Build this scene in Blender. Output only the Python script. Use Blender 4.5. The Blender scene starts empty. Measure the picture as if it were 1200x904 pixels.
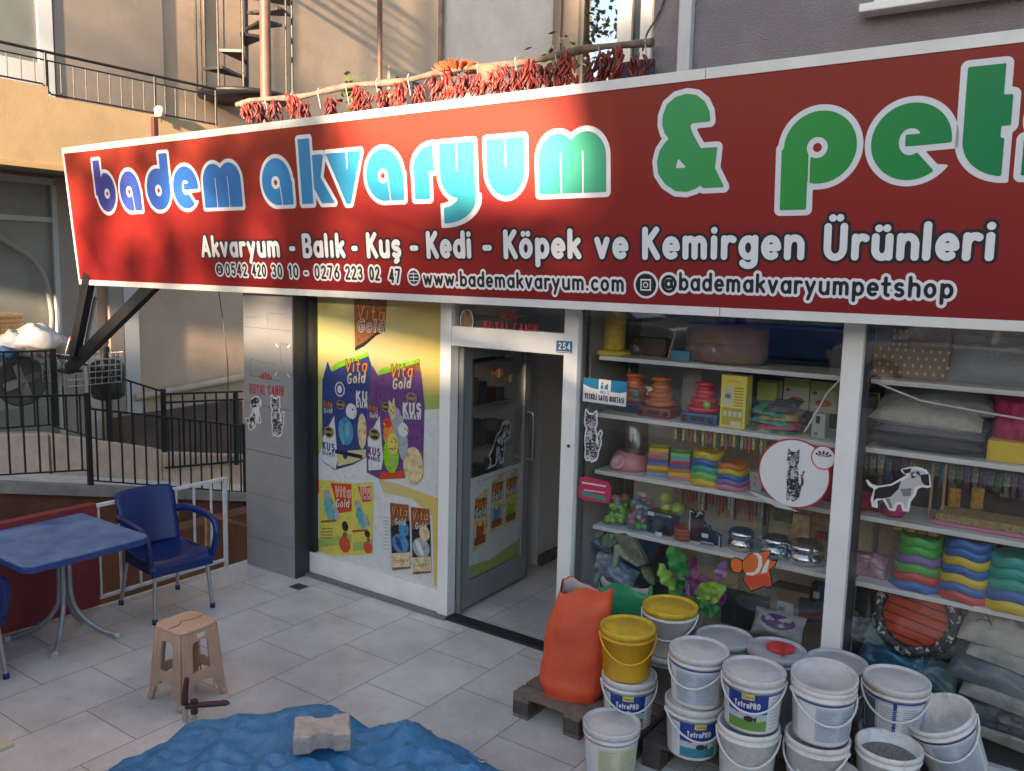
import bpy, bmesh, math, random
import numpy as np
from mathutils import Vector, Matrix
random.seed(7); np.random.seed(7)
S = bpy.context.scene
COL = S.collection
rad = math.radians

# ---------------------------------------------------------------- camera
CAMZ = 2.45
_y, _p, _r = rad(35.0865), rad(7.4104), rad(1.3686)
FPX = 1004.9
_f = np.array([-math.sin(_y)*math.cos(_p), math.cos(_y)*math.cos(_p), -math.sin(_p)])
_rr = np.array([math.cos(_y), math.sin(_y), 0.0]); _u = np.cross(_rr, _f)
_R = math.cos(_r)*_rr + math.sin(_r)*_u
_U = math.cos(_r)*_u - math.sin(_r)*_rr
cam = bpy.data.cameras.new('camera'); camo = bpy.data.objects.new('camera', cam); COL.objects.link(camo)
cam.sensor_width = 36; cam.lens = FPX/1200*36; cam.clip_start = .05; cam.clip_end = 2000
camo.matrix_world = Matrix(((_R[0], _U[0], -_f[0], 0), (_R[1], _U[1], -_f[1], 0), (_R[2], _U[2], -_f[2], CAMZ), (0, 0, 0, 1)))
S.camera = camo

# ---------------------------------------------------------------- light
SUN = Vector((.13, -.97, .20)).normalized()
sl = bpy.data.lights.new('sun', 'SUN'); sl.energy = 5.0; sl.angle = rad(1.5); sl.color = (1, .74, .50)
so = bpy.data.objects.new('sun', sl); COL.objects.link(so); so.rotation_mode = 'QUATERNION'; so.rotation_quaternion = SUN.to_track_quat('Z', 'Y')
w = bpy.data.worlds.new('World'); S.world = w; w.use_nodes = True
_nt = w.node_tree; _sky = _nt.nodes.new('ShaderNodeTexSky'); _sky.sky_type = 'NISHITA'; _sky.sun_disc = False
_sky.sun_elevation = math.asin(SUN.z); _sky.sun_rotation = math.atan2(SUN.x, SUN.y); _sky.air_density = 1.0; _sky.dust_density = .9; _sky.ozone_density = 1.0
_nt.links.new(_sky.outputs[0], _nt.nodes['Background'].inputs[0]); _nt.nodes['Background'].inputs[1].default_value = .07
S.view_settings.view_transform = 'Standard'; S.view_settings.look = 'None'; S.view_settings.gamma = 1
S.view_settings.exposure = 2.58
S.cycles.max_bounces = 10; S.cycles.transparent_max_bounces = 16; S.cycles.glossy_bounces = 5
S.cycles.use_denoising = True

# ---------------------------------------------------------------- pixel rays of the photo -> real points on real planes
def ray(x, y): return _f + _R*((x-600)/FPX) - _U*((y-452)/FPX)
_C = np.array([0, 0, CAMZ])
def P(x, y, Y):
    d = ray(x, y); return _C + d*(Y/d[1])
def XW(x, y, X):
    d = ray(x, y); return _C + d*(X/d[0])
def F(x, y, z=0):
    d = ray(x, y); return _C + d*((z-CAMZ)/d[2])

# ---------------------------------------------------------------- materials
MATS = {}
def mat(name, col, rough=.6, metal=0, ns=0, na=0, bump=0, bs=None, spec=.5, col2=None, detail=6, bd=.02, coat=0, trans=0, dirt=None):
    if name in MATS: return MATS[name]
    m = bpy.data.materials.new(name); m.use_nodes = True; MATS[name] = m
    t = m.node_tree; b = t.nodes['Principled BSDF']
    b.inputs['Base Color'].default_value = (*col, 1); b.inputs['Roughness'].default_value = rough; b.inputs['Metallic'].default_value = metal
    b.inputs['Specular IOR Level'].default_value = spec; b.inputs['Coat Weight'].default_value = coat
    if trans: b.inputs['Transmission Weight'].default_value = trans
    tc = t.nodes.new('ShaderNodeTexCoord')
    if ns:
        n = t.nodes.new('ShaderNodeTexNoise'); n.inputs['Scale'].default_value = ns; n.inputs['Detail'].default_value = detail; n.inputs['Roughness'].default_value = .62
        t.links.new(tc.outputs['Object'], n.inputs['Vector'])
        rp = t.nodes.new('ShaderNodeValToRGB'); rp.color_ramp.elements[0].position = .32; rp.color_ramp.elements[1].position = .68
        c2 = col2 or tuple(min(1, c*(1+na)) for c in col); c1 = col if col2 else tuple(c*(1-na) for c in col)
        rp.color_ramp.elements[0].color = (*c1, 1); rp.color_ramp.elements[1].color = (*c2, 1)
        t.links.new(n.outputs[0], rp.inputs[0]); t.links.new(rp.outputs[0], b.inputs['Base Color'])
        if dirt:      # grime and scuffs with their own shape: (scale, amount, colour)
            nd = t.nodes.new('ShaderNodeTexNoise'); nd.inputs['Scale'].default_value = dirt[0]; nd.inputs['Detail'].default_value = 10; nd.inputs['Roughness'].default_value = .75; nd.inputs['Distortion'].default_value = .6
            oi = t.nodes.new('ShaderNodeObjectInfo'); av = t.nodes.new('ShaderNodeVectorMath'); av.operation = 'ADD'; t.links.new(tc.outputs['Object'], av.inputs[0]); t.links.new(oi.outputs['Location'], av.inputs[1]); t.links.new(av.outputs[0], nd.inputs['Vector'])
            rd = t.nodes.new('ShaderNodeValToRGB'); rd.color_ramp.elements[0].position = .50; rd.color_ramp.elements[0].color = (0, 0, 0, 1); rd.color_ramp.elements[1].position = .68; rd.color_ramp.elements[1].color = (dirt[1],)*3+(1,)
            md = t.nodes.new('ShaderNodeMix'); md.data_type = 'RGBA'; t.links.new(nd.outputs[0], rd.inputs[0]); t.links.new(rd.outputs[0], md.inputs[0]); t.links.new(rp.outputs[0], md.inputs[6]); md.inputs[7].default_value = (*dirt[2], 1); t.links.new(md.outputs[2], b.inputs['Base Color'])
        mr = t.nodes.new('ShaderNodeMapRange'); mr.inputs['To Min'].default_value = max(.03, rough-.12); mr.inputs['To Max'].default_value = min(1, rough+.12)
        t.links.new(n.outputs[0], mr.inputs['Value']); t.links.new(mr.outputs[0], b.inputs['Roughness'])
    if bump:
        n2 = t.nodes.new('ShaderNodeTexNoise'); n2.inputs['Scale'].default_value = bs or 60; n2.inputs['Detail'].default_value = 5
        t.links.new(tc.outputs['Object'], n2.inputs['Vector'])
        bp = t.nodes.new('ShaderNodeBump'); bp.inputs['Strength'].default_value = bump; bp.inputs['Distance'].default_value = bd
        t.links.new(n2.outputs[0], bp.inputs['Height']); t.links.new(bp.outputs[0], b.inputs['Normal'])
    return m
def glassmat(name, tint=(.93, .95, .95), ior=1.5, rough=.02, extra=0.0):
    if name in MATS: return MATS[name]
    m = bpy.data.materials.new(name); m.use_nodes = True; MATS[name] = m; t = m.node_tree
    for n in list(t.nodes):
        if n.type != 'OUTPUT_MATERIAL': t.nodes.remove(n)
    o = [n for n in t.nodes][0]
    tr = t.nodes.new('ShaderNodeBsdfTransparent'); tr.inputs[0].default_value = (*tint, 1)
    gl = t.nodes.new('ShaderNodeBsdfGlossy'); gl.inputs['Roughness'].default_value = rough; gl.inputs[0].default_value = (.95, .97, 1, 1)
    fr = t.nodes.new('ShaderNodeFresnel'); gm = t.nodes.new('ShaderNodeNewGeometry')      # thin pane: the same reflectance from either side
    pw_ = t.nodes.new('ShaderNodeMapRange'); pw_.inputs[3].default_value = ior; pw_.inputs[4].default_value = 1/ior; t.links.new(gm.outputs['Backfacing'], pw_.inputs[0]); t.links.new(pw_.outputs[0], fr.inputs[0])
    ad = t.nodes.new('ShaderNodeMath'); ad.operation = 'ADD'; ad.use_clamp = True; ad.inputs[1].default_value = extra
    mx = t.nodes.new('ShaderNodeMixShader'); t.links.new(fr.outputs[0], ad.inputs[0]); t.links.new(ad.outputs[0], mx.inputs[0])
    t.links.new(tr.outputs[0], mx.inputs[1]); t.links.new(gl.outputs[0], mx.inputs[2]); t.links.new(mx.outputs[0], o.inputs[0])
    return m
def gradmat(name, axis, stops, p0, p1, rough=.35):
    """a colour gradient along a world axis"""
    if name in MATS: return MATS[name]
    m = mat(name, (1, 1, 1), rough); t = m.node_tree; b = t.nodes['Principled BSDF']
    g = t.nodes.new('ShaderNodeNewGeometry'); s = t.nodes.new('ShaderNodeSeparateXYZ'); t.links.new(g.outputs['Position'], s.inputs[0])
    mr = t.nodes.new('ShaderNodeMapRange'); mr.inputs[1].default_value = p0; mr.inputs[2].default_value = p1; t.links.new(s.outputs[axis], mr.inputs[0])
    rp = t.nodes.new('ShaderNodeValToRGB'); e = rp.color_ramp.elements
    e[0].position = stops[0][0]; e[0].color = (*stops[0][1], 1); e[1].position = stops[-1][0]; e[1].color = (*stops[-1][1], 1)
    for p, c in stops[1:-1]:
        k = e.new(p); k.color = (*c, 1)
    t.links.new(mr.outputs[0], rp.inputs[0]); t.links.new(rp.outputs[0], b.inputs['Base Color'])
    return m

# ---------------------------------------------------------------- mesh builder
def wloc(o):
    v = Vector((0, 0, 0))
    while o is not None: v += o.location; o = o.parent
    return v
class MB:
    def __init__(s): s.v = []; s.f = []; s.m = []; s.s = []
    def add(s, vs, fs, mi=0, smooth=False):
        b = len(s.v); s.v += [tuple(map(float, p)) for p in vs]
        for i, f in enumerate(fs):
            s.f.append([b+k for k in f]); s.m.append(mi[i] if isinstance(mi, list) else mi); s.s.append(smooth)
        return s
    def box(s, x0, x1, y0, y1, z0, z1, mi=0):
        x0, x1 = min(x0, x1), max(x0, x1); y0, y1 = min(y0, y1), max(y0, y1); z0, z1 = min(z0, z1), max(z0, z1)
        return s.add([(x0,y0,z0),(x1,y0,z0),(x1,y1,z0),(x0,y1,z0),(x0,y0,z1),(x1,y0,z1),(x1,y1,z1),(x0,y1,z1)],
                     [(0,3,2,1),(4,5,6,7),(0,1,5,4),(1,2,6,5),(2,3,7,6),(3,0,4,7)], mi)
    def obox(s, c, size, M, mi=0):
        a, b, d = [k/2 for k in size]; c = Vector(c)
        q = [(-a,-b,-d),(a,-b,-d),(a,b,-d),(-a,b,-d),(-a,-b,d),(a,-b,d),(a,b,d),(-a,b,d)]
        return s.add([c + M @ Vector(k) for k in q], [(0,3,2,1),(4,5,6,7),(0,1,5,4),(1,2,6,5),(2,3,7,6),(3,0,4,7)], mi)
    def beam(s, p0, p1, w, h, mi=0, up=(0, 0, 1)):
        p0, p1 = Vector(p0), Vector(p1); d = (p1-p0); L = d.length; d.normalize(); u = Vector(up); x = d.cross(u)
        if x.length < 1e-4: x = d.cross(Vector((0, 1, 0)))
        x.normalize(); z = x.cross(d); M = Matrix((x, d, z)).transposed()
        return s.obox((p0+p1)/2, (w, L, h), M, mi)
    def tube(s, pts, r, n=10, mi=0, caps=True, closed=False, flat=1):
        pts = [Vector(p) for p in pts]; rs = r if isinstance(r, (list, tuple)) else [r]*len(pts); N = len(pts)
        vs = []; x = None
        for i in range(N):
            if closed: t = pts[(i+1) % N]-pts[i-1]
            else: t = pts[min(i+1, N-1)]-pts[max(i-1, 0)]
            t.normalize()
            if x is None:
                x = t.cross(Vector((0, 0, 1)))
                if x.length < 1e-3: x = Vector((1, 0, 0))
            x = (x - t*x.dot(t)).normalized(); y = t.cross(x)
            for k in range(n):
                a = 2*math.pi*k/n; vs.append(pts[i]+x*math.cos(a)*rs[i]+y*math.sin(a)*rs[i]*flat)
        fs = []
        for i in range(N if closed else N-1):
            for k in range(n):
                a = i*n+k; b = i*n+(k+1) % n; j = ((i+1) % N)*n
                fs.append((a, b, j+(k+1) % n, j+k))
        s.add(vs, fs, mi, True)
        if caps and not closed:
            s.add(vs[:n], [tuple(range(n-1, -1, -1))], mi); s.add(vs[-n:], [tuple(range(n))], mi)
        return s
    def lathe(s, prof, c=(0, 0, 0), n=28, mi=0, sx=1, sy=1, smooth=True, wave=None, M=None):
        vs = []; fs = []; ms = []; c = Vector(c)
        for j, (r, z) in enumerate(prof):
            for k in range(n):
                a = 2*math.pi*k/n; dz = wave(a, j) if wave else 0
                p = Vector((r*sx*math.cos(a), r*sy*math.sin(a), z+dz)); vs.append(c + (M @ p if M else p))
        for j in range(len(prof)-1):
            for k in range(n):
                fs.append((j*n+k, j*n+(k+1) % n, (j+1)*n+(k+1) % n, (j+1)*n+k)); ms.append(mi[j] if isinstance(mi, list) else mi)
        s.add(vs, fs, ms, smooth)
        return s
    def prism(s, poly, vec, mi=0):
        n = len(poly); v = Vector(vec); a = [Vector(p) for p in poly]
        return s.add(a+[p+v for p in a], [tuple(range(n-1, -1, -1)), tuple(range(n, 2*n))]+[(i, (i+1) % n, n+(i+1) % n, n+i) for i in range(n)], mi)
    def ball(s, c, r, n=12, mi=0, sz=1):
        prof = [(r*math.sin(math.pi*j/(n//2+2))+1e-5, -r*sz*math.cos(math.pi*j/(n//2+2))) for j in range(n//2+3)]
        return s.lathe(prof, c, n, mi)
    def build(s, name, mats, parent=None, bevel=0, weld=False, segs=2):
        if not isinstance(mats, (list, tuple)): mats = [mats]
        me = bpy.data.meshes.new(name); off = wloc(parent) if parent else Vector((0, 0, 0))
        me.from_pydata([(p[0]-off.x, p[1]-off.y, p[2]-off.z) for p in s.v], [], s.f)
        for m in mats: me.materials.append(m)
        me.polygons.foreach_set('material_index', s.m); me.polygons.foreach_set('use_smooth', s.s)
        bm = bmesh.new(); bm.from_mesh(me)
        if weld: bmesh.ops.remove_doubles(bm, verts=bm.verts, dist=1e-5)
        bm.to_mesh(me); bm.free(); me.update()
        o = bpy.data.objects.new(name, me); COL.objects.link(o)
        if parent: o.parent = parent
        if bevel:
            bv = o.modifiers.new('bevel', 'BEVEL'); bv.width = bevel; bv.segments = segs; bv.limit_method = 'ANGLE'; bv.angle_limit = rad(40)
        return o
def tag(o, label=None, cat=None, group=None, kind=None):
    if label: o['label'] = label
    if cat: o['category'] = cat
    if group: o['group'] = group
    if kind: o['kind'] = kind
    return o
def thing(name, label, cat, loc=(0, 0, 0), group=None):
    o = bpy.data.objects.new(name, None); COL.objects.link(o); o.location = [float(k) for k in loc]; o.empty_display_size = .1
    return tag(o, label, cat, group)
def kids(o): return [c for c in bpy.data.objects if c.parent == o]
def dup(o, loc=None, rz=None, label=None, parent=None):
    c = o.copy(); COL.objects.link(c)
    if parent is not None: c.parent = parent
    for k in kids(o): dup(k, parent=c)
    if loc is not None: c.location = [float(k) for k in loc]
    if rz is not None: c.rotation_euler.z = rz
    if label: c['label'] = label
    return c

# ---------------------------------------------------------------- flat art: signed distance shapes -> clean polygons
def d_ell(U, V, cx, cy, rx, ry): 
    k = np.sqrt(((U-cx)/rx)**2+((V-cy)/ry)**2); return (k-1)*min(rx, ry)
def d_box(U, V, x0, x1, y0, y1):
    dx = np.abs(U-(x0+x1)/2)-(x1-x0)/2; dy = np.abs(V-(y0+y1)/2)-(y1-y0)/2
    return np.hypot(np.maximum(dx, 0), np.maximum(dy, 0))+np.minimum(np.maximum(dx, dy), 0)
def d_seg(U, V, a, b):
    ax, ay = a; bx, by = b; dx, dy = bx-ax, by-ay; L = dx*dx+dy*dy
    t = np.clip(((U-ax)*dx+(V-ay)*dy)/L, 0, 1) if L > 1e-12 else 0
    return np.hypot(U-ax-t*dx, V-ay-t*dy)
def d_poly(U, V, pts):
    d = np.full(U.shape, 1e9); ins = np.zeros(U.shape, bool)
    for i in range(len(pts)):
        a, b = pts[i], pts[(i+1) % len(pts)]
        d = np.minimum(d, d_seg(U, V, a, b))
        c = ((a[1] > V) != (b[1] > V)) & (U < (b[0]-a[0])*(V-a[1])/((b[1]-a[1]) if abs(b[1]-a[1]) > 1e-12 else 1e-12)+a[0]); ins ^= c
    return np.where(ins, -d, d)
def march(Fv, us, vs, maxrun=10**6):
    """polygons (u,v) of the region Fv<0"""
    out = []; ny, nx = Fv.shape
    a = Fv < 0; full = a[:-1, :-1] & a[1:, :-1] & a[:-1, 1:] & a[1:, 1:]; anyc = (a[:-1, :-1] | a[1:, :-1] | a[:-1, 1:] | a[1:, 1:]) & ~full
    for j in range(ny-1):
        i = 0; row = full[j]
        idx = np.nonzero(row)[0]
        if len(idx):
            st = idx[0]; pv = st
            for k in list(idx[1:])+[None]:
                if k is None or k != pv+1 or k-st >= maxrun:
                    out.append([(us[st], vs[j]), (us[pv+1], vs[j]), (us[pv+1], vs[j+1]), (us[st], vs[j+1])])
                    if k is not None: st = k
                pv = k
    js, is_ = np.nonzero(anyc)
    for j, i in zip(js, is_):
        q = [(us[i], vs[j], Fv[j, i]), (us[i+1], vs[j], Fv[j, i+1]), (us[i+1], vs[j+1], Fv[j+1, i+1]), (us[i], vs[j+1], Fv[j+1, i])]
        r = []
        for k in range(4):
            p, n = q[k], q[(k+1) % 4]
            if p[2] < 0: r.append((p[0], p[1]))
            if (p[2] < 0) != (n[2] < 0):
                t = p[2]/(p[2]-n[2]); r.append((p[0]+t*(n[0]-p[0]), p[1]+t*(n[1]-p[1])))
        if len(r) >= 3: out.append(r)
    return out
class Art:
    """flat print on a surface: fmap(u,v,off) gives the 3D point"""
    def __init__(s, fmap, curved=False): s.map = fmap; s.mb = MB(); s.mats = []; s.curved = curved; s.k = 0
    def mi(s, m):
        if m not in s.mats: s.mats.append(m)
        return s.mats.index(m)
    def poly(s, pts, m, off):
        s.k += 1; off += s.k*1.2e-5
        s.mb.add([s.map(u, v, off) for u, v in pts], [tuple(range(len(pts)))], s.mi(m))
    def rect(s, u0, u1, v0, v1, m, off, n=1):
        for k in range(n):
            a = u0+(u1-u0)*k/n; b = u0+(u1-u0)*(k+1)/n; s.poly([(a, v0), (b, v0), (b, v1), (a, v1)], m, off)
    def ell(s, cx, cy, rx, ry, m, off, n=24, rot=0):
        c, q = math.cos(rot), math.sin(rot)
        s.poly([(cx+rx*math.cos(t)*c-ry*math.sin(t)*q, cy+rx*math.cos(t)*q+ry*math.sin(t)*c) for t in [2*math.pi*k/n for k in range(n)]], m, off)
    def sdf(s, fn, bounds, res, layers):
        u0, u1, v0, v1 = bounds; nx = max(3, int((u1-u0)/res)+2); ny = max(3, int((v1-v0)/res)+2)
        us = np.linspace(u0, u1, nx); vs = np.linspace(v0, v1, ny); U, V = np.meshgrid(us, vs); D = fn(U, V)
        for thr, m, off in layers:
            i = s.mi(m); s.k += 1; off += s.k*1.2e-5
            for pg in march(D-thr, us, vs, 4 if s.curved else 10**6):
                s.mb.add([s.map(u, v, off) for u, v in pg], [tuple(range(len(pg)))], i)
    def text(s, txt, u0, u1, base, h, layers, wt=.1, res=None, slope=0, shear=0, track=.16):
        """rounded stroke lettering fitted between u0 and u1; layers: (extra radius, material, offset)"""
        adv = 0; items = []
        for ch in txt:
            wd, st = GLY.get(ch, (.35, [])); items.append((adv, st)); adv += wd+track+wt
        adv -= track+wt
        sx = (u1-u0)/max(adv, .01); ex = max(l[0] for l in layers)+wt*h
        segs = []
        for ox, st in items:
            for pl in st:
                q = [(u0+(ox+x+shear*y)*sx, base+y*h+slope*(ox+x)*sx) for x, y in pl]
                if len(q) == 1: q = q*2
                segs += list(zip(q[:-1], q[1:]))
        if not segs: return
        res = res or h/28
        xs = [p[0] for g in segs for p in g]; ys = [p[1] for g in segs for p in g]
        us = np.arange(min(xs)-ex-2*res, max(xs)+ex+2*res, res); vs = np.arange(min(ys)-ex-2*res, max(ys)+ex+2*res, res)
        D = np.full((len(vs), len(us)), 1e3)
        for a, b in segs:
            i0 = max(0, int((min(a[0], b[0])-ex-us[0])/res)-2); i1 = int((max(a[0], b[0])+ex-us[0])/res)+4
            j0 = max(0, int((min(a[1], b[1])-ex-vs[0])/res)-2); j1 = int((max(a[1], b[1])+ex-vs[0])/res)+4
            U, V = np.meshgrid(us[i0:i1], vs[j0:j1]); D[j0:j1, i0:i1] = np.minimum(D[j0:j1, i0:i1], d_seg(U, V, a, b))
        for r, m, off in layers:
            i = s.mi(m); s.k += 1; off += s.k*1.2e-5
            for pg in march(D-(r+wt*h*.5), us, vs, 3 if s.curved else 10**6):
                s.mb.add([s.map(u, v, off) for u, v in pg], [tuple(range(len(pg)))], i)
    def build(s, name, parent): return s.mb.build(name, s.mats, parent)
def planemap(o, U, V):
    o, U, V = np.array(o, float), np.array(U, float), np.array(V, float); n = np.cross(U, V); n /= np.linalg.norm(n)
    return lambda u, v, off: o+U*u+V*v+n*off
# --- stroke glyphs: x-height .68, capital 1
def arc(cx, cy, rx, ry, a0, a1, n=12):
    return [(cx+rx*math.cos(rad(a0+(a1-a0)*k/n)), cy+ry*math.sin(rad(a0+(a1-a0)*k/n))) for k in range(n+1)]
def o_(cx=.26, cy=.35, rx=.22, ry=.3): return arc(cx, cy, rx, ry, 0, 360, 18)
_dots = [[(.14, .93)], [(.38, .93)]]
_u_ = [[(.05, .66), (.05, .28)]+arc(.26, .28, .21, .24, 180, 360), [(.47, .66), (.47, .05)]]
_s_ = [arc(.22, .51, .17, .15, 40, 270, 9)+arc(.22, .2, .18, .16, 90, -140, 9)]
_ced = [[(.24, .0), (.27, -.14), (.16, -.2)]]
_S_ = [arc(.28, .75, .22, .22, 40, 270, 9)+arc(.28, .28, .24, .25, 90, -140, 9)]
_U_ = [[(.06, 1), (.06, .32)]+arc(.32, .32, .26, .29, 180, 360)+[(.58, 1)]]
GLY = {
 'a': (.5, [o_(), [(.49, .66), (.49, .05)]]), 'b': (.5, [[(.05, 1), (.05, .05)], o_(.28)]), 'c': (.44, [arc(.27, .35, .22, .3, 50, 310)]),
 'd': (.5, [o_(), [(.49, 1), (.49, .05)]]), 'e': (.5, [[(.06, .35), (.48, .35)]+arc(.27, .35, .22, .3, 0, 305, 14)]),
 'f': (.34, [[(.14, .05), (.14, .8)]+arc(.3, .82, .16, .18, 180, 80, 6), [(.0, .64), (.3, .64)]]),
 'g': (.5, [o_(), [(.49, .66), (.49, -.08)]+arc(.27, -.08, .22, .18, 0, -150, 8)]), 'h': (.5, [[(.05, 1), (.05, .05)], arc(.27, .42, .21, .24, 180, 0)+[(.48, .05)]]),
 'i': (.1, [[(.05, .66), (.05, .05)], [(.05, .95)]]), 'ı': (.1, [[(.05, .66), (.05, .05)]]), 'k': (.46, [[(.05, 1), (.05, .05)], [(.42, .64), (.07, .32)], [(.19, .42), (.45, .05)]]),
 'l': (.1, [[(.05, 1), (.05, .05)]]), 'm': (.78, [[(.05, .66), (.05, .05)], arc(.22, .44, .17, .22, 180, 0)+[(.39, .05)], arc(.56, .44, .17, .22, 180, 0)+[(.73, .05)]]),
 'n': (.5, [[(.05, .66), (.05, .05)], arc(.27, .42, .21, .24, 180, 0)+[(.48, .05)]]), 'o': (.52, [o_()]), 'ö': (.52, [o_()]+_dots),
 'p': (.5, [[(.05, .66), (.05, -.28)], o_(.28)]), 'r': (.36, [[(.05, .66), (.05, .05)], arc(.26, .4, .21, .26, 180, 60, 8)]),
 's': (.44, _s_), 'ş': (.44, _s_+_ced), 't': (.36, [[(.15, .95), (.15, .2)]+arc(.28, .2, .13, .15, 180, 280, 5), [(.0, .64), (.34, .64)]]),
 'u': (.5, _u_), 'ü': (.5, _u_+_dots), 'v': (.48, [[(.03, .66), (.24, .05), (.45, .66)]]), 'w': (.76, [[(.03, .66), (.2, .05), (.38, .6), (.56, .05), (.73, .66)]]),
 'y': (.5, [[(.03, .66), (.25, .1)], [(.47, .66), (.14, -.28)]]), 'z': (.44, [[(.04, .66), (.42, .66), (.04, .05), (.42, .05)]]),
 'A': (.62, [[(.02, .03), (.31, 1), (.6, .03)], [(.13, .34), (.49, .34)]]), 'B': (.52, [[(.06, .03), (.06, 1), (.3, 1)]+arc(.3, .77, .18, .23, 90, -90, 8)+[(.1, .54), (.32, .54)]+arc(.32, .285, .2, .255, 90, -90, 8)+[(.06, .03)]]),
 'C': (.58, [arc(.34, .51, .3, .48, 50, 310)]), 'D': (.58, [[(.06, .03), (.06, 1), (.22, 1)]+arc(.22, .515, .34, .485, 90, -90)+[(.06, .03)]]),
 'E': (.46, [[(.44, 1), (.06, 1), (.06, .03), (.44, .03)], [(.06, .53), (.4, .53)]]), 'F': (.44, [[(.44, 1), (.06, 1), (.06, .03)], [(.06, .53), (.38, .53)]]),
 'G': (.62, [arc(.34, .51, .3, .48, 50, 330)+[(.6, .46), (.38, .46)]]), 'H': (.56, [[(.06, 1), (.06, .03)], [(.5, 1), (.5, .03)], [(.06, .53), (.5, .53)]]),
 'I': (.1, [[(.05, 1), (.05, .03)]]), 'İ': (.1, [[(.05, 1), (.05, .03)], [(.05, 1.26)]]), 'K': (.54, [[(.06, 1), (.06, .03)], [(.5, 1), (.1, .48)], [(.2, .6), (.54, .03)]]),
 'L': (.44, [[(.06, 1), (.06, .03), (.42, .03)]]), 'M': (.7, [[(.06, .03), (.1, 1), (.35, .35), (.6, 1), (.64, .03)]]), 'N': (.58, [[(.06, .03), (.06, 1), (.52, .03), (.52, 1)]]),
 'O': (.66, [o_(.33, .51, .29, .48)]), 'P': (.5, [[(.06, .03), (.06, 1), (.28, 1)]+arc(.28, .74, .2, .26, 90, -90, 8)+[(.06, .48)]]),
 'R': (.54, [[(.06, .03), (.06, 1), (.28, 1)]+arc(.28, .74, .2, .26, 90, -90, 8)+[(.06, .48)], [(.28, .48), (.5, .03)]]), 'S': (.54, _S_), 'Ş': (.54, _S_+_ced),
 'T': (.54, [[(.02, 1), (.52, 1)], [(.27, 1), (.27, .03)]]), 'U': (.64, _U_), 'Ü': (.64, _U_+[[(.2, 1.28)], [(.44, 1.28)]]), 'V': (.58, [[(.02, 1), (.29, .03), (.56, 1)]]),
 'Y': (.54, [[(.02, 1), (.27, .5), (.52, 1)], [(.27, .5), (.27, .03)]]), 'Z': (.5, [[(.04, 1), (.46, 1), (.04, .03), (.46, .03)]]),
 '0': (.5, [o_(.25, .51, .21, .48)]), '1': (.24, [[(.02, .8), (.16, 1), (.16, .03)]]), '2': (.48, [arc(.24, .74, .2, .25, 160, -20, 8)+[(.04, .03), (.46, .03)]]),
 '3': (.46, [arc(.22, .76, .19, .23, 150, -90, 8)+arc(.22, .28, .22, .25, 90, -150, 8)]), '4': (.5, [[(.36, .03), (.36, 1), (.03, .3), (.48, .3)]]),
 '5': (.48, [[(.42, 1), (.1, 1), (.07, .58)]+arc(.23, .33, .21, .3, 125, -150, 10)]), '6': (.5, [o_(.25, .32, .21, .29), [(.38, 1), (.1, .55), (.05, .34)]]),
 '7': (.46, [[(.03, 1), (.44, 1), (.16, .03)]]), '8': (.5, [o_(.25, .75, .18, .23), o_(.25, .28, .21, .25)]), '9': (.5, [o_(.25, .7, .21, .28), [(.45, .68), (.4, .4), (.16, .03)]]),
 '-': (.34, [[(.04, .38), (.3, .38)]]), '.': (.08, [[(.04, .06)]]), ',': (.1, [[(.06, .06), (.02, -.12)]]), "'": (.08, [[(.04, 1), (.04, .82)]]), '/': (.34, [[(.02, 0), (.32, 1)]]), ':': (.08, [[(.04, .1)], [(.04, .55)]]),
 '@': (.9, [o_(.42, .36, .2, .22), [(.62, .56), (.62, .2)]+arc(.74, .3, .12, .15, 230, 350, 5)+arc(.44, .36, .44, .46, 5, 320, 20)]), ' ': (.18, []), 'Ç': (.58, [arc(.34, .51, .3, .48, 50, 310)]+_ced),
}
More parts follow.
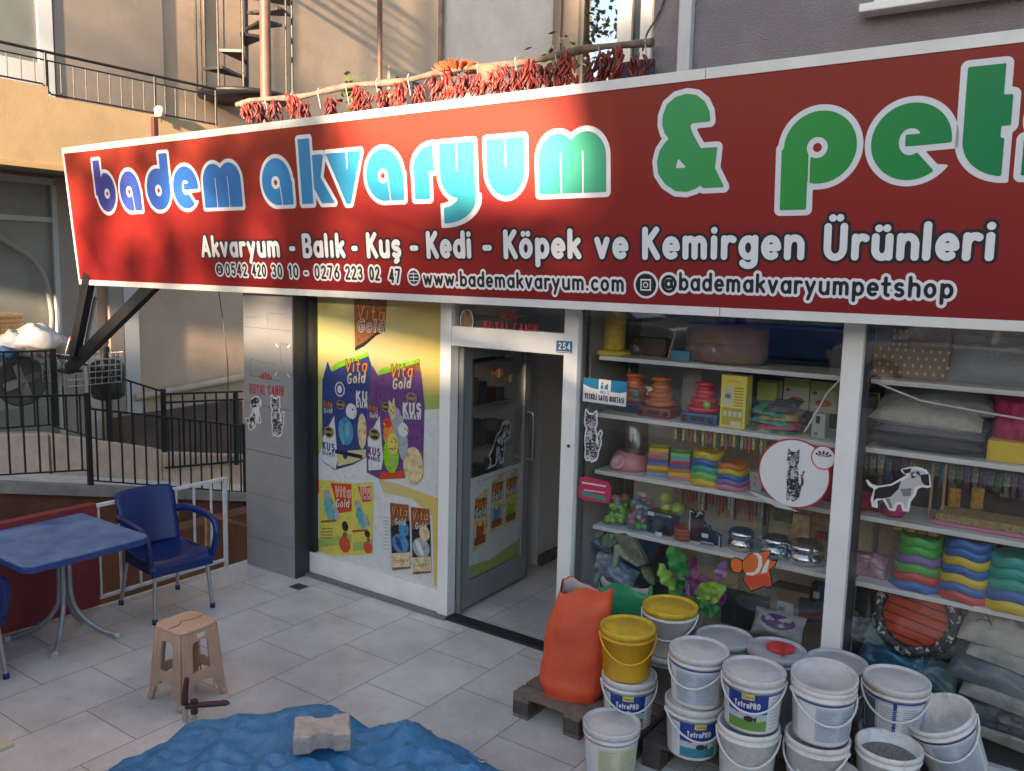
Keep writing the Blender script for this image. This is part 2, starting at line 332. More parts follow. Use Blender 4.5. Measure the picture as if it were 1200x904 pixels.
# ================================================================ SETTING
def tile_mat():
    m = mat('floor_tile', (.5, .48, .46), .32, bump=.04, bs=9); t = m.node_tree; b = t.nodes['Principled BSDF']
    g = t.nodes.new('ShaderNodeNewGeometry'); s = t.nodes.new('ShaderNodeSeparateXYZ'); t.links.new(g.outputs['Position'], s.inputs[0])
    c = t.nodes.new('ShaderNodeCombineXYZ')
    a1 = t.nodes.new('ShaderNodeMath'); a1.operation = 'ADD'; a1.inputs[1].default_value = 59*.59-2.32+.295-.005; t.links.new(s.outputs[1], a1.inputs[0])
    a2 = t.nodes.new('ShaderNodeMath'); a2.operation = 'ADD'; a2.inputs[1].default_value = .4885*40+2.505; t.links.new(s.outputs[0], a2.inputs[0])
    t.links.new(a1.outputs[0], c.inputs[0]); t.links.new(a2.outputs[0], c.inputs[1])
    k = t.nodes.new('ShaderNodeTexBrick'); k.inputs['Scale'].default_value = 1; k.inputs['Brick Width'].default_value = .59; k.inputs['Row Height'].default_value = .4885
    k.inputs['Mortar Size'].default_value = .0028; k.inputs['Mortar Smooth'].default_value = .15; k.offset = .5; k.offset_frequency = 2
    k.inputs['Color1'].default_value = (.60, .58, .56, 1); k.inputs['Color2'].default_value = (.69, .67, .65, 1); k.inputs['Mortar'].default_value = (.16, .15, .145, 1)
    t.links.new(c.outputs[0], k.inputs['Vector'])
    n = t.nodes.new('ShaderNodeTexNoise'); n.inputs['Scale'].default_value = 1.7; n.inputs['Detail'].default_value = 8; n.inputs['Roughness'].default_value = .7; t.links.new(g.outputs['Position'], n.inputs['Vector'])
    rp = t.nodes.new('ShaderNodeValToRGB'); rp.color_ramp.elements[0].position = .3; rp.color_ramp.elements[0].color = (.66, .65, .64, 1); rp.color_ramp.elements[1].position = .62; rp.color_ramp.elements[1].color = (1, 1, 1, 1)
    t.links.new(n.outputs[0], rp.inputs[0])
    n3 = t.nodes.new('ShaderNodeTexNoise'); n3.inputs['Scale'].default_value = 14; n3.inputs['Detail'].default_value = 10; n3.inputs['Roughness'].default_value = .8; t.links.new(g.outputs['Position'], n3.inputs['Vector'])
    r3 = t.nodes.new('ShaderNodeValToRGB'); r3.color_ramp.elements[0].position = .31; r3.color_ramp.elements[0].color = (.62, .6, .58, 1); r3.color_ramp.elements[1].position = .42; r3.color_ramp.elements[1].color = (1, 1, 1, 1); t.links.new(n3.outputs[0], r3.inputs[0])
    mx = t.nodes.new('ShaderNodeMix'); mx.data_type = 'RGBA'; mx.blend_type = 'MULTIPLY'; mx.inputs[0].default_value = 1; t.links.new(k.outputs[0], mx.inputs[6]); t.links.new(rp.outputs[0], mx.inputs[7])
    m2 = t.nodes.new('ShaderNodeMix'); m2.data_type = 'RGBA'; m2.blend_type = 'MULTIPLY'; m2.inputs[0].default_value = 1.0; t.links.new(mx.outputs[2], m2.inputs[6]); t.links.new(r3.outputs[0], m2.inputs[7])
    t.links.new(m2.outputs[2], b.inputs['Base Color'])
    mr = t.nodes.new('ShaderNodeMapRange'); mr.inputs['To Min'].default_value = .2; mr.inputs['To Max'].default_value = .5; t.links.new(n.outputs[0], mr.inputs[0]); t.links.new(mr.outputs[0], b.inputs['Roughness'])
    return m
TILE = tile_mat()
M_earth = mat('earth', (.10, .065, .045), .95, ns=3, na=.45, bump=.6, bs=25)
M_asph = mat('asphalt', (.05, .05, .052), .9, ns=30, na=.25, bump=.3, bs=200)
M_pave = mat('pavement_stone', (.26, .25, .24), .85, ns=6, na=.2, bump=.2, bs=60)
M_conc = mat('concrete', (.30, .28, .26), .9, ns=5, na=.25, bump=.25, bs=50)
M_beige = mat('beige_render', (.55, .405, .30), .9, ns=1.2, na=.10, bump=.15, bs=90, dirt=(.9, .35, (.27, .20, .15)))
M_beigeD = mat('beige_fascia', (.52, .365, .20), .9, ns=1.6, na=.12, bump=.12, bs=80, dirt=(1.4, .3, (.34, .23, .13)))
M_greyr = mat('grey_render', (.34, .285, .245), .92, ns=2, na=.08, bump=.1, bs=80, dirt=(1.1, .3, (.22, .19, .17)))
M_greyp = mat('grey_plaster', (.60, .60, .58), .95, ns=4, na=.1, bump=.9, bs=120, bd=.012)
M_purple = mat('mauve_stucco', (.235, .212, .232), .95, ns=3, na=.12, bump=1.0, bs=110, bd=.015)
M_alu = mat('white_aluminium', (.72, .72, .71), .38, ns=3, na=.05)
M_alud = mat('grey_aluminium', (.20, .205, .21), .4, metal=.3)
M_white = mat('white_paint', (.75, .74, .72), .5, ns=6, na=.08)
M_black = mat('black_iron', (.012, .012, .014), .5, bump=.1, bs=80)
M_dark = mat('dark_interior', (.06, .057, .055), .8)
M_darkf = mat('dark_frame', (.02, .021, .024), .5)
M_glass = glassmat('clear_glass', (.96, .97, .97), 1.42, .012, .022)
M_glassr = glassmat('mirror_glass', (.25, .28, .28), 1.5, .01, .55)
M_greenglass = mat('shutter_glass', (.24, .245, .225), .22, ns=1.3, na=.12)
M_intw = mat('interior_wall', (.46, .44, .41), .8, ns=2, na=.06)
M_brown = mat('rust_brown_wall', (.15, .058, .03), .85, ns=2.5, na=.4, bump=.3, bs=30)
M_granite = mat('granite_kerb', (.17, .165, .16), .7, ns=90, na=.5)

XT0, XT1, YT0 = -5.83, 3.2, 1.15
YF = 4.58
tag(MB().box(-300, 300, -300, 300, -2.2, -2.0).build('ground', M_earth), kind='structure')
tag(MB().box(XT0, XT1, YT0, YF-.06, -2.0, 0.0).build('terrace_floor', [TILE]), kind='structure')
tag(MB().box(-60, 60, -10.8, -2.6, -2.0, .68).build('road', M_asph), kind='structure')
tag(MB().box(-7.2, 60, -2.6, YT0-.002, -2.0, .82).box(-60, -7.2, -2.6, .2, -2, .82).build('pavement', M_pave), kind='structure')
tag(MB().box(-60, 60, -40, -10.802, -2.0, .82).build('far_pavement', M_pave), kind='structure')
# sloping neighbour walkway
def wz(y): return .235-.235*(y-4.44)
wk = MB()
ys = [.2, 4.0, 9.0, 16]
for a, b in zip(ys[:-1], ys[1:]):
    wk.prism([(-8.3, a, -2), (-8.3, b, -2), (-8.3, b, wz(b)), (-8.3, a, wz(a))], (-2.3, 0, 0))
tag(wk.build('walkway', mat('walkway_paving', (.66, .57, .50), .8, ns=4, na=.12, bump=.1)), kind='structure')

rw = thing('retaining_wall', 'low brown retaining wall with concrete coping beside the sunken gap', 'wall', (-8.3, 4, -1))
m = MB(); c = MB()
for a, b in ((.2, 9.0), (9.0, 14)):
    m.prism([(-8.3, a, -1.9), (-8.3, b, -1.9), (-8.3, b, wz(b)-.09), (-8.3, a, wz(a)-.09)], (.06, 0, 0))
    c.prism([(-8.36, a, wz(a)-.09), (-8.36, b, wz(b)-.09), (-8.36, b, wz(b)+.015), (-8.36, a, wz(a)+.015)], (.16, 0, 0))
m.build('wall_face', M_brown, rw); c.build('coping', M_conc, rw)
# rough earthy bank in the gap in front of the wall
g = MB(); n = 22
vs = [(-8.24+i*.11, .3+j*.35, -1.15+.5*math.exp(-i*.35)*(1.6-.12*j)+.06*math.sin(i*2.1+j*1.7)) for j in range(20) for i in range(n)]
g.add(vs, [(j*n+i, j*n+i+1, (j+1)*n+i+1, (j+1)*n+i) for j in range(19) for i in range(n-1)], 0, True)
tag(g.build('earth_bank', mat('reddish_earth', (.20, .10, .06), .95, ns=6, na=.4, bump=.8, bs=40)), kind='structure')

# ================================================================ SHOP BUILDING
shop = thing('shop_building', 'mauve rendered building whose ground floor is the pet shop', 'building', (-2, 4.6, 0))
UPY = 4.72
xr0 = P(765, 50, UPY)[0]
MB().box(xr0, 4.5, UPY, UPY+4, 2.62, 9).build('upper_wall', M_purple, shop)
MB().box(-4.76, xr0, 5.6, 8.8, 2.5, 9).build('recess_wall', M_greyp, shop)
MB().box(-4.78, 4.5, 4.66, 8.8, 2.36, 2.5).box(-5.75, -4.782, 5.95, 8.8, 2.36, 2.5).box(-5.75, -4.782, 4.66, 4.80, 2.36, 2.5).build('floor_slab', M_conc, shop)  # gap at the left end added to let daylight into the room
MB().box(-5.72, 4.48, 4.60, 4.655, 2.36, 2.62).build('fascia_board', M_darkf, shop)
# white rain pipe strip on the upper wall
a0, a1 = P(796, 50, UPY-.03)[0], P(811, 50, UPY-.03)[0]
MB().box(a0, a1, UPY-.06, UPY-.002, 2.7, 9).build('rain_pipe', mat('grey_white_pipe', (.50, .50, .54), .5, ns=5, na=.12), shop, bevel=.01)
a0 = P(514, 60, 5.56)[0]
MB().tube([(a0+.02, 5.56, 2.6), (a0+.02, 5.56, 9)], .022, 8).build('corner_pipe', mat('rusty_pipe', (.24, .17, .13), .7, ns=10, na=.3), shop)
# recess window
wx = [P(k, 50, 5.58)[0] for k in (654, 663, 681, 726.5, 743, 755, 768)]
win = MB().box(wx[0], wx[1], 5.5, 5.598, 2.6, 6).box(wx[1]+.001, wx[2], 5.53, 5.598, 2.6, 6).build('window', mat('brown_window_frame', (.17, .14, .115), .6, ns=4, na=.1), shop)
MB().box(wx[3], wx[4], 5.53, 5.598, 2.6, 6).box(wx[5], wx[6], 5.51, 5.598, 2.6, 6).build('frame', M_alu, win)
MB().box(wx[2]+.001, wx[3]-.001, 5.57, 5.585, 2.6, 6).build('pane', M_glassr, win)
MB().box(wx[4]+.001, wx[5]-.001, 5.56, 5.585, 2.6, 6).build('dark_panel', mat('dark_pane', (.03, .035, .03), .15), win)
# window with sill at upper right
p = P(1013, 19, UPY); q = P(1045, 4, UPY)
uw = MB().box(p[0], 1.4, UPY-.12, UPY-.002, p[2]-.012, p[2]+.028).build('window_sill', M_alu, shop, bevel=.006)
uw2 = MB().box(p[0]+.05, p[0]+.17, UPY-.035, UPY-.002, p[2]+.03, p[2]+1.6).box(p[0]+.172, 1.3, UPY-.035, UPY-.002, p[2]+.03, p[2]+.10).build('window', M_alu, shop)
MB().box(p[0]+.172, 1.3, UPY-.02, UPY-.004, p[2]+.102, p[2]+1.6).build('pane', M_glassr, uw2)

# ---- pillar with grey tile cladding
pil = thing('shop_pillar', 'grey clad corner pillar with dog and cat stickers left of the yellow poster', 'pillar', (-5.45, 4.6, 0))
PX0, PX1, PYF = -5.75, -5.165, 4.40
MB().box(PX0, PX1, PYF, 4.75, 0, 2.36).build('cladding', mat('grey_cladding', (.25, .25, .255), .55, ns=2.2, na=.10, bump=.15, bs=14), pil, bevel=.004)
MB().box(PX1, PX1+.012, PYF+.01, 4.60, .002, 2.358).build('side_strip', mat('dark_side_strip', (.035, .037, .042), .45), pil)
art = Art(planemap((PX0, PYF, 0), (1, 0, 0), (0, 0, 1)))
M_line = mat('tile_joint', (.15, .155, .165), .7)
def ppx(fm_y, pts, X0=0): return [(P(x, y, fm_y)[0]-X0, P(x, y, fm_y)[2]) for x, y in pts]
def thick(art, a, b, w_, m_, off):
    d = Vector((b[0]-a[0], b[1]-a[1])); d.normalize(); nn = Vector((-d.y, d.x))*w_/2
    art.poly([(a[0]+nn.x, a[1]+nn.y), (a[0]-nn.x, a[1]-nn.y), (b[0]-nn.x, b[1]-nn.y), (b[0]+nn.x, b[1]+nn.y)], m_, off)
for z in (.25, .62, .98, 1.36, 1.98):
    thick(art, (0.004, z), (.58, z-.004), .006 if z != .98 else .012, M_line, .0012)
for a, b in (((.04, 2.06), (.18, 2.06)), ((.3, 2.1), (.5, 2.1)), ((.3, 2.1), (.3, 1.99)), ((.08, 1.72), (.4, 1.70)), ((.08, 1.72), (.08, 1.59)), ((.08, 1.59), (.45, 1.575)), ((.45, 1.87), (.57, 1.87)), ((.45, 1.87), (.45, 1.72)), ((.1, 1.52), (.5, 1.50)), ((.12, 1.5), (.12, 1.38)), ((.33, 1.5), (.33, 1.38))):
    thick(art, a, b, .005, M_line, .001)
art.build('tile_joints', pil)

# ---- shopfront joinery
front = thing('shopfront', 'white aluminium shopfront with display windows and open door under the red sign', 'shopfront', (-2.8, 4.58, 0))
def post(x0, x1, z1=2.358, z0=0.0): return MB().box(x0, x1, 4.535, 4.625, z0, z1)
post(-3.80, -3.705).build('post', M_alu, front, bevel=.004)
post(-2.80, -2.70).build('post', M_alu, front, bevel=.004)
post(-1.135, -1.035).build('post', M_alu, front, bevel=.004)
post(1.2, 1.3).build('post', M_alu, front, bevel=.004)
MB().box(-3.703, -2.802, 4.54, 4.62, 1.955, 2.09).build('door_header', M_alu, front, bevel=.003)
MB().box(-3.703, -2.802, 4.575, 4.585, 2.092, 2.356).build('transom_pane', M_glass, front)
MB().box(-5.15, -3.802, 4.545, 4.62, .025, .19).build('window_sill', M_white, front, bevel=.004)
MB().box(-5.16, -3.7, 4.50, 4.62, 0.0, .024).build('kerb', M_granite, front)
MB().box(-5.15, -5.10, 4.55, 4.62, .192, 2.356).build('post', M_darkf, front)
MB().box(-3.70, -2.80, 4.52, 4.63, 0.001, .018).build('threshold', M_darkf, front)
for a, b in ((-2.698, -1.137), (-1.033, 1.198)):
    MB().box(a, b, 4.54, 4.62, 0.0, .12).build('bottom_rail', M_alu, front)
    MB().box(a, b, 4.575, 4.585, .122, 2.356).build('display_pane', M_glass, front)
    MB().box(a, a+.03, 4.59, 4.62, .122, 2.356).build('gasket', M_darkf, front)
MB().lathe([(.0, -.03), (.011, -.03), (.011, 0), (0, 0)], P(666, 523, 4.53), 10, M=Matrix.Rotation(rad(90), 3, 'X')).build('lock', mat('lock_brown', (.06, .04, .03), .4), front)
# house number plate
np_ = planemap((0, 4.534, 0), (1, 0, 0), (0, 0, 1))
a = Art(np_); q0 = P(652, 413, 4.534); q1 = P(671, 400.5, 4.534)
M_sgb = mat('plate_blue', (.03, .13, .24), .4); M_inkw = mat('ink_white', (.78, .78, .78), .5)
a.rect(q0[0], q1[0], q0[2], q1[2], M_sgb, .003); a.rect(q0[0]+.006, q1[0]-.006, q0[2]+.005, q0[2]+.009, M_inkw, .0045)
a.text('254', q0[0]+.018, q1[0]-.014, q0[2]+.022, (q1[2]-q0[2])*.52, [(0, M_inkw, .0045)], wt=.16)
a.build('house_number', front)

# ---- door leaf opened inwards
leaf = thing('shop_door', 'open aluminium glass door with long handle and bird food poster', 'door', (-3.70, 4.65, 0))
DH = Vector((-3.702, 4.66, 0)); DE = Vector((-3.745, 5.56, 0)); dd = (DE-DH).normalized(); DW = (DE-DH).length
dn = Vector((dd.y, -dd.x, 0))
DM = Matrix((dd, -dn, Vector((0, 0, 1)))).transposed()
def dbox(mb, a, b, z0, z1, t0=-.02, t1=.02):
    c = DH + dd*((a+b)/2) + dn*((t0+t1)/2) + Vector((0, 0, (z0+z1)/2)); return mb.obox(c, (b-a, t1-t0, z1-z0), DM)
m = MB(); dbox(m, 0, .10, .03, 1.945); dbox(m, DW-.085, DW, .03, 1.945); dbox(m, .101, DW-.086, 1.85, 1.945); dbox(m, .101, DW-.086, .03, .22)
m.build('frame', mat('door_grey', (.30, .31, .32), .4, metal=.2), leaf, bevel=.003)
m = MB(); dbox(m, .101, DW-.086, .221, 1.849, -.004, .004); m.build('glass', M_glass, leaf)
dmap = lambda u, v, off: np.array(DH + dd*u + dn*(.0055+off) + Vector((0, 0, v)))
hp = [dmap(DW-.045, 1.0, .02), dmap(DW-.045, 1.0, .075), dmap(DW-.045, 1.38, .075), dmap(DW-.045, 1.38, .02)]
M_steel = mat('satin_steel', (.55, .55, .55), .3, metal=.9)
def rnd(pts, r, n=4):
    pts = [Vector(p) for p in pts]; out = [pts[0]]
    for i in range(1, len(pts)-1):
        a, b, c = pts[i-1], pts[i], pts[i+1]; d0 = (a-b).normalized()*min(r, (a-b).length*.45); d1 = (c-b).normalized()*min(r, (c-b).length*.45)
        for k in range(n+1):
            t = k/n; out.append((b+d0)*(1-t)**2+b*2*t*(1-t)+(b+d1)*t*t)
    return out+[pts[-1]]
MB().tube(rnd(hp, .04), .014, 10).build('handle', M_steel, leaf)
hp2 = [DH+dd*(DW-.045)-dn*.02+Vector((0, 0, 1.0)), DH+dd*(DW-.045)-dn*.09+Vector((0, 0, 1.0)), DH+dd*(DW-.045)-dn*.09+Vector((0, 0, 1.38)), DH+dd*(DW-.045)-dn*.02+Vector((0, 0, 1.38))]
MB().tube(rnd(hp2, .04), .014, 10).build('handle', M_steel, leaf)
MB().box(-3.70, -3.66, 4.625, 4.645, .02, 1.95).build('jamb', mat('jamb_grey', (.16, .165, .17), .4), leaf)

# ---- interior shell
room = thing('shop_interior', 'dim shop interior with grey walls seen through the glass', 'interior', (-2, 6.5, 0))
MB().box(-5.7, 4.4, 4.63, 8.6, -.05, -.001).build('floor', TILE, room)
MB().box(-4.78, 4.4, 4.67, 8.6, 2.33, 2.355).box(-5.7, -4.782, 5.95, 8.6, 2.33, 2.355).build('ceiling', M_dark, room)  # ceiling left open below the added slab gap, for daylight
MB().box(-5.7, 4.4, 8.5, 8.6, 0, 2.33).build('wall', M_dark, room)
MB().box(-5.72, -5.6, 4.67, 8.5, 0, .55).box(-5.72, -5.6, 6.0, 8.5, .552, 2.33).build('wall', M_intw, room)   # unseen opening added above the low wall to brighten the interior
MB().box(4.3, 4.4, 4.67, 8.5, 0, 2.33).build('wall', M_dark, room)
MB().box(-5.1, -3.84, 5.90, 6.25, 0, 2.33).build('wall', mat('interior_pale', (.60, .60, .60), .7), room)
MB().box(-3.84, -2.5, 6.6, 6.7, 0, 2.33).build('wall', M_intw, room)
MB().box(-3.838, -3.80, 5.9, 6.6, 0, .09).box(-3.80, -2.5, 6.57, 6.598, 0, .09).build('baseboard', mat('brown_skirting', (.16, .10, .07), .5, ns=20, na=.4), room)
MB().box(-2.72, -2.66, 4.64, 5.3, 0, 2.33).build('partition', M_alud, room)
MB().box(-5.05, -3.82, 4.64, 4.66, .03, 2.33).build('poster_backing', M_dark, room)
# ================================================================ LEFT NEIGHBOUR
nb = thing('apartment_building', 'beige apartment block on the left with a railed balcony and grey pilasters', 'building', (-11, 6, 0))
XWALL, XB = -10.6, -9.3
def YZ(px, py, X): q = XW(px, py, X); return q[1], q[2]
MB().box(-16, XWALL, -6, 30, -2, 11).build('wall', M_beige, nb)
y0, y1 = YZ(62, 30, XWALL)[0], YZ(189, 30, XWALL)[0]
MB().box(XWALL, XWALL+.03, y0, y1, 3.6, 11).build('grey_bay', M_greyr, nb)
# upper window with white frame
y0, y1 = YZ(-40, 30, XWALL)[0], YZ(42, 30, XWALL)[0]; y2 = YZ(59, 30, XWALL)[0]
uw = MB().box(XWALL, XWALL+.05, y1, y2, 3.7, 8).box(XWALL, XWALL+.05, y0-.2, y1, 3.7, YZ(20, 70, XWALL)[1]).build('window', M_alu, nb)
MB().box(XWALL, XWALL+.02, y0-.2, y1-.001, YZ(20, 70, XWALL)[1]+.001, 8).build('pane', M_greenglass, uw)
# far small window in the beige wall
(ya, za), (yb, zb) = YZ(454, 78, XWALL), YZ(497, 93, XWALL)
fw = MB().box(XWALL, XWALL+.05, ya, ya+.16, za-2, za).box(XWALL, XWALL+.05, yb-.16, yb, za-2, za).box(XWALL, XWALL+.05, ya+.161, yb-.161, za-.14, za).box(XWALL, XWALL+.05, (ya+yb)/2-.06, (ya+yb)/2+.1, za-2, za-.141).build('window', mat('cream_frame', (.45, .36, .26), .6), nb)
MB().box(XWALL, XWALL+.02, ya+.161, yb-.161, za-2, za-.141).build('pane', mat('dark_window', (.06, .05, .045), .2), fw)
# balcony
zb_ = YZ(71, 192, XB)[1]
bal = MB().box(XWALL, XB-.12, -2, YZ(250, 140, XB)[0], zb_, zb_+.15).build('balcony', M_conc, nb)
yA, yB_ = YZ(56, 100, XB)[0], YZ(185, 130, XB)[0]
zt1, zt2 = YZ(30, 97, XB)[1], YZ(120, 124, XB)[1]
yE = YZ(256, 130, XB)[0]
MB().box(XB-.118, XB, -2, yA, zb_-.02, zt1).box(XB-.118, XB, yA+.001, yE, zb_-.02, zt2).build('parapet', M_beigeD, bal)
MB().box(XB-.05, XB+.02, -2, yE, zb_-.075, zb_-.021).build('drip_edge', mat('ochre_edge', (.50, .33, .15), .8), bal)
rl = thing('balcony_railing', 'thin dark iron railing along the beige balcony', 'railing', (XB, 5, zt2))
zr = YZ(128, 76, XB)[1]; zr2 = zr-.085
MB().tube([(XB-.05, -2, zr), (XB-.05, yE, zr)], .016, 8).build('rail', M_black, rl)
MB().tube([(XB-.05, -2, zr2), (XB-.05, yE, zr2)], .009, 6).tube([(XB-.05, -2, zt1+.03), (XB-.05, yA-.03, zt1+.03), (XB-.05, yA+.06, zt2+.03), (XB-.05, yE, zt2+.03)], .010, 6).build('rail', M_black, rl)
M_bal = mat('worn_baluster', (.07, .06, .05), .55, ns=30, na=.6)
y = 2.6
while y < yE-.05:
    zl = zt1+.03 if y < yA+.02 else zt2+.03
    MB().tube([(XB-.05, y, zl), (XB-.05, y, zr2)], .0065, 6).build('baluster', M_bal, rl); y += .135
for y in (yA+.01, yB_, yE): MB().tube([(XB-.05, y, zt2), (XB-.05, y, zr)], .016, 8).build('post', M_black, rl)
q = XW(187, 131, XB+.03)
m = thing('wall_lamp', 'small white lamp on the balcony edge', 'lamp', q)
MB().lathe([(.0, -.06), (.05, -.06), (.06, .03), (.03, .06), (0, .06)], q, 12).build('housing', mat('lamp_white', (.6, .52, .4), .5), m)
MB().tube([(q[0]-.03, q[1], q[2]+.08), q, (q[0], q[1]+.02, q[2]-.12)], .008, 6).build('bracket', M_black, m)
# ground floor under the balcony
yg0, yg1 = YZ(0, 300, XWALL)[0]-3, YZ(62, 300, XWALL)[0]
z1 = YZ(40, 257, XWALL)[1]; zt = YZ(30, 212, XWALL)[1]
gf = MB().box(XWALL, XWALL+.06, yg0, yg1, z1-.03, z1+.03).box(XWALL, XWALL+.08, yg0, yg1, zt-.03, zt+.05).box(XWALL, XWALL+.07, YZ(60, 300, XWALL)[0], YZ(66, 300, XWALL)[0], .2, zt-.031).build('window', mat('grey_white_frame', (.46, .46, .46), .5), nb)
MB().box(XWALL, XWALL+.02, yg0, YZ(60, 300, XWALL)[0]-.001, .2, zt-.031).build('pane', M_greenglass, gf)
for pa, pb, mm in ((67, 92, M_greyr), (93, 112, mat('pale_grey_pilaster', (.52, .49, .47), .8)), (124, 140, M_greyr), (141, 158, mat('white_grey_pilaster', (.52, .51, .52), .8))):
    MB().box(XWALL, XWALL+(.10 if pb-pa < 18 else .06), YZ(pa, 380, XWALL)[0], YZ(pb, 380, XWALL)[0]-.002, -1, zb_-.03).build('pilaster', mm, nb)
# low drain pipe along the wall
a, b = XW(158, 466, XWALL+.09), XW(292, 441, XWALL+.09)
MB().tube([a, b, b+(b-a)*.6], .055, 10).build('drain_pipe', mat('beige_pipe', (.48, .38, .29), .6, ns=4, na=.1), nb)
a = [XW(*k, XWALL+.12) for k in ((-20, 262), (5, 283), (30, 297), (48, 315), (58, 345), (62, 372), (60, 392))]
MB().tube(rnd(a, .2), .035, 8).build('hose', mat('grey_hose', (.27, .25, .23), .6), nb)
a = [XW(*k, -8.1) for k in ((256, 340), (262, 380), (267, 430), (268, 500), (270, 560), (267, 600))]
tag(MB().tube(a, .006, 5).build('hanging_cable', mat('cable_grey', (.13, .12, .11), .6)), 'thin cable hanging from the left end of the sign down into the gap', 'cable')

# sign braces
for pts, Yb, lab in (([(104, 330), (91, 396)], 4.32, 'near vertical black steel brace under the left end of the sign'), ([(181, 333), (104, 410)], 4.36, 'slanted black steel brace under the left end of the sign')):
    a, b = P(*pts[0], Yb), P(*pts[1], Yb)
    a, b = Vector(a), Vector(b); a = a+(a-b)*.12; b = b+(b-a)*.3
    br = thing('sign_brace', lab, 'brace', b, 'black steel braces of the sign')
    MB().beam(a, b, .11, .07, up=(0, 1, 0)).build('beam', mat('black_steel', (.014, .015, .018), .45), br, bevel=.004)
    MB().box(b[0]-.1, b[0]+.1, b[1]-.08, b[1]+.08, b[2]-.03, b[2]).build('foot_plate', M_black, br)
a, b = P(112, 348, 4.4), P(100, 408, 4.4)
tag(MB().beam(a, b, .03, .02, up=(0, 1, 0)).beam(Vector(a)+Vector((-.05, .06, -.35)), Vector(b)+Vector((-.1, .08, -.03)), .03, .02, 0, (0, 1, 0)).build('wooden_plank', mat('pale_slat', (.36, .28, .22), .7)), 'pale wooden slats leaning against the black brace', 'slat')

# black iron railings of the walkway
def iron(label, X, segs, spacing, topoff=0, posts=()):
    """segs: list of ((px,py) top start,(px,py) top end, bottom start, bottom end)"""
    q = XW(*segs[0][0], X); t = thing('iron_railing', label, 'railing', (X, q[1], q[2]-.8), 'black iron railings of the walkway')
    r = MB()
    for a, b, c, d in segs:
        A, B, Cc, D = [XW(*k, X) for k in (a, b, c, d)]
        MB().beam(A, B, .045, .02).build('rail', M_black, t); MB().beam(Cc, D, .03, .012).build('rail', M_black, t)
        n = max(2, int((B[1]-A[1])/spacing))
        for i in range(n):
            f = (i+.5)/n; p = A+(B-A)*f; yy = p[1]; g = (yy-Cc[1])/(D[1]-Cc[1]); pz = Cc[2]+(D[2]-Cc[2])*g
            MB().box(X-.007, X+.007, yy-.007, yy+.007, pz, p[2]-.01).build('baluster', M_black, t)
    for (px, pt, pb) in posts:
        A, B = XW(px, pt, X), XW(px, pb, X)
        MB().box(X-.022, X+.022, A[1]-.022, A[1]+.022, min(B[2], A[2]-.3), A[2]+.01).build('post', M_black, t)
iron('black iron railing nearest the terrace, stepping down along the walkway edge', -8.27, [((-60, 467), (101, 463), (-60, 560), (101, 551)), ((104, 479), (287, 500), (104, 563), (287, 577))], .125, posts=((102, 462, 590), (287, 498, 582), (-60, 466, 575)))
iron('black iron railing behind, sloping from the fan unit to the beige wall', -9.15, [((-40, 414), (61, 411), (-40, 505), (61, 498)), ((64, 416), (126, 436), (64, 500), (126, 518)), ((130, 440), (190, 459), (130, 520), (190, 545))], .135, posts=((62, 410, 500), (125, 408, 520), (191, 457, 560)))
iron('short level black iron railing between the slope and the grey pillar', -9.0, [((193, 462), (284, 459), (193, 548), (284, 540)), ((194, 472), (284, 468), (194, 549), (284, 541))], .15, posts=((276, 460, 545),))

# beige kerb walls on the walkway
kb = thing('kerb_wall', 'stepped beige rendered kerb wall behind the black railings', 'wall', (-9.2, 4.5, .3))
for (pa, za, pb, zb2) in ((-60, 512, 57, 508), (60, 508, 190, 527), (191, 531, 300, 535)):
    A, B = XW(pa, za, -9.05), XW(pb, zb2, -9.05)
    MB().prism([(-9.05, A[1], -.6), (-9.05, B[1], -.6), (-9.05, B[1], B[2]), (-9.05, A[1], A[2])], (-.22, 0, 0)).build('block', mat('kerb_render', (.60, .45, .34), .9, ns=4, na=.2, bump=.3, bs=40), kb, bevel=.02)
q0, q1 = XW(140, 492, -10.3), XW(284, 470, -10.3)
tag(MB().prism([(-10.3, q0[1], -1), (-10.3, q1[1], -1), (-10.3, q1[1], q1[2]), (-10.3, q0[1], q0[2])], (-.2, 0, 0)).build('dark_low_wall', mat('dark_brown_wall', (.10, .07, .055), .9, ns=3, na=.3)), 'dark brown low wall under the beige drain pipe', 'wall')

# air conditioner
A, B = XW(2, 482, -9.6), XW(52, 425, -9.6)
ac = thing('air_conditioner', 'outdoor air conditioner fan unit behind the railing', 'air conditioner', (-9.6, A[1], A[2]))
MB().box(-9.95, -9.6, A[1]-.35, B[1], A[2], B[2]).build('casing', mat('ac_grey', (.34, .33, .31), .6, ns=5, na=.1), ac, bevel=.015)
fc = XW(25, 447, -9.595); R90 = Matrix.Rotation(rad(90), 3, 'Y')
MB().lathe([(.0, 0), (.23, 0), (.25, .012), (.27, .012), (.27, 0)], fc, 28, M=R90).build('fan_ring', mat('ac_dark', (.09, .085, .08), .6), ac)
m = MB()
for k in range(4):
    a = k*math.pi/2+.3; m.obox(Vector(fc)+R90 @ Vector((math.cos(a)*.11, math.sin(a)*.11, .02)), (.17, .09, .008), R90 @ Matrix.Rotation(a, 3, 'Z') @ Matrix.Rotation(.4, 3, 'X'))
m.lathe([(0, .03), (.045, .03), (.05, 0)], fc, 14, M=R90).build('fan_blades', mat('ac_blade', (.22, .2, .18), .5), ac)
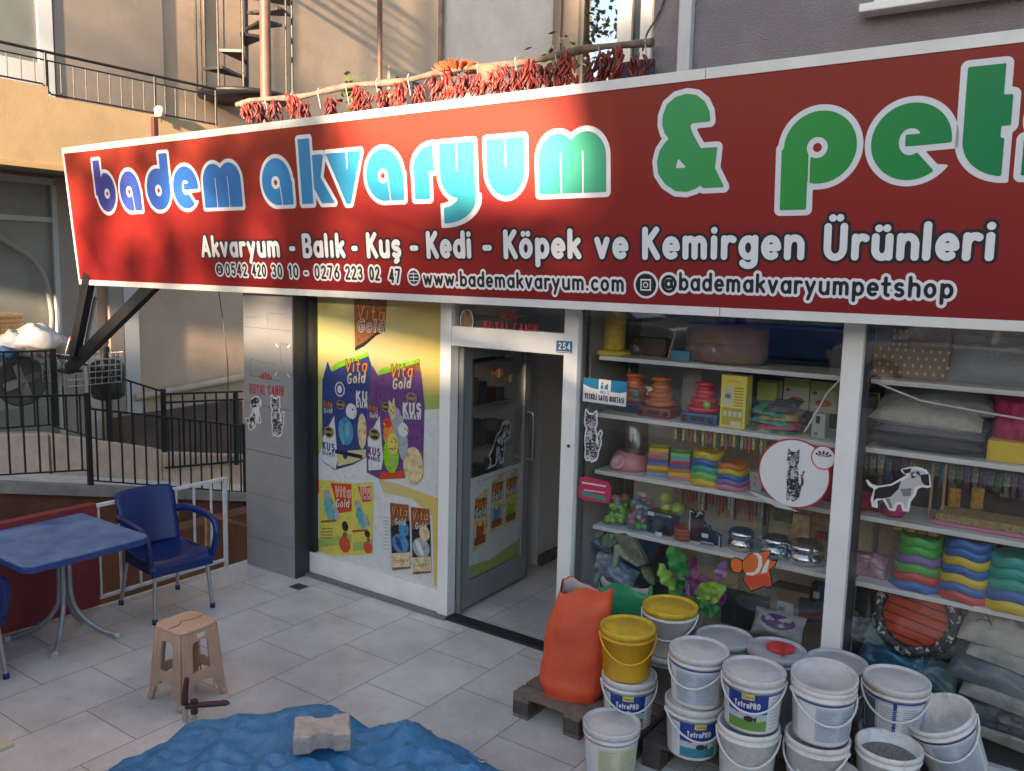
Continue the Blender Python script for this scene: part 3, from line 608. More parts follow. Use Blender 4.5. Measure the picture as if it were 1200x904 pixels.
# bags of rubbish on top
M_wbag = mat('white_plastic_bag', (.62, .58, .57), .35, ns=5, na=.15, bump=.5, bs=9)
for i, (px, py, r, lab, c) in enumerate(((12, 402, .20, 'white plastic bag leftmost on the fan unit', None), (42, 398, .24, 'large rumpled white plastic bag on the fan unit', None), (66, 406, .17, 'small pinkish plastic bag at the right end of the fan unit', (.6, .47, .45)), (8, 412, .10, 'small blue plastic bag tucked under the white bags', (.1, .2, .4)))):
    c0 = XW(px, py, -9.65+.12*(i % 2)); m = MB()
    def wv(a, j, i=i): return .03*math.sin(a*3+j+i)
    prof = [(r*(.2+.9*math.sin(math.pi*(j+.4)/9))*(1+.08*math.sin(j*2.3+i)), -r*.7+r*1.3*j/8) for j in range(9)]
    m.lathe([(1e-4, -r*.7)]+prof+[(1e-4, r*.62)], c0, 18, wave=wv)
    o = m.build('rubbish_bag', M_wbag if c is None else mat('bag_col%d' % i, c, .4, bump=.5, bs=9)); tag(o, lab, 'bag', 'plastic bags on the fan unit')
q = XW(8, 380, -9.75); wb = thing('wicker_crate', 'woven straw crate behind the white bags', 'crate', q)
MB().box(q[0]-.2, q[0]+.1, q[1]-.4, q[1]+.12, q[2]-.16, q[2]+.12).build('side', mat('straw', (.38, .25, .13), .8, ns=40, na=.5), wb)
m = MB()
for k in range(5): m.box(q[0]+.1, q[0]+.112, q[1]-.4, q[1]+.12, q[2]-.13+k*.05, q[2]-.105+k*.05)
m.build('weave', mat('straw_dark', (.22, .13, .06), .8), wb)
# shopping cart
c = XW(97, 452, -9.3); ct = thing('shopping_cart', 'wire shopping cart with red ended handle behind the railing', 'shopping cart', c)
M_wire = mat('cart_wire', (.42, .42, .42), .4, metal=.7)
x, y, z = c; tp = XW(97, 412, -9.3)[2]; L = .42
m = MB()
for k in range(6):
    t = k/5; zz = z+.04+(tp-z-.04)*t; a = .26+.04*t
    m.tube([(x-a, y-.3, zz), (x+a, y-.3, zz), (x+a, y+.3, zz), (x-a, y+.3, zz)], .006, 5, closed=True)
for k in range(9):
    yy = y-.3+.6*k/8; m.tube([(x+.26, yy, z+.04), (x+.30, yy, tp)], .004, 5); m.tube([(x-.26, yy, z+.04), (x-.30, yy, tp)], .004, 5)
for k in range(6):
    xx = x-.26+.52*k/5; m.tube([(xx, y-.3, z+.04), (xx, y-.3, tp)], .004, 5); m.tube([(xx, y+.3, z+.04), (xx, y+.3, tp)], .004, 5)
m.build('basket', M_wire, ct)
a, b = XW(82, 397, -9.25), XW(112, 399, -9.25)
MB().tube([a, b], .016, 8).build('handle', mat('handle_grey', (.5, .5, .5), .4), ct)
MB().tube([a, a+(b-a)*.14], .026, 8).tube([b-(b-a)*.18, b], .026, 8).build('grip', mat('grip_red', (.45, .03, .03), .4), ct)
MB().tube([a, (x, y-.3, z), (x, y+.1, z-.25)], .012, 6).tube([b, (x, y+.3, z), (x, y+.3, z-.25)], .012, 6).build('frame', M_wire, ct)
q = XW(124, 434, -9.6); m = MB().box(q[0]-.12, q[0]+.12, q[1]-.16, q[1]+.2, q[2]-.35, q[2]+.12)
tag(m.build('covered_bin', mat('dark_green_cover', (.03, .034, .03), .7, ns=9, na=.6, bump=.5, bs=12), bevel=.08), 'dark covered bin beside the shopping cart', 'bin')

# spiral stair
cx_, cy_ = XW(287, 60, -10.0)[0:2]; zf = XW(285, 112, -10.0)[2]
st = thing('spiral_staircase', 'black iron spiral staircase on the beige wall', 'staircase', (cx_, cy_, zf))
MB().tube([(cx_, cy_, zf-.15), (cx_, cy_, zf+5)], .05, 10).build('pole', M_black, st)
RS = .62
MB().lathe([(.05, -.05), (RS, -.05), (RS, 0), (.05, 0)], (cx_, cy_, zf), 20).build('platform', M_black, st)
for k in range(14):
    a = rad(-80+k*26); z = zf+.22+k*.21; da = rad(15)
    MB().prism([(cx_+.04*math.cos(a-da), cy_+.04*math.sin(a-da), z), (cx_+RS*math.cos(a-da), cy_+RS*math.sin(a-da), z), (cx_+RS*math.cos(a+da), cy_+RS*math.sin(a+da), z), (cx_+.04*math.cos(a+da), cy_+.04*math.sin(a+da), z)], (0, 0, .035)).build('tread', M_black, st)
for k in range(12):
    a = rad(-100+k*30); MB().tube([(cx_+RS*math.cos(a), cy_+RS*math.sin(a), zf), (cx_+RS*math.cos(a), cy_+RS*math.sin(a), zf+3.4)], .014, 6).build('baluster', M_bal, st)

# two brown poles rising behind the sign
for px, rr, lab in ((311, .055, 'thick dark brown pole rising behind the sign near the spiral stair'), (445, .024, 'thin brown pole rising behind the middle of the sign')):
    q = P(px, 60, 4.66); tag(MB().tube([(q[0], q[1], 2.5), (q[0]-.0, q[1], 7)], rr*.8, 12).build('roof_pole', mat('brown_pole', (.10, .055, .045), .6, ns=6, na=.25)), lab, 'pole', 'brown poles behind the sign')
q = P(181, 140, 4.5); tag(MB().box(q[0]-.025, q[0]+.025, 4.48, 4.52, 2.4, q[2]+.02).build('sign_upright', mat('dark_red_steel', (.10, .03, .03), .6)), 'short dark red upright behind the left end of the sign', 'upright')

# horizontal rail with dried peppers
rA, rB = P(278, 123, 4.62), P(765, 48, 4.62)
rail = thing('drying_rail', 'weathered horizontal pole above the sign with strings tied to it', 'rail', rA)
pts = [Vector(rA)+(Vector(rB)-Vector(rA))*t + Vector((0, 0, .012*math.sin(t*23))) for t in [k/24 for k in range(25)]]
MB().tube(pts, [.022+.006*math.sin(k*1.9) for k in range(25)], 9).build('pole', mat('weathered_wood', (.14, .10, .08), .8, ns=9, na=.45, bump=.4), rail)
for t in np.linspace(.02, .99, 13):
    m = MB()
    p = Vector(rA)+(Vector(rB)-Vector(rA))*t; m.tube([(p.x-.012, p.y, p.z+.03), (p.x, p.y-.024, p.z), (p.x+.01, p.y, p.z-.12)], .0035, 5)
    m.build('tie', mat('string_grey', (.4, .36, .32), .8), rail)
M_pep = mat('dried_pepper', (.05, .007, .008), .5, ns=11, na=.55, col2=(.16, .016, .014)); M_pep2 = mat('bright_pepper', (.22, .022, .014), .45, ns=11, na=.4)
def pepper(mb, p, d, L, r):
    a = Vector(p); d = Vector(d).normalized(); s = d.cross(Vector((.3, .9, .2))).normalized()
    mb.tube([a, a+d*L*.35+s*L*.06, a+d*L*.7+s*L*.04, a+d*L-s*L*.08], [r*.7, r, r*.75, r*.1], 6)
strings = [(291, 132, 26), (303, 130, 20), (322, 128, 16), (343, 122, 24), (357, 128, 12), (387, 124, 16), (419, 116, 26), (428, 118, 14), (450, 116, 18), (468, 110, 22), (490, 112, 16), (510, 104, 22), (523, 100, 26), (543, 100, 18), (562, 98, 16), (575, 94, 24), (590, 92, 22), (606, 92, 14), (621, 86, 24), (633, 90, 20), (648, 88, 18), (662, 80, 28), (696, 82, 22), (712, 78, 28), (726, 74, 26), (748, 78, 16)]
for i, (px, py, L) in enumerate(strings):
    q = P(px, py, 4.6); m = MB(); H_ = L*.0052
    for k in range(30+(i*7)%14):
        a = random.uniform(0, 6.28); t = random.random(); p = (q[0]+random.gauss(0, .028), q[1]+random.uniform(-.03, .03), q[2]+H_*(.75-1.2*t))
        pepper(m, p, (math.cos(a)*.45, math.sin(a)*.4, -1+random.random()*.35), random.uniform(.05, .09), random.uniform(.008, .012))
    m.tube([(q[0], q[1], q[2]+H_*.3), (q[0], q[1]+.01, q[2]+H_*.6+.03)], .002, 4)
    sh = px/1200
    tag(m.build('pepper_string', [M_pep if i % 3 else M_pep2]), 'string of dried red peppers hanging from the pole above the sign', 'dried peppers', 'strings of dried red peppers')
q = P(537, 78, 4.66); m = MB()
for k in range(90):
    a = random.uniform(0, 6.28); t = random.random()**.5; pepper(m, (q[0]+.15*t*math.cos(a), q[1]+.1*t*math.sin(a), q[2]+.05*(1-t)-.04), (math.cos(a), math.sin(a)*.6, .5), .07, .011)
tag(m.build('pepper_heap', mat('orange_pepper', (.5, .09, .03), .5, ns=14, na=.4)), 'round heap of orange red peppers on the pole by the grey wall', 'dried peppers')
q = P(575, 88, 4.64); o = MB().lathe([(1e-4, -.06), (.07, -.06), (.09, .04), (.085, .05), (1e-4, .05)], q, 14).build('clay_pot', mat('clay', (.25, .11, .07), .8)); tag(o, 'brown clay pot between the pepper strings', 'pot')
for px, py, lab in ((413, 108, 'green leafy plant among the peppers above the sign'), (658, 70, 'small green plant below the upper window')):
    q = P(px, py, 4.75); m = MB()
    for k in range(70):
        c = Vector(q)+Vector((random.gauss(0, .08), random.gauss(0, .05), random.gauss(0, .08))); a = random.uniform(0, 6.28); u = Vector((math.cos(a), math.sin(a), random.uniform(-.6, .6)))*.03; v = Vector((-math.sin(a), math.cos(a), random.uniform(-1, 1)))*.015
        m.add([c-u, c+v, c+u, c-v], [(0, 1, 2, 3)])
    pt = thing('green_plant', lab, 'plant', q); m.build('leaves', mat('leaf_green', (.09, .16, .03), .6, ns=20, na=.4), pt)
    MB().tube([(q[0], q[1], 2.5), (q[0], q[1], q[2])], .01, 5).build('stem', mat('stem_green', (.08, .1, .03), .7), pt)
# dark cloths near the rail end
q = P(742, 84, 4.62); m = MB().box(q[0]-.14, q[0]+.14, q[1]-.02, q[1]+.02, q[2]-.2, q[2]+.06)
tag(m.build('dark_cloth', mat('navy_cloth', (.03, .025, .045), .8, ns=9, na=.5, bump=.6, bs=20), bevel=.03), 'dark blue cloth hung at the right end of the pole', 'cloth')
a = [P(*k, 4.70) for k in ((782, -10), (771, 20), (757, 40), (753, 60))]
tag(MB().tube(rnd(a, .1), .006, 5).build('wall_cable', M_bal), 'loose cable hanging on the corner of the mauve wall', 'cable')
# ================================================================ SHOP SIGN
SO = np.array([0, 4.3, 2.26]); SV = np.array([0, -.11, 1.226]); SV = SV/np.linalg.norm(SV); smap = planemap(SO, (1, 0, 0), SV)
def SG(px, py):
    n = np.cross([1, 0, 0], SV); d = ray(px, py); t = ((SO-_C)@n)/(d@n); p = _C+t*d-SO; return p[0], p@SV
sign = thing('shop_sign', 'long red fascia sign with blue to green rounded lettering over the pet shop', 'shop sign', (-2.7, 4.35, 2.3))
def sbox(mb, u0, u1, v0, v1, o0, o1, mi=0):
    c = [smap(u, v, o) for o in (o0, o1) for v in (v0, v1) for u in (u0, u1)]
    return mb.add(c, [(0, 2, 3, 1), (4, 5, 7, 6), (0, 1, 5, 4), (2, 6, 7, 3), (0, 4, 6, 2), (1, 3, 7, 5)], mi)
SL, SRT, STP = -8.03, 2.6, 1.235
M_red = gradmat('sign_red', 2, [(0, (.195, .004, .006)), (.45, (.235, .009, .008)), (1, (.225, .022, .010))], 2.26, 3.5, .55)  # deeper red at the bottom, more orange towards the top
M_red.node_tree.nodes['Principled BSDF'].inputs['Specular IOR Level'].default_value = .42
M_signw = mat('sign_white', (.70, .69, .67), .45, ns=4, na=.08)
sbox(MB(), SL, SRT, 0, STP, -.16, 0).build('panel', M_red, sign)
m = MB()
sbox(m, SL-.004, SL+.022, -.004, STP+.004, -.165, .006)
us = [SL+.0225, -5.0, -1.8, -.31, 1.2, SRT]
for a, b in zip(us[:-1], us[1:]):
    sbox(m, a, b-.004, STP-.048, STP+.004, -.165, .006); sbox(m, a+.1 if a > SL+.1 else a, b+.096 if b < SRT else b, -.004, .042, -.165, .006)
m.build('frame', M_signw, sign)
# --- title
INK = gradmat('title_print', 0, [(0, (.055, .05, .30)), (.16, (.025, .12, .46)), (.36, (.02, .21, .50)), (.52, (.03, .29, .44)), (.64, (.04, .33, .36)), (.75, (.05, .31, .12)), (.85, (.035, .29, .05)), (1, (.0, .20, .07))], -7.55, -.4)
vb, vx, va = .655, .985, 1.10; vc = (vb+vx)/2; R_ = (vx-vb)/2
mn, mxx = np.minimum, np.maximum
def L_b(x0, x1):
    cx = (x0+x1)/2+.01; rx = x1-cx
    return lambda U, V: mxx(mn(d_box(U, V, x0, x0+.105, .80, va), mn(d_ell(U, V, cx, vc, rx, R_), d_box(U, V, x0, x0+.06, vc, va))), -mn(d_ell(U, V, cx+.012, vc-.01, .045, .045), d_poly(U, V, [(x0+.112, 1.1), (x0+.105, 1.1), (x0+.105, .95), (x0+.16, 1.0)])))
def L_a(x0, x1):
    cx = (x0+x1)/2-.005; rx = cx-x0
    return lambda U, V: mxx(mn(d_ell(U, V, cx, vc, rx, R_), d_box(U, V, cx+.01, x1, vb, vc)), -mn(d_ell(U, V, cx-.01, vc-.005, .048, .048), d_seg(U, V, (cx+.035, vc-.03), (cx+.055, vb-.05))-.006))
def L_d(x0, x1):
    cx = (x0+x1)/2-.01; rx = cx-x0
    return lambda U, V: mxx(mn(mn(d_ell(U, V, cx, vc, rx, R_), d_ell(U, V, cx+.02, vc, rx, R_)), d_box(U, V, x1-.115, x1, vc, va)), -d_ell(U, V, cx+.01, vc-.01, .048, .048))
def L_e(x0, x1):
    cx = (x0+x1)/2; rx = cx-x0
    return lambda U, V: mxx(d_ell(U, V, cx, vc, rx, R_), -mn(mxx(d_ell(U, V, cx, vc, .05, .06), -d_box(U, V, cx-.02, x1, vc-.018, vc+.03)), d_poly(U, V, [(cx-.02, vc-.02), (x1+.1, vc-.008), (x1+.1, vc-.15), (cx+.10, vc-.13), (cx+.03, vc-.05)])))
def L_m(x0, x1, sl=.006):
    w_ = x1-x0; rx = w_*.29
    return lambda U, V: mxx(mn(mn(d_ell(U, V, x0+rx, vc+.03, rx, vx-vc-.03), d_ell(U, V, x1-rx, vc+.03, rx, vx-vc-.03)), d_box(U, V, x0, x1, vb, vc+.03)), -mn(d_seg(U, V, (x0+w_*.345, vb-.1), (x0+w_*.335, vc+.06))-sl, d_seg(U, V, (x0+w_*.665, vb-.1), (x0+w_*.665, vc+.06))-sl))
def L_k(x0, x1):
    pl = [(x0+.135, .985), (x0+.235, .985), (x0+.245, .975), (x0+.205, .83), (x1, .655), (x0+.205, .655), (x0+.135, .76)]
    return lambda U, V: mn(d_box(U, V, x0, x0+.115, vb, va), d_poly(U, V, pl))
def L_v(x0, x1):
    c = (x0+x1)/2+.02
    return lambda U, V: mxx(d_poly(U, V, [(x0, vx), (x1, vx), (c+.025, .645), (c-.015, .645)]), -d_poly(U, V, [(c+.0, vx+.05), (c+.03, vx+.05), (c+.008, .80)]))
def L_r(x0, x1):
    return lambda U, V: mn(d_box(U, V, x0, x0+.125, vb, .86), mxx(d_ell(U, V, x1, .845, x1-x0, .14), mxx(U-x1, .825-V)))
def L_y(x0, x1):
    c = (x0+x1)/2
    return lambda U, V: mn(mxx(mn(d_box(U, V, x0, x1, .80, vx), d_ell(U, V, c, .80, c-x0, .145)), -(d_seg(U, V, (c+.0, vx+.1), (c, .82))-.007)),
                           mxx(mn(d_box(U, V, c+.03, x1, .64, .86), mxx(d_ell(U, V, x0+.02, .64, x1-x0-.02, .135), V-.64)), -mn(d_ell(U, V, x0+.02, .66, .12, .07), U-1e9)*1.0) if False else
                           mxx(mn(d_box(U, V, x1-.12, x1, .64, .86), mxx(mxx(d_ell(U, V, x0+.02, .65, x1-x0-.02, .15), V-.65), x0+.02-U)), -d_ell(U, V, x0, .67, .14, .075)))
def L_u(x0, x1):
    c = (x0+x1)/2
    return lambda U, V: mxx(mn(d_box(U, V, x0, x1, .81, vx), d_ell(U, V, c, .81, c-x0, .155)), -(d_seg(U, V, (c, vx+.1), (c, .83))-.007))
def L_p(x0, x1):
    cx = (x0+x1)/2+.005; rx = x1-cx
    return lambda U, V: mxx(mn(d_ell(U, V, cx, vc, rx, R_), d_box(U, V, x0, x0+.125, .535, vc)), -mn(d_ell(U, V, cx-.01, vc+.0, .05, .05), d_seg(U, V, (x0+.132, vc-.02), (x0+.134, .5))-.006))
def L_t(x0, x1):
    return lambda U, V: mn(mn(d_box(U, V, x0, x0+.14, .80, va+.01), d_box(U, V, x0+.05, x1, .862, vx)), mxx(d_ell(U, V, x0+.17, .81, .17, .155), mxx(U-x1+.02, V-.81)))
def L_s(x0, x1):
    c = (x0+x1)/2
    return lambda U, V: mn(mxx(d_ell(U, V, c+.02, .88, c-x0, .105), -(d_seg(U, V, (c+.02, .87), (x1+.1, .87))-.008)), d_box(U, V, x0, c+.06, vb, .80)-.0)
def L_h(x0, x1):
    c = (x0+x1)/2
    return lambda U, V: mxx(mn(d_box(U, V, x0, x0+.11, vb, va), mn(d_ell(U, V, c, .82, c-x0, .165), d_box(U, V, x0, x1, vb, .82))), -(d_seg(U, V, (c, vb-.1), (c, .86))-.007))
def L_o(x0, x1):
    c = (x0+x1)/2; return lambda U, V: mxx(d_ell(U, V, c, vc, c-x0, R_), -d_ell(U, V, c, vc, .05, .05))
ampp = [SG(580+x/3.75, y/3.75) for x, y in ((868, 541), (946, 533), (943, 490), (923, 448), (888, 420), (845, 414), (797, 427), (757, 461), (739, 510), (737, 550), (747, 585), (766, 612))] + \
       [SG(480+x/3.158, 120+y/3.158) for x, y in ((945, 152), (927, 180), (917, 220), (922, 265), (947, 303), (985, 328), (1025, 331), (1060, 319), (1076, 306), (1088, 317), (1163, 313), (1130, 245), (1139, 167), (1078, 171), (1052, 125), (1038, 90))]
amph = [SG(480+x/3.158, 120+y/3.158) for x, y in ((984, 246), (994, 206), (1028, 243))]
def L_amp(x0, x1): return lambda U, V: mxx(d_poly(U, V, ampp), -d_poly(U, V, amph))
M_out = mat('title_outline', (.66, .68, .72), .4)
for key, fn, x0, x1, lo in (('b', L_b, -7.55, -7.24, .5), ('a', L_a, -7.165, -6.86, .5), ('d', L_d, -6.76, -6.43, .5), ('e', L_e, -6.385, -6.055, .5), ('m', L_m, -5.985, -5.52, .5), ('a', L_a, -5.27, -4.945, .5), ('k', L_k, -4.85, -4.52, .5), ('v', L_v, -4.575, -4.24, .5), ('a', L_a, -4.20, -3.87, .5), ('r', L_r, -3.775, -3.61, .5), ('y', L_y, -3.558, -3.285, .4), ('u', L_u, -3.19, -2.915, .5), ('m', L_m, -2.815, -2.375, .5), ('&', L_amp, -2.09, -1.66, .5), ('p', L_p, -1.405, -1.06, .4), ('e', L_e, -.995, -.665, .5), ('t', L_t, -.62, -.445, .5), ('s', L_s, -.39, -.16, .5), ('h', L_h, -.09, .24, .5), ('o', L_o, .3, .63, .5), ('p', L_p, .7, 1.04, .4)):
    a = Art(smap); a.sdf(fn(x0, x1), (x0-.06, x1+.06, lo, 1.2), .0065, [(.029, M_out, .0015), (.0015, INK, .003)]); a.build('letter', sign)
# --- second and third line
M_bub = mat('bubble_white', (.74, .74, .76), .4); M_ink = mat('ink_black', (.015, .015, .02), .4)
a = Art(smap)
for wd, p0, p1 in (('Akvaryum', 237, 329), ('-', 340, 347), ('Balık', 355, 405), ('-', 413, 420), ('Kuş', 430, 471), ('-', 481, 491), ('Kedi', 500, 553), ('-', 566, 577), ('Köpek', 590, 681), ('ve', 697, 736), ('Kemirgen', 752, 942), ('Ürünleri', 964, 1165)):
    y = 302; u0, u1 = SG(p0, y)[0]+.012, SG(p1, y)[0]-.012; bs = .275+(u0+6.1)*.0055
    a.text(wd, u0, u1, bs, .148, [(.014, M_ink, .0012), (0, M_bub, .0025)], wt=.235, res=.0036, slope=.005, track=.03)
a.build('product_lettering', sign)
a = Art(smap)
def icon_ring(px, py, r, inner):
    u, v = SG(px, py); a.ell(u, v, r+.013, r+.013, M_bub, .0012); a.ell(u, v, r, r, M_ink, .0022); return u, v
u, v = icon_ring(257.5, 316, .045, 0); a.rect(u-.014, u+.014, v-.026, v+.026, M_bub, .0032); a.rect(u-.009, u+.009, v-.015, v+.018, M_ink, .0042)
u, v = icon_ring(485, 325, .045, 0)
for k in (-.022, 0, .022): a.rect(u-.036, u+.036, v+k-.003, v+k+.003, M_bub, .0032); 
a.rect(u-.003, u+.003, v-.036, v+.036, M_bub, .0040)
u, v = icon_ring(757, 334, .062, 0); a.rect(u-.032, u+.032, v-.032, v+.032, M_bub, .0032); a.rect(u-.024, u+.024, v-.024, v+.024, M_ink, .0040); a.ell(u, v, .016, .016, M_bub, .0048); a.ell(u, v, .010, .010, M_ink, .0056)
for wd, p0, p1, sl in (('0542', 265, 291, 0), ('420', 296, 313, 0), ('30', 319, 332, 0), ('10', 339, 351, 0), ('-', 357, 362, 0), ('0276', 369, 399, 0), ('223', 405, 426, 0), ('02', 433, 446, 0), ('47', 456, 470, 0), ('www.bademakvaryum.com', 496, 732, 0), ('@bademakvaryumpetshop', 775, 1118, 0)):
    y = 325+(p0-265)*.022; u0, u1 = SG(p0, y)[0]+.008, SG(p1, y)[0]-.008; bs = .128-.012*(1 if p0 > 450 else 0)-(.010 if 490 < p0 < 770 else 0)+(.01 if p0 > 770 else 0)
    hh = .085 if p0 < 490 else .088
    a.text(wd, u0, u1, bs, hh, [(.014, M_bub, .0012), (0, M_ink, .0024)], wt=.19, res=.0032, slope=.002 if p0 < 770 else .003, track=.08)
a.build('contact_lettering', sign)

# ================================================================ POSTER IN THE LEFT WINDOW
PY = 4.60
pmap = planemap((0, PY, 0), (1, 0, 0), (0, 0, 1))
c4 = lambda pts, k=1: [(q[0], q[2]) for q in [P(270+x/4.444, 340+y/4.444, PY) for x, y in pts]]
c5 = lambda pts, k=1: [(q[0], q[2]) for q in [P(270+x/4.444, 520+y/4.444, PY) for x, y in pts]]
def col(n, c, r=.3): return mat('print_'+n, c, r, ns=26, na=.32 if n == 'cream' else .20 if n in ('brown', 'orange', 'sky', 'teal', 'lime', 'grey', 'gold') else .05)
pw, py_, pg = col('white', (.55, .58, .58)), gradmat('print_yellow', 0, [(0, (.50, .49, .19)), (.45, (.48, .43, .22)), (1, (.56, .44, .12))], -5.1, -3.8, .25), col('green', (.30, .40, .10))  # shaded yellow at left, sunlit yellow at right, put into the colour
pbl, ppu, pbr, por = col('navy', (.03, .05, .18)), col('purple', (.12, .05, .18)), col('brown', (.22, .09, .035)), col('orange', (.62, .22, .04))
pk, pgd, pred, pteal, psk, pcr = col('black', (.02, .02, .025)), col('gold', (.25, .19, .08)), col('red', (.50, .06, .03)), col('teal', (.10, .34, .33)), col('sky', (.06, .22, .42)), col('cream', (.55, .45, .25))
plg, pgy, pvg = col('lime', (.20, .48, .02)), col('grey', (.30, .33, .37)), col('pale', (.56, .60, .55))
pyb = col('boxyellow', (.56, .49, .09))
A = Art(pmap)
x0, x1, z0, z1 = -5.098, -3.803, .192, 2.355
A.rect(x0, x1, z0, z1, pw, 0)
def clip(p): return [(min(max(u, x0+.001), x1-.001), min(max(v, z0+.001), z1-.001)) for u, v in p]
A.poly(clip(c4([(360, -120), (1140, -120), (1140, 548), (860, 560), (500, 650), (360, 745)])), py_, .001)
A.poly(clip(c4([(360, 745), (500, 650), (860, 560), (1140, 548), (1140, 620), (800, 640), (500, 745), (360, 850)])), pg, .001)
A.poly(clip(c5([(770, 185), (860, 205), (1140, 300), (1140, 840), (1060, 800), (1050, 380), (950, 290), (800, 255)])), py_, .001)
A.poly(clip(c5([(390, 560), (450, 640), (700, 720), (1140, 830), (1140, 850), (360, 640)])), pvg, .0014)
# hanging tag
A.poly(clip(c4([(642, -40), (822, -20), (806, 215), (760, 235), (700, 290), (650, 316)])), pbr, .002)
A.poly(c4([(650, 298), (700, 270), (760, 222), (806, 203), (806, 218), (760, 238), (700, 292), (650, 318)]), pk, .0028)
def ptext(t, fm, a, b, h, m_, off, out=None, ow=.005, wt=.13):
    p0, p1 = fm([a])[0], fm([b])[0]; sl = (p1[1]-p0[1])/(p1[0]-p0[0]); L = []
    if out: L.append((ow, out, off-.0006))
    h *= .80; A.text(t, p0[0], p1[0], p0[1], h, L+[(0, m_, off)], wt=wt, res=h/22, slope=sl, shear=.12 if wt < .15 else 0)
ptext('Vita', c4, (660, 150), (800, 165), .13, por, .0042, pk); ptext('Gold', c4, (665, 215), (795, 220), .11, pbr, .0042, pw)
# bags
def bag(bodypts5, mm, X): A.poly(bodypts5, mm, X)
blue = c4([(478, 600), (480, 470), (507, 370), (525, 418), (590, 385), (690, 345), (718, 335), (738, 400), (735, 560), (712, 640), (712, 880)])+c5([(710, 70), (640, 110), (545, 138), (482, 95)])
A.poly(blue, pbl, .002)
A.poly(c4([(527, 405), (560, 375), (690, 335), (718, 320), (722, 345), (690, 356), (590, 396), (530, 425)]), plg, .003)
pur = c4([(712, 600), (742, 395), (765, 437), (860, 410), (985, 375), (1000, 470), (1012, 600), (1006, 880)])+c5([(1004, 174), (910, 178), (780, 186), (712, 150)])
A.poly(pur, ppu, .0034)
A.poly(c4([(765, 428), (800, 405), (940, 370), (985, 355), (988, 385), (860, 420), (770, 445)]), plg, .0044)
A.poly(c4([(905, 400), (985, 376), (1000, 470), (985, 430), (950, 408)]), pbr, .0046)
for bx in (0, 238):
    o = .0048 if bx else .003
    ptext('Vita', c4, (600+bx, 430+bx*.12), (710+bx, 425+bx*.12), .12, por, o+.0012, pk); ptext('Gold', c4, (610+bx, 488+bx*.12), (700+bx, 482+bx*.12), .095, pw, o+.0012, pgd)
    A.poly(c4([(482+bx*.99, 770), (542+bx, 655), (560+bx, 880)])+c5([(550+bx, 135-bx*.0), (484+bx, 92+bx*.2)]), pw, o+.0002)
    for (ex, ey, er) in ((575, 597, 24), (515, 740, 30)):
        p = c4([(ex+bx, ey+bx*.05)])[0]; A.ell(p[0], p[1], er*.0019, er*.00155, pgd, o+.0008); A.ell(p[0], p[1], er*.0014, er*.00115, pk, o+.0014); A.rect(p[0]-er*.0016, p[0]+er*.0016, p[1]-er*.0004, p[1]+er*.0004, pgd, o+.0020)
    ptext('Vita', c4, (485+bx, 605+bx*.1), (530+bx, 612+bx*.1), .06, por, o+.001, pk, .004); ptext('Gold', c4, (490+bx, 640+bx*.1), (530+bx, 642+bx*.1), .05, pw, o+.001)
    ptext('KUŞ', c4, (484+bx, 828+bx*.11), (543+bx, 840+bx*.11), .07, pbl if not bx else ppu, o+.0014, None, wt=.24)
    ptext('KUMU' if not bx else 'MAMASI', c4, (484+bx, 855+bx*.11), (543+bx, 868+bx*.11), .035, pbl if not bx else ppu, o+.0014, None, wt=.24)
p = c4([(572, 517)])[0]; A.ell(p[0], p[1], .054, .058, pw, .0036); A.ell(p[0], p[1], .044, .047, pbl, .0042); A.ell(p[0], p[1], .026, .03, pw, .0048)
ptext('KU', c4, (658, 575), (712, 580), .085, pw, .0036, None, wt=.26); ptext('KUM', c4, (658, 610), (714, 614), .055, pw, .0036, None, wt=.26)
ptext('KUŞ', c4, (903, 645), (993, 648), .095, pw, .0056, None, wt=.26); ptext('MAMASI', c4, (903, 672), (993, 674), .045, pw, .0056, None, wt=.24)
p = c4([(945, 565)])[0]; A.ell(p[0], p[1], .054, .046, pgd, .0052); A.ell(p[0], p[1], .04, .034, ppu, .0058); A.rect(p[0]-.046, p[0]+.046, p[1]-.011, p[1]+.011, pgd, .0064)
def E(fm, x, y, rx, ry, m_, off, rot=0):
    p = fm([(x, y)])[0]; A.ell(p[0], p[1], rx*.00195, ry*.00155, m_, off, 26, rot)
# blue budgie
E(c4, 603, 735, 42, 70, psk, .0040, .12); E(c4, 632, 632, 30, 40, pw, .0046, -.2); E(c4, 640, 622, 5, 5, pk, .0052); E(c4, 650, 650, 6, 9, pcr, .0052); E(c4, 618, 668, 7, 6, pk, .0052); E(c4, 634, 676, 6, 6, pk, .0052); E(c4, 585, 760, 12, 46, pteal, .0052, .2); E(c4, 612, 735, 12, 46, pteal, .0052, .1); E(c4, 600, 850, 16, 30, pbl, .0046)
A.poly(c4([(548, 830), (690, 860), (690, 880), (548, 850)]), pk, .0054)
E(c4, 688, 735, 24, 88, pcr, .0036); 
# bottom strip of blue bag
A.poly(c5([(560, 40), (708, 30), (708, 70), (640, 100), (560, 118)]), py_, .0038)
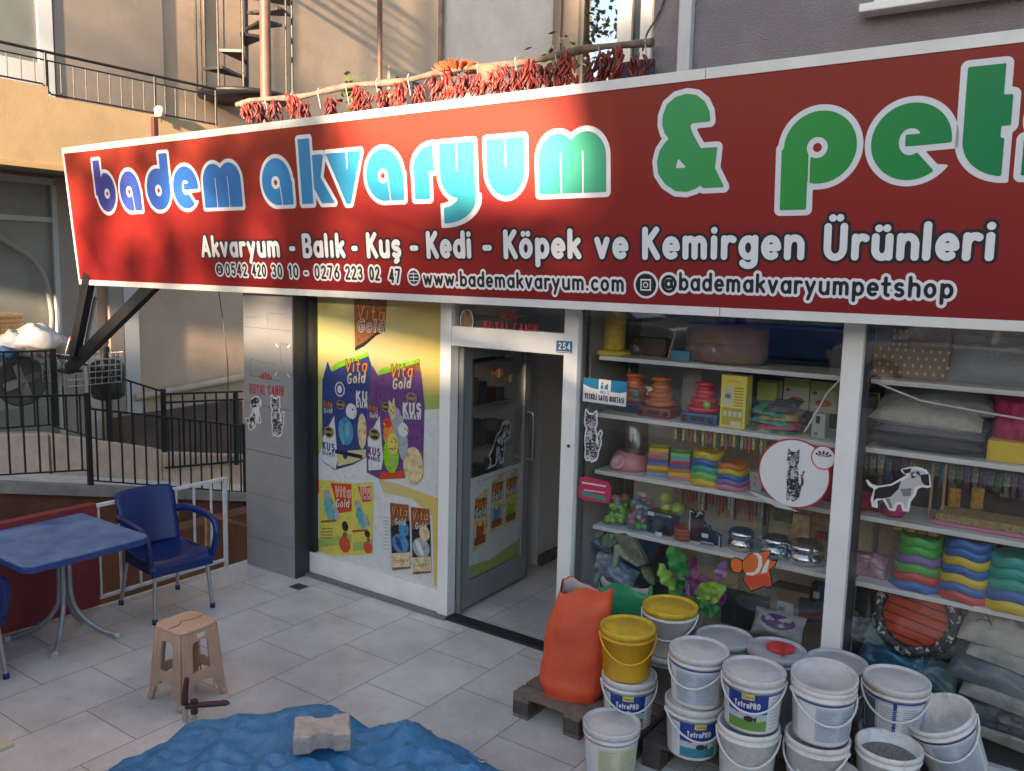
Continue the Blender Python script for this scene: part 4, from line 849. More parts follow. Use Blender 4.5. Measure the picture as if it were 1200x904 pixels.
# parrots on purple bag
E(c4, 872, 700, 34, 84, pgy, .0054, .22); E(c4, 846, 632, 20, 36, pcr, .0060, .1); A.poly(c4([(830, 612), (828, 572), (843, 590), (856, 558), (862, 604)]), pcr, .0060); E(c4, 840, 628, 4, 4, pk, .0066); E(c4, 852, 640, 7, 7, por, .0064)
E(c4, 826, 740, 26, 62, por, .0066, -.1); E(c4, 822, 692, 22, 26, pred, .0072); E(c4, 816, 688, 4, 4, pk, .0078); A.poly(c4([(800, 690), (804, 704), (812, 700)]), pcr, .0078)
E(c4, 900, 790, 26, 90, pgy, .0060, .1); E(c4, 903, 728, 26, 34, pw, .0064); E(c4, 914, 722, 4, 4, pk, .0072); A.poly(c4([(924, 722), (938, 732), (924, 738)]), pgd, .0072)
E(c5, 840, 62, 40, 84, plg, .0072, .05); E(c5, 852, 70, 16, 64, pg, .0078, .08); E(c4, 850, 800, 28, 52, pyb, .0080); E(c4, 845, 790, 4, 4, pk, .0086); E(c4, 842, 812, 6, 7, pcr, .0086)
for q_ in ((838, 826), (850, 830), (862, 824)): E(c4, q_[0], q_[1], 4, 4, pk, .0086)
for q_ in ((856, 770), (864, 780), (868, 792)): E(c4, q_[0], q_[1], 7, 2, pk, .0086)
E(c5, 955, 115, 50, 90, pcr, .0056); A.poly(c5([(905, 178), (912, 110), (1003, 40), (1004, 174)]), pbr, .0052)
A.poly(c5([(780, 186), (782, 150), (905, 140), (905, 180)]), pred, .0048)
# boxes
A.poly(c5([(430, 195), (465, 188), (635, 206), (638, 580), (466, 590), (434, 562)]), pyb, .002); A.poly(c5([(636, 210), (745, 200), (742, 575), (638, 582)]), pyb, .0024)
A.poly(c5([(430, 195), (464, 188), (466, 590), (434, 562)]), pvg, .003); A.poly(c5([(430, 195), (464, 188), (464, 262), (432, 268)]), pred, .0036); A.poly(c5([(434, 490), (466, 500), (466, 590), (434, 562)]), pg, .0036)
A.poly(c5([(525, 205), (632, 212), (634, 352), (565, 362)]), pred, .003); A.poly(c5([(664, 222), (733, 222), (735, 300), (690, 305)]), pred, .003)
ptext('Vita', c5, (548, 275), (625, 280), .10, por, .0042, pw, .004); ptext('Gold', c5, (552, 330), (618, 332), .08, pw, .0042)
ptext('Vita', c5, (676, 260), (728, 258), .07, por, .0042, pw, .003); ptext('Gold', c5, (684, 292), (730, 290), .055, pw, .0042)
for bx, by, k in ((0, 0, 1), (163, 50, .78)):
    E(c5, 520+bx, 335+by, 32*k, 72*k, pteal, .0046, .35); E(c5, 505+bx, 265+by, 22*k, 26*k, pgy, .0052); E(c5, 550+bx, 350+by, 14*k, 44*k, pgy, .0052, .6); A.poly(c5([(475+bx, 400+by), (555+bx, 395+by), (555+bx, 405+by), (475+bx, 412+by)]), pbr, .0050)
for a_, b_ in (((470, 500), (632, 470)), ((640, 520), (742, 500))):
    A.poly(c5([a_, b_, (b_[0], b_[1]+45), (a_[0], a_[1]+40)]), pg, .0034)
E(c5, 598, 525, 32, 42, pred, .0048); E(c5, 600, 475, 14, 14, pbr, .0048, .6); E(c5, 718, 540, 24, 30, pred, .0048); E(c5, 722, 500, 10, 10, pbr, .0048)
E(c5, 600, 430, 18, 26, pk, .0048); E(c5, 716, 470, 15, 18, pk, .0048)
for k in range(4): A.poly(c5([(475, 440+k*16), (535, 440+k*16), (535, 446+k*16), (475, 446+k*16)]), pgd, .0036)
# tubes
A.poly(c5([(788, 310), (835, 308), (835, 650), (806, 625), (802, 580)]), pw, .002)
for k in range(10): A.poly(c5([(798, 380+k*18), (828, 384+k*18), (828, 389+k*18), (798, 385+k*18)]), pgy, .0028)
for bx, by, c_ in ((0, 0, psk), (108, 22, pgy)):
    A.poly(c5([(833+bx, 308+by), (930+bx, 318+by), (940+bx, 650+by), (845+bx, 660+by)]), pbr, .0030)
    A.poly(c5([(838+bx, 430+by), (935+bx, 400+by), (938+bx, 560+by), (842+bx, 570+by)]), pk, .0036)
    E(c5, 888+bx, 520+by, 42, 48, c_, .0042); E(c5, 905+bx, 445+by, 26, 36, c_ if not bx else pcr, .0042); E(c5, 880+bx, 520+by, 12, 40, pbl if not bx else pvg, .0048, .6)
    A.poly(c5([(842+bx, 572+by), (938+bx, 565+by), (940+bx, 640+by), (845+bx, 645+by)]), pcr, .0042)
    ptext('Vita', c5, (842+bx, 372+by), (920+bx, 378+by), .085, por, .0044, pk, .004); ptext('Gold', c5, (858+bx, 422+by), (912+bx, 424+by), .06, pw, .0044)
    ptext('Canary' if not bx else 'Finches', c5, (852+bx, 622+by), (930+bx, 612+by), .035, pk, .005, None, wt=.1)
A.poly(c5([(860, 668), (1030, 712), (1000, 724), (870, 690)]), pvg, .0018)
A.build('poster', front)
# ------------------------------------------------ poster on the door leaf and dark shelves seen through it
A = Art(dmap)
A.rect(.105, DW-.09, .225, .98, pvg, 0); A.poly([(.105, .225), (DW-.09, .225), (DW-.09, .36), (.4, .30), (.105, .33)], pg, .0006)
for k, (u, v, c_, b2) in enumerate(((.16, .42, por, pred), (.38, .50, psk, psk), (.58, .50, plg, plg))):
    w_ = .19; h_ = .40
    A.poly([(u, v), (u+w_, v+.03), (u+w_-.01, v+h_+.05), (u+.01, v+h_)], pcr, .001+k*.0003); A.rect(u+.02, u+w_-.02, v+h_*.62, v+h_*.95, pbr, .0022)
    A.text('Vita', u+.03, u+w_-.03, v+h_*.78, .07, [(.003, pk, .0026), (0, por, .0034)], wt=.2); A.text('Gold', u+.03, u+w_-.03, v+h_*.64, .06, [(0, pw, .0034)], wt=.2)
    A.ell(u+.09, v+h_*.38, .05, .09, b2, .0024); A.ell(u+.09, v+h_*.52, .03, .035, pyb, .0030); A.rect(u+.02, u+w_-.03, v+.04, v+.10, pbr, .0026)
for k in range(9): A.rect(.2+.06*k, .24+.06*k, .935, .945, pgy, .001)
A.build('poster', leaf)
# ================================================================ STICKERS
M_stw = mat('sticker_white', (.62, .63, .65), .4)
def furmat(name, sc, lo, hi, st=(1, 1, 1)):
    m = mat(name, (1, 1, 1), .5); t = m.node_tree; b = t.nodes['Principled BSDF']; tc = t.nodes.new('ShaderNodeTexCoord'); mp = t.nodes.new('ShaderNodeMapping'); mp.inputs['Scale'].default_value = st
    n = t.nodes.new('ShaderNodeTexNoise'); n.inputs['Scale'].default_value = sc; n.inputs['Detail'].default_value = 6; n.inputs['Distortion'].default_value = .9; rp = t.nodes.new('ShaderNodeValToRGB')
    rp.color_ramp.elements[0].position = lo; rp.color_ramp.elements[0].color = (.015, .015, .016, 1); rp.color_ramp.elements[1].position = hi; rp.color_ramp.elements[1].color = (.55, .55, .56, 1)
    t.links.new(tc.outputs['Object'], mp.inputs[0]); t.links.new(mp.outputs[0], n.inputs[0]); t.links.new(n.outputs[0], rp.inputs[0]); t.links.new(rp.outputs[0], b.inputs['Base Color']); return m
M_fur = furmat('tabby_print', 60, .50, .61, (1, 1, 1.8)); M_furd = furmat('puppy_print', 22, .46, .56)
M_grey1, M_grey2 = mat('print_midgrey', (.16, .16, .165), .5), mat('print_palegrey', (.42, .42, .43), .5)
def union(*fs): 
    r = fs[0]
    for f in fs[1:]: r = np.minimum(r, f)
    return r
def kitten_sdf(U, V):
    cap = lambda a, b, r: d_seg(U, V, a, b)-r
    return union(d_ell(U, V, .30, .78, .19, .15), d_poly(U, V, [(.11, .80), (.12, 1.0), (.27, .90)]), d_poly(U, V, [(.49, .80), (.48, 1.0), (.33, .90)]), d_ell(U, V, .32, .42, .19, .30), cap((.24, .3), (.22, .06), .065), cap((.38, .3), (.38, .05), .065), d_ell(U, V, .45, .20, .14, .18),
                 cap((.55, .2), (.64, .38), .035), cap((.64, .38), (.60, .50), .035), cap((.60, .50), (.66, .58), .03))
def kitten(art, x, z, w_, h_, off, outline=True, fur=None, flip=False):
    f = fur or M_fur
    mp = lambda U: (1-(U-x)/w_*.72 if False else ((U-x)/w_*.72))
    sd = lambda U, V: kitten_sdf(.70-mp(U) if flip else mp(U), (V-z)/h_)
    sc = .04
    L = ([(sc, M_stw, off)] if outline else [])+[(0, f, off+.0008)]
    art.sdf(sd, (x-.08*w_, x+w_*1.08, z-.08*h_, z+h_*1.08), h_/70, L)
    def e(u, v, ru, rv, m, o): 
        uu = (.70-u) if flip else u; art.ell(x+uu/.72*w_, z+v*h_, ru/.72*w_, rv*h_, m, off+o, 16)
    e(.30, .71, .085, .055, M_grey2, .0014); e(.22, .79, .035, .026, M_grey2, .0014); e(.38, .79, .035, .026, M_grey2, .0014); e(.22, .79, .018, .022, M_ink, .002); e(.38, .79, .018, .022, M_ink, .002); e(.30, .735, .02, .014, M_ink, .002)
    e(.31, .50, .06, .12, M_grey2, .0014); e(.31, .33, .035, .10, M_ink, .002); e(.22, .05, .05, .03, M_grey2, .0014); e(.38, .04, .05, .03, M_grey2, .0014)
    for k in (-1, 0, 1): e(.30+k*.05, .88, .012, .04, M_ink, .0014)
def crown(art, cx, cz, s, m, off):
    for i in range(5):
        a = rad(150-30*i)
        for r_, q in ((1.0, .17), (.66, .14)): art.ell(cx+s*r_*math.cos(a)*1.05, cz+s*r_*math.sin(a)*.75-.2*s, q*s, q*s, m, off, 12)
    art.poly([(cx+s*.46*math.cos(rad(t)), cz+s*.30*math.sin(rad(t))-.22*s) for t in range(160, 19, -14)]+[(cx+s*.30*math.cos(rad(t)), cz+s*.18*math.sin(rad(t))-.22*s) for t in range(20, 161, 14)], m, off)
M_cred = mat('logo_red', (.42, .025, .03), .4)
def tagart(a, name, label, cat='sticker', group=None): return tag(a.build(name, None), label, cat, group)
GY = 4.5745
gmap = planemap((0, GY, 0), (1, 0, 0), (0, 0, 1))
def gp(px, py, Y=GY): q = P(px, py, Y); return q[0], q[2]
# pillar: logo, dog, cat
plm = planemap((0, PYF, 0), (1, 0, 0), (0, 0, 1))
pc4 = lambda pts: [(q[0], q[2]) for q in [P(270+x/4.444, 340+y/4.444, PYF) for x, y in pts]]
a = Art(plm); p = pc4([(185, 478)])[0]; crown(a, p[0], p[1]+.025, .07, M_cred, .0022)
p0, p1 = pc4([(102, 540), (276, 552)]); a.text('ROYAL CANIN', p0[0], p1[0], p0[1], .078, [(0, M_cred, .0022)], wt=.12, slope=(p1[1]-p0[1])/(p1[0]-p0[0])); tagart(a, 'logo_sticker', 'red crown and ROYAL CANIN lettering on the grey pillar')
def polysticker(fmp, plane, outline, inner, name, label, th=.012, extra=(), off=.002):
    a = Art(plane); pts = fmp(outline); us = [u for u, v in pts]; vs = [v for u, v in pts]; b = (min(us)-.03, max(us)+.03, min(vs)-.03, max(vs)+.03)
    a.sdf(lambda U, V: d_poly(U, V, pts), b, (b[1]-b[0])/90, [(0, M_stw, off), (-th, inner, off+.0008)])
    for pl, m in extra: a.poly(fmp(pl), m, off+.0014)
    return tagart(a, name, label)
polysticker(pc4, plm, [(112, 563), (128, 552), (146, 552), (162, 575), (164, 600), (150, 618), (156, 650), (164, 690), (150, 697), (138, 690), (130, 716), (110, 732), (98, 728), (92, 700), (78, 672), (80, 664), (98, 668), (108, 648), (116, 620), (104, 602)], M_furd, 'dog_sticker', 'small black and white puppy sticker on the grey pillar', .010, [([(124, 610), (146, 610), (150, 660), (142, 690), (132, 660)], M_stw), ([(108, 575), (120, 565), (122, 592), (110, 600)], M_ink)])
a = Art(plm); p0, p1 = pc4([(204, 748)])[0], pc4([(282, 560)])[0]; kitten(a, p0[0], p0[1], p1[0]-p0[0], p1[1]-p0[1], .002); tagart(a, 'cat_sticker', 'small tabby kitten sticker on the grey pillar beside the puppy')
# scuffs: white tape ticks
a = Art(plm)
for x, y, s in ((243, 290, 1), (305, 292, -1), (238, 437, -1), (303, 446, 1)):
    q0, q1 = pc4([(x-6*s, y-9), (x+6*s, y+9)]); thick(a, q0, q1, .012, M_stw, .0022)
tagart(a, 'tape_marks', 'four short white tape marks on the upper grey pillar', 'tape')
# transom
a = Art(gmap); q = gp(597, 376.5); crown(a, q[0], q[1]+.02, .062, M_cred, .001); p0, p1 = gp(567, 386), gp(630, 391); a.text('ROYAL CANIN', p0[0], p1[0], p0[1]-.012, .062, [(0, M_cred, .001)], wt=.12); tagart(a, 'logo_sticker', 'red crown and ROYAL CANIN lettering on the glass above the door')
a = Art(gmap); q = gp(547, 376); a.ell(q[0], q[1], .058, .078, M_stw, .001); a.ell(q[0], q[1], .052, .072, mat('kraft_print', (.16, .11, .07), .7, ns=60, na=.5), .0018); tagart(a, 'round_sticker', 'round brown sticker on the glass above the door')
# door leaf dog
A = Art(dmap); pts = [(.33, 1.01), (.37, 1.06), (.34, 1.12), (.40, 1.17), (.45, 1.26), (.50, 1.28), (.52, 1.34), (.60, 1.35), (.64, 1.30), (.62, 1.20), (.58, 1.20), (.56, 1.12), (.55, 1.02), (.50, 1.02), (.49, 1.08), (.44, 1.02)]
A.sdf(lambda U, V: d_poly(U, V, pts), (.28, .70, .97, 1.40), .005, [(0, M_stw, .001), (-.012, M_furd, .0018)]); A.poly([(.36, 1.10), (.40, 1.15), (.45, 1.24), (.44, 1.08)], M_ink, .0024); tagart(A, 'dog_sticker', 'black and white puppy sticker on the glass of the open door')
A = Art(dmap); 
for (u, v, c_, s) in ((.46, 1.72, 'por', 1), (.62, 1.66, 'gold', .8)):
    m_ = por if c_ == 'por' else pgd
    A.ell(u, v, .055*s, .035*s, m_, .001); A.poly([(u-.05*s, v), (u-.10*s, v+.035*s), (u-.095*s, v-.03*s)], m_, .0012); A.ell(u+.0, v, .010*s, .034*s, M_stw, .0018); A.ell(u+.035*s, v+.008, .006, .006, M_ink, .0026)
tagart(A, 'fish_sticker', 'orange and yellow fish stickers high on the door glass')
# tall kitten on display glass
a = Art(gmap); p0, p1 = gp(681, 537), gp(707, 484); kitten(a, p0[0], p0[1], p1[0]-p0[0], p1[1]-p0[1], .001); tagart(a, 'cat_sticker', 'tabby kitten sticker at the left edge of the display glass')
# white and teal dealer notice
a = Art(gmap); qa, qb, qc, qd = gp(683, 470), gp(733.5, 477), gp(735, 448), gp(684, 442.5)
a.poly([qa, qb, qc, qd], M_stw, .001); M_tl = mat('notice_teal', (.01, .17, .32), .4)
lerp = lambda s, t: tuple((np.array(qa)*(1-s)+np.array(qb)*s)*(1-t)+(np.array(qd)*(1-s)+np.array(qc)*s)*t)
a.poly([lerp(0, .72), lerp(.18, .60), lerp(.36, .56), lerp(.36, 1), lerp(0, 1)], M_tl, .0018); a.poly([lerp(.64, .52), lerp(.85, .52), lerp(1, .60), lerp(1, 1), lerp(.64, 1)], M_tl, .0018)
a.poly([lerp(.41, .60), lerp(.47, .60), lerp(.47, .80), lerp(.41, .74)], M_tl, .0018); a.poly([lerp(.5, .60), lerp(.58, .60), lerp(.58, .86), lerp(.5, .74)], M_tl, .0018); a.poly([lerp(.42, .78), lerp(.48, .83), lerp(.46, .88), lerp(.42, .86)], M_cred, .0018)
u0, u1 = lerp(.41, .44)[0], lerp(.60, .44)[0]; a.text("HILL'S", u0, u1, lerp(.4, .42)[1], .018, [(0, M_tl, .0018)], wt=.2)
u0, u1 = lerp(.05, .15)[0], lerp(.95, .15)[0]; a.text('YETKİLİ SATIŞ NOKTASI', u0, u1, lerp(.05, .13)[1], .030, [(0, M_ink, .0018)], wt=.2, slope=(qb[1]-qa[1])/(qb[0]-qa[0]))
tagart(a, 'notice_sticker', 'white and teal dealer notice reading YETKİLİ SATIŞ NOKTASI on the glass', 'sticker')
# pink sticker
a = Art(gmap); qs = [gp(660+x/5.65, 480+y/5.65) for x, y in ((110, 450), (150, 442), (290, 475), (315, 500), (318, 560), (308, 620), (290, 622), (130, 600), (98, 570), (100, 520), (112, 500))]
a.poly(qs, mat('sticker_pink', (.42, .03, .09), .4), .001)
for (xa, ya, xb, yb, m_, h) in ((125, 478, 285, 505, M_stw, 10), (140, 530, 275, 548, M_stw, 6), (125, 540, 285, 582, mat('sticker_green', (.02, .25, .18), .4), 26)):
    q = [gp(660+x/5.65, 480+y/5.65) for x, y in ((xa, ya+h), (xb, yb+h), (xb, yb), (xa, ya))]; a.poly(q, m_, .0018)
q0 = gp(660+140/5.65, 480+573/5.65); q1 = gp(660+275/5.65, 480+590/5.65); a.text('ÇEKİNMEDEN', q0[0], q1[0], q0[1], .012, [(0, M_stw, .0026)], wt=.18, slope=(q1[1]-q0[1])/(q1[0]-q0[0])) if False else None
tagart(a, 'pink_sticker', 'pink scalloped sticker with white and green bars on the display glass')
# big round kitten
a = Art(gmap); c_ = gp(820+622/5.653, 490+368/5.653); e_ = gp(820+388/5.653, 490+340/5.653); r0 = abs(c_[0]-e_[0]); rv = .265
c_ = (c_[0], c_[1]); top = gp(820+615/5.653, 490+135/5.653); bot = gp(820+640/5.653, 490+602/5.653); rv = (top[1]-bot[1])/2; c_ = (c_[0], (top[1]+bot[1])/2)
a.ell(c_[0], c_[1], r0, rv, mat('ring_red', (.45, .02, .045), .4), .001, 64); a.ell(c_[0], c_[1], r0*.955, rv*.955, M_stw, .0018, 64)
d_ = gp(820+820/5.653, 490+263/5.653); rs = r0*.33
a.ell(d_[0], d_[1], rs, rs*1.02, MATS['ring_red'], .0028, 40); a.ell(d_[0], d_[1], rs*.9, rs*.92, M_stw, .0036, 40); crown(a, d_[0], d_[1]+.01, rs*.6, M_ink, .0042)
a.poly([(c_[0]-.26, c_[1]-.13), (c_[0]-.08, c_[1]-.20), (c_[0]+.05, c_[1]-.205), (c_[0]-.1, c_[1]-.16)], M_grey2, .0026)
p0, p1 = gp(820+540/5.653, 490+535/5.653), gp(820+715/5.653, 490+210/5.653); kitten(a, p0[0], p0[1], (p1[0]-p0[0]), p1[1]-p0[1], .0032, outline=False)
tagart(a, 'round_cat_sticker', 'large round white sticker with red rim showing a standing kitten')
# puppy on the right hand glass
f8 = lambda pts: [gp(980+x/4.518, 540+y/4.518) for x, y in pts]
polysticker(f8, gmap, [(156, 103), (166, 100), (186, 122), (220, 134), (290, 123), (345, 92), (372, 76), (345, 60), (342, 46), (376, 35), (430, 31), (478, 48), (498, 80), (503, 138), (485, 146), (455, 140), (432, 150), (420, 185), (396, 215), (386, 270), (352, 268), (342, 232), (325, 232), (312, 268), (280, 262), (245, 205), (218, 212), (222, 252), (190, 244), (182, 205), (200, 150), (172, 132)], M_grey2, 'dog_sticker', 'large black and white running puppy sticker on the right display glass', .013,
            [([(205, 155), (225, 142), (295, 132), (345, 105), (330, 150), (290, 190), (250, 200), (215, 200), (196, 215)], M_ink), ([(350, 48), (400, 40), (390, 62), (365, 70)], M_ink), ([(445, 75), (490, 70), (494, 132), (470, 130), (452, 110)], M_ink), ([(340, 150), (400, 145), (395, 185), (355, 190)], M_grey1), ([(395, 62), (440, 55), (445, 80), (400, 95)], M_furd), ([(262, 200), (282, 200), (300, 250), (285, 252)], M_grey1)])
# generic orange and white banded fish
f6 = lambda pts: [gp(820+x/6.316, 620+y/6.316) for x, y in pts]
a = Art(gmap); M_fo, M_fr = mat('fish_orange', (.62, .14, .03), .4), mat('fish_red', (.52, .07, .03), .4)
def fp(pts, m, off): a.poly(f6(pts), m, off)
fp([(225, 225), (265, 208), (320, 230), (325, 300), (300, 330), (250, 325), (222, 280)], M_ink, .001); fp([(232, 230), (265, 216), (312, 238), (316, 296), (296, 322), (254, 317), (230, 278)], M_fo, .0016)
fp([(315, 235), (370, 180), (430, 172), (470, 160), (528, 158), (530, 185), (500, 225), (578, 232), (560, 280), (520, 300), (535, 360), (545, 420), (520, 440), (470, 430), (440, 445), (380, 465), (355, 430), (320, 380), (335, 340), (315, 300)], M_ink, .0022)
fp([(320, 240), (372, 188), (430, 180), (475, 168), (522, 164), (520, 185), (492, 228), (566, 240), (552, 275), (512, 300), (525, 360), (534, 415), (515, 428), (468, 420), (432, 436), (382, 455), (362, 425), (328, 378), (342, 338), (320, 296)], M_fo, .0028)
fp([(345, 350), (420, 345), (500, 335), (528, 370), (530, 412), (515, 425), (468, 418), (420, 425), (395, 440), (365, 420), (330, 378)], M_fr, .0034)
fp([(390, 180), (430, 174), (462, 205), (465, 270), (440, 320), (395, 345), (350, 340), (345, 325), (400, 320), (432, 285), (436, 225), (420, 195)], M_stw, .0040); fp([(505, 222), (520, 228), (500, 320), (455, 330), (470, 290)], M_stw, .0040)
tagart(a, 'fish_sticker', 'orange and white banded fish cutout on the lower display glass')
# ================================================================ TERRACE: RAIL, TABLE, CHAIRS, STOOL
M_rw = mat('white_rail_paint', (.62, .63, .65), .45, ns=12, na=.2)
RX = -5.80
ztop = XW(263, 561, RX)[2]; yend = XW(263, 561, RX)[1]
rl = thing('white_railing', 'white painted metal railing along the left edge of the terrace', 'railing', (RX, 3, 0))
m = MB(); 
zl = XW(118, 589, RX)
MB().beam((RX, 1.2, ztop), (RX, yend, ztop), .03, .022).build('rail', M_rw, rl); MB().beam((RX, 1.2, .07), (RX, yend, .07), .03, .02).build('rail', M_rw, rl)
MB().box(RX-.013, RX+.013, yend-.013, yend+.013, .0, ztop+.01).build('post', M_rw, rl)
y = yend-.13
while y > 1.3:
    MB().box(RX-.007, RX+.007, y-.007, y+.007, .08, ztop-.012).build('baluster', M_rw, rl); y -= .155
yc = XW(115, 650, RX+.03)[1]
g = MB(); ny, nz = 46, 12
vs = [(RX+.032+.008*math.sin(j*1.3+i*.4)*(1-i/nz), 1.0+(yc-1.0)*j/ny, .03+(ztop+.02-.03)*i/nz) for i in range(nz+1) for j in range(ny+1)]
fs = [(i*(ny+1)+j, i*(ny+1)+j+1, (i+1)*(ny+1)+j+1, (i+1)*(ny+1)+j) for i in range(nz) for j in range(ny)]
b = len(vs)
g.add(vs, fs, 0, True); g.add([(x-.07, y_, z) for x, y_, z in vs], [f[::-1] for f in fs], 0, True)
g.add([vs[nz*(ny+1)], vs[nz*(ny+1)+ny], (RX-.04, yc, ztop+.022), (RX-.04, 1.0, ztop+.022)], [(0, 1, 2, 3)]); g.add([vs[ny], (RX-.04, yc, .03), (RX-.04, yc, ztop+.022), vs[nz*(ny+1)+ny]], [(0, 1, 2, 3)])
tag(g.build('rail_cover', mat('dark_red_cloth', (.17, .018, .025), .6, ns=3, na=.25, bump=.2, bs=12)), 'dark red cover hung over the near part of the white railing', 'cover')
# wooden boards leaning in the gap
for i, (pa, pb2, w_) in enumerate((((240, 602), (290, 616), .05), ((243, 600), (243, 690), .03))):
    a, b = XW(*pa, -6.35), XW(*pb2, -6.35); tag(MB().beam(a, b, .03, w_, up=(1, 0, 0)).build('timber', mat('pink_timber', (.38, .20, .14), .8, ns=12, na=.3)), ('level pale timber crossing the gap beside the grey pillar', 'upright pale timber in the gap beside the grey pillar')[i], 'timber')
# brown board wall in the gap behind white railing
tag(MB().box(-8.15, -7.9, 4.2, 9, -1.6, -.32).build('brown_boarding', mat('brown_boards', (.19, .075, .035), .8, ns=2, na=.3, bump=.3, bs=18)), 'rust brown boarding in the sunken gap behind the white railing', 'boarding')

# table
tx0, tx1, ty0, ty1, tz = -5.86, -4.93, 2.26, 3.04, .73
tb = thing('outdoor_table', 'blue plastic table with worn top and splayed grey steel pedestal', 'table', ((tx0+tx1)/2, (ty0+ty1)/2, 0))
def rrect(x0, x1, y0, y1, r, z, n=5):
    o = []
    for cx, cy, a0 in ((x1-r, y1-r, 0), (x0+r, y1-r, 90), (x0+r, y0+r, 180), (x1-r, y0+r, 270)):
        for k in range(n+1): o.append((cx+r*math.cos(rad(a0+90*k/n)), cy+r*math.sin(rad(a0+90*k/n)), z))
    return o
M_tbl = mat('worn_blue_plastic', (.035, .095, .26), .45, ns=5.5, na=.3, col2=(.13, .23, .40), bump=.12, bs=40); M_tble = mat('blue_plastic_edge', (.02, .05, .21), .4)
MB().prism(rrect(tx0, tx1, ty0, ty1, .07, tz-.014), (0, 0, .014)).build('tabletop', M_tbl, tb, bevel=.006)
MB().prism(rrect(tx0+.004, tx1-.004, ty0+.004, ty1-.004, .07, tz-.05), (0, 0, .0355)).build('tabletop_rim', M_tble, tb, bevel=.006)
tcx, tcy = (tx0+tx1)/2, (ty0+ty1)/2
feet = [(-5.25, 2.56), (-5.22, 2.93), (-5.68, 2.50), (-5.60, 2.93)]
tcx, tcy = sum(f[0] for f in feet)/4, sum(f[1] for f in feet)/4
M_gst = mat('grey_steel_tube', (.28, .30, .33), .38, metal=.5, ns=10, na=.15); M_cap = mat('pale_cap', (.5, .5, .52), .6)
for fx, fy in feet:
    d = Vector((fx-tcx, fy-tcy, 0)); u = d.normalized(); c = Vector((tcx, tcy, 0))+u*.03
    pts = [c+Vector((0, 0, .68)), c+Vector((0, 0, .33)), c+u*.02+Vector((0, 0, .23)), c+u*.08+Vector((0, 0, .14)), c+d*.6+Vector((0, 0, .06)), c+d*.93+Vector((0, 0, .025))]
    lg = MB().tube(rnd(pts, .08), .0165, 10).build('leg', M_gst, tb); MB().tube([c+d*.92+Vector((0, 0, .022)), c+d*1.02+Vector((0, 0, .016))], .021, 10).build('foot_cap', M_cap, lg)
MB().box(tcx-.18, tcx+.18, tcy-.18, tcy+.18, .662, .678).build('top_plate', M_gst, tb)

# chair prototype, faces +x, origin on the floor under the seat
M_chb = mat('blue_chair_plastic', (.004, .022, .13), .34, ns=4, na=.12); M_leg = mat('aluminium_leg', (.42, .43, .45), .35, metal=.7)
def make_chair(label):
    t = thing('plastic_chair', label, 'chair', (0, 0, 0), 'blue plastic armchairs on the terrace')
    def grid(fn, n1, n2, th):
        m = MB(); A = [Vector(fn(i/n1, j/n2)) for i in range(n1+1) for j in range(n2+1)]
        N = []
        for i in range(n1+1):
            for j in range(n2+1):
                du = A[min(i+1, n1)*(n2+1)+j]-A[max(i-1, 0)*(n2+1)+j]; dv = A[i*(n2+1)+min(j+1, n2)]-A[i*(n2+1)+max(j-1, 0)]; N.append(du.cross(dv).normalized())
        B = [a-n_*th for a, n_ in zip(A, N)]; nn = n2+1
        f = [(i*nn+j, (i+1)*nn+j, (i+1)*nn+j+1, i*nn+j+1) for i in range(n1) for j in range(n2)]
        L = len(A); fb = [tuple(L+k for k in q[::-1]) for q in f]
        e = []
        for i in range(n1): e += [(i*nn, L+i*nn, L+(i+1)*nn, (i+1)*nn), ((i+1)*nn+n2, L+(i+1)*nn+n2, L+i*nn+n2, i*nn+n2)]
        for j in range(n2): e += [(j+1, L+j+1, L+j, j), (n1*nn+j, L+n1*nn+j, L+n1*nn+j+1, n1*nn+j+1)]
        return m.add(A+B, f+fb+e, 0, True)
    def seat(u, v):  # u: back->front, v: right->left
        x = -.22+.47*u; y = (.205+.03*u)*(2*v-1); z = .425+.025*abs(2*v-1)**3-.02*math.sin(math.pi*u)+(-.07*max(0, (u-.8)/.2)**2)
        return x, y, z
    grid(seat, 14, 12, .022).build('seat', M_chb, t)
    m = MB()
    for s in (-1, 1): m.add([(-.2, s*.205, .435), (.24, s*.233, .43), (.24, s*.236, .35), (-.2, s*.21, .34), (-.2, s*.195, .435), (.24, s*.222, .43), (.24, s*.224, .35), (-.2, s*.198, .34)], [(0, 1, 2, 3), (7, 6, 5, 4), (0, 4, 5, 1), (1, 5, 6, 2), (2, 6, 7, 3), (3, 7, 4, 0)])
    m.box(.225, .245, -.222, .222, .33, .375)
    m.build('apron', M_chb, t)
    def back(u, v):
        y = (.20+.02*u-.02*max(0, u-.85)/.15)*(2*v-1); x = -.215-.10*u-.03*u*u+.05*(abs(2*v-1))**2*.7; z = .42+.41*u-.012*abs(2*v-1)**4*(1 if u > .9 else 0)
        return x, y, z
    grid(back, 14, 12, -.02).build('backrest', M_chb, t)
    for s in (-1, 1):
        pts = [(-.27, s*.215, .64), (-.18, s*.245, .665), (.0, s*.262, .665), (.17, s*.262, .655), (.245, s*.258, .60), (.25, s*.245, .50), (.225, s*.232, .40)]
        MB().tube(rnd(pts, .09), .021, 10, flat=1.35).build('armrest', M_chb, t)
        for fx, bx in ((.205, .235), (-.19, -.275)):
            lg = MB().tube([(fx, s*.19, .40), (bx, s*.215, .025)], .0135, 10).build('leg', M_leg, t)
            MB().lathe([(1e-4, 0), (.019, 0), (.017, .035), (1e-4, .035)], (bx+.002, s*.216, 0), 10).build('foot_cap', M_chb, lg)
    return t
ch = make_chair('blue plastic armchair with grey metal legs against the white railing')
ch.location = (-5.43, 3.46, 0); ch.rotation_euler.z = rad(-6)
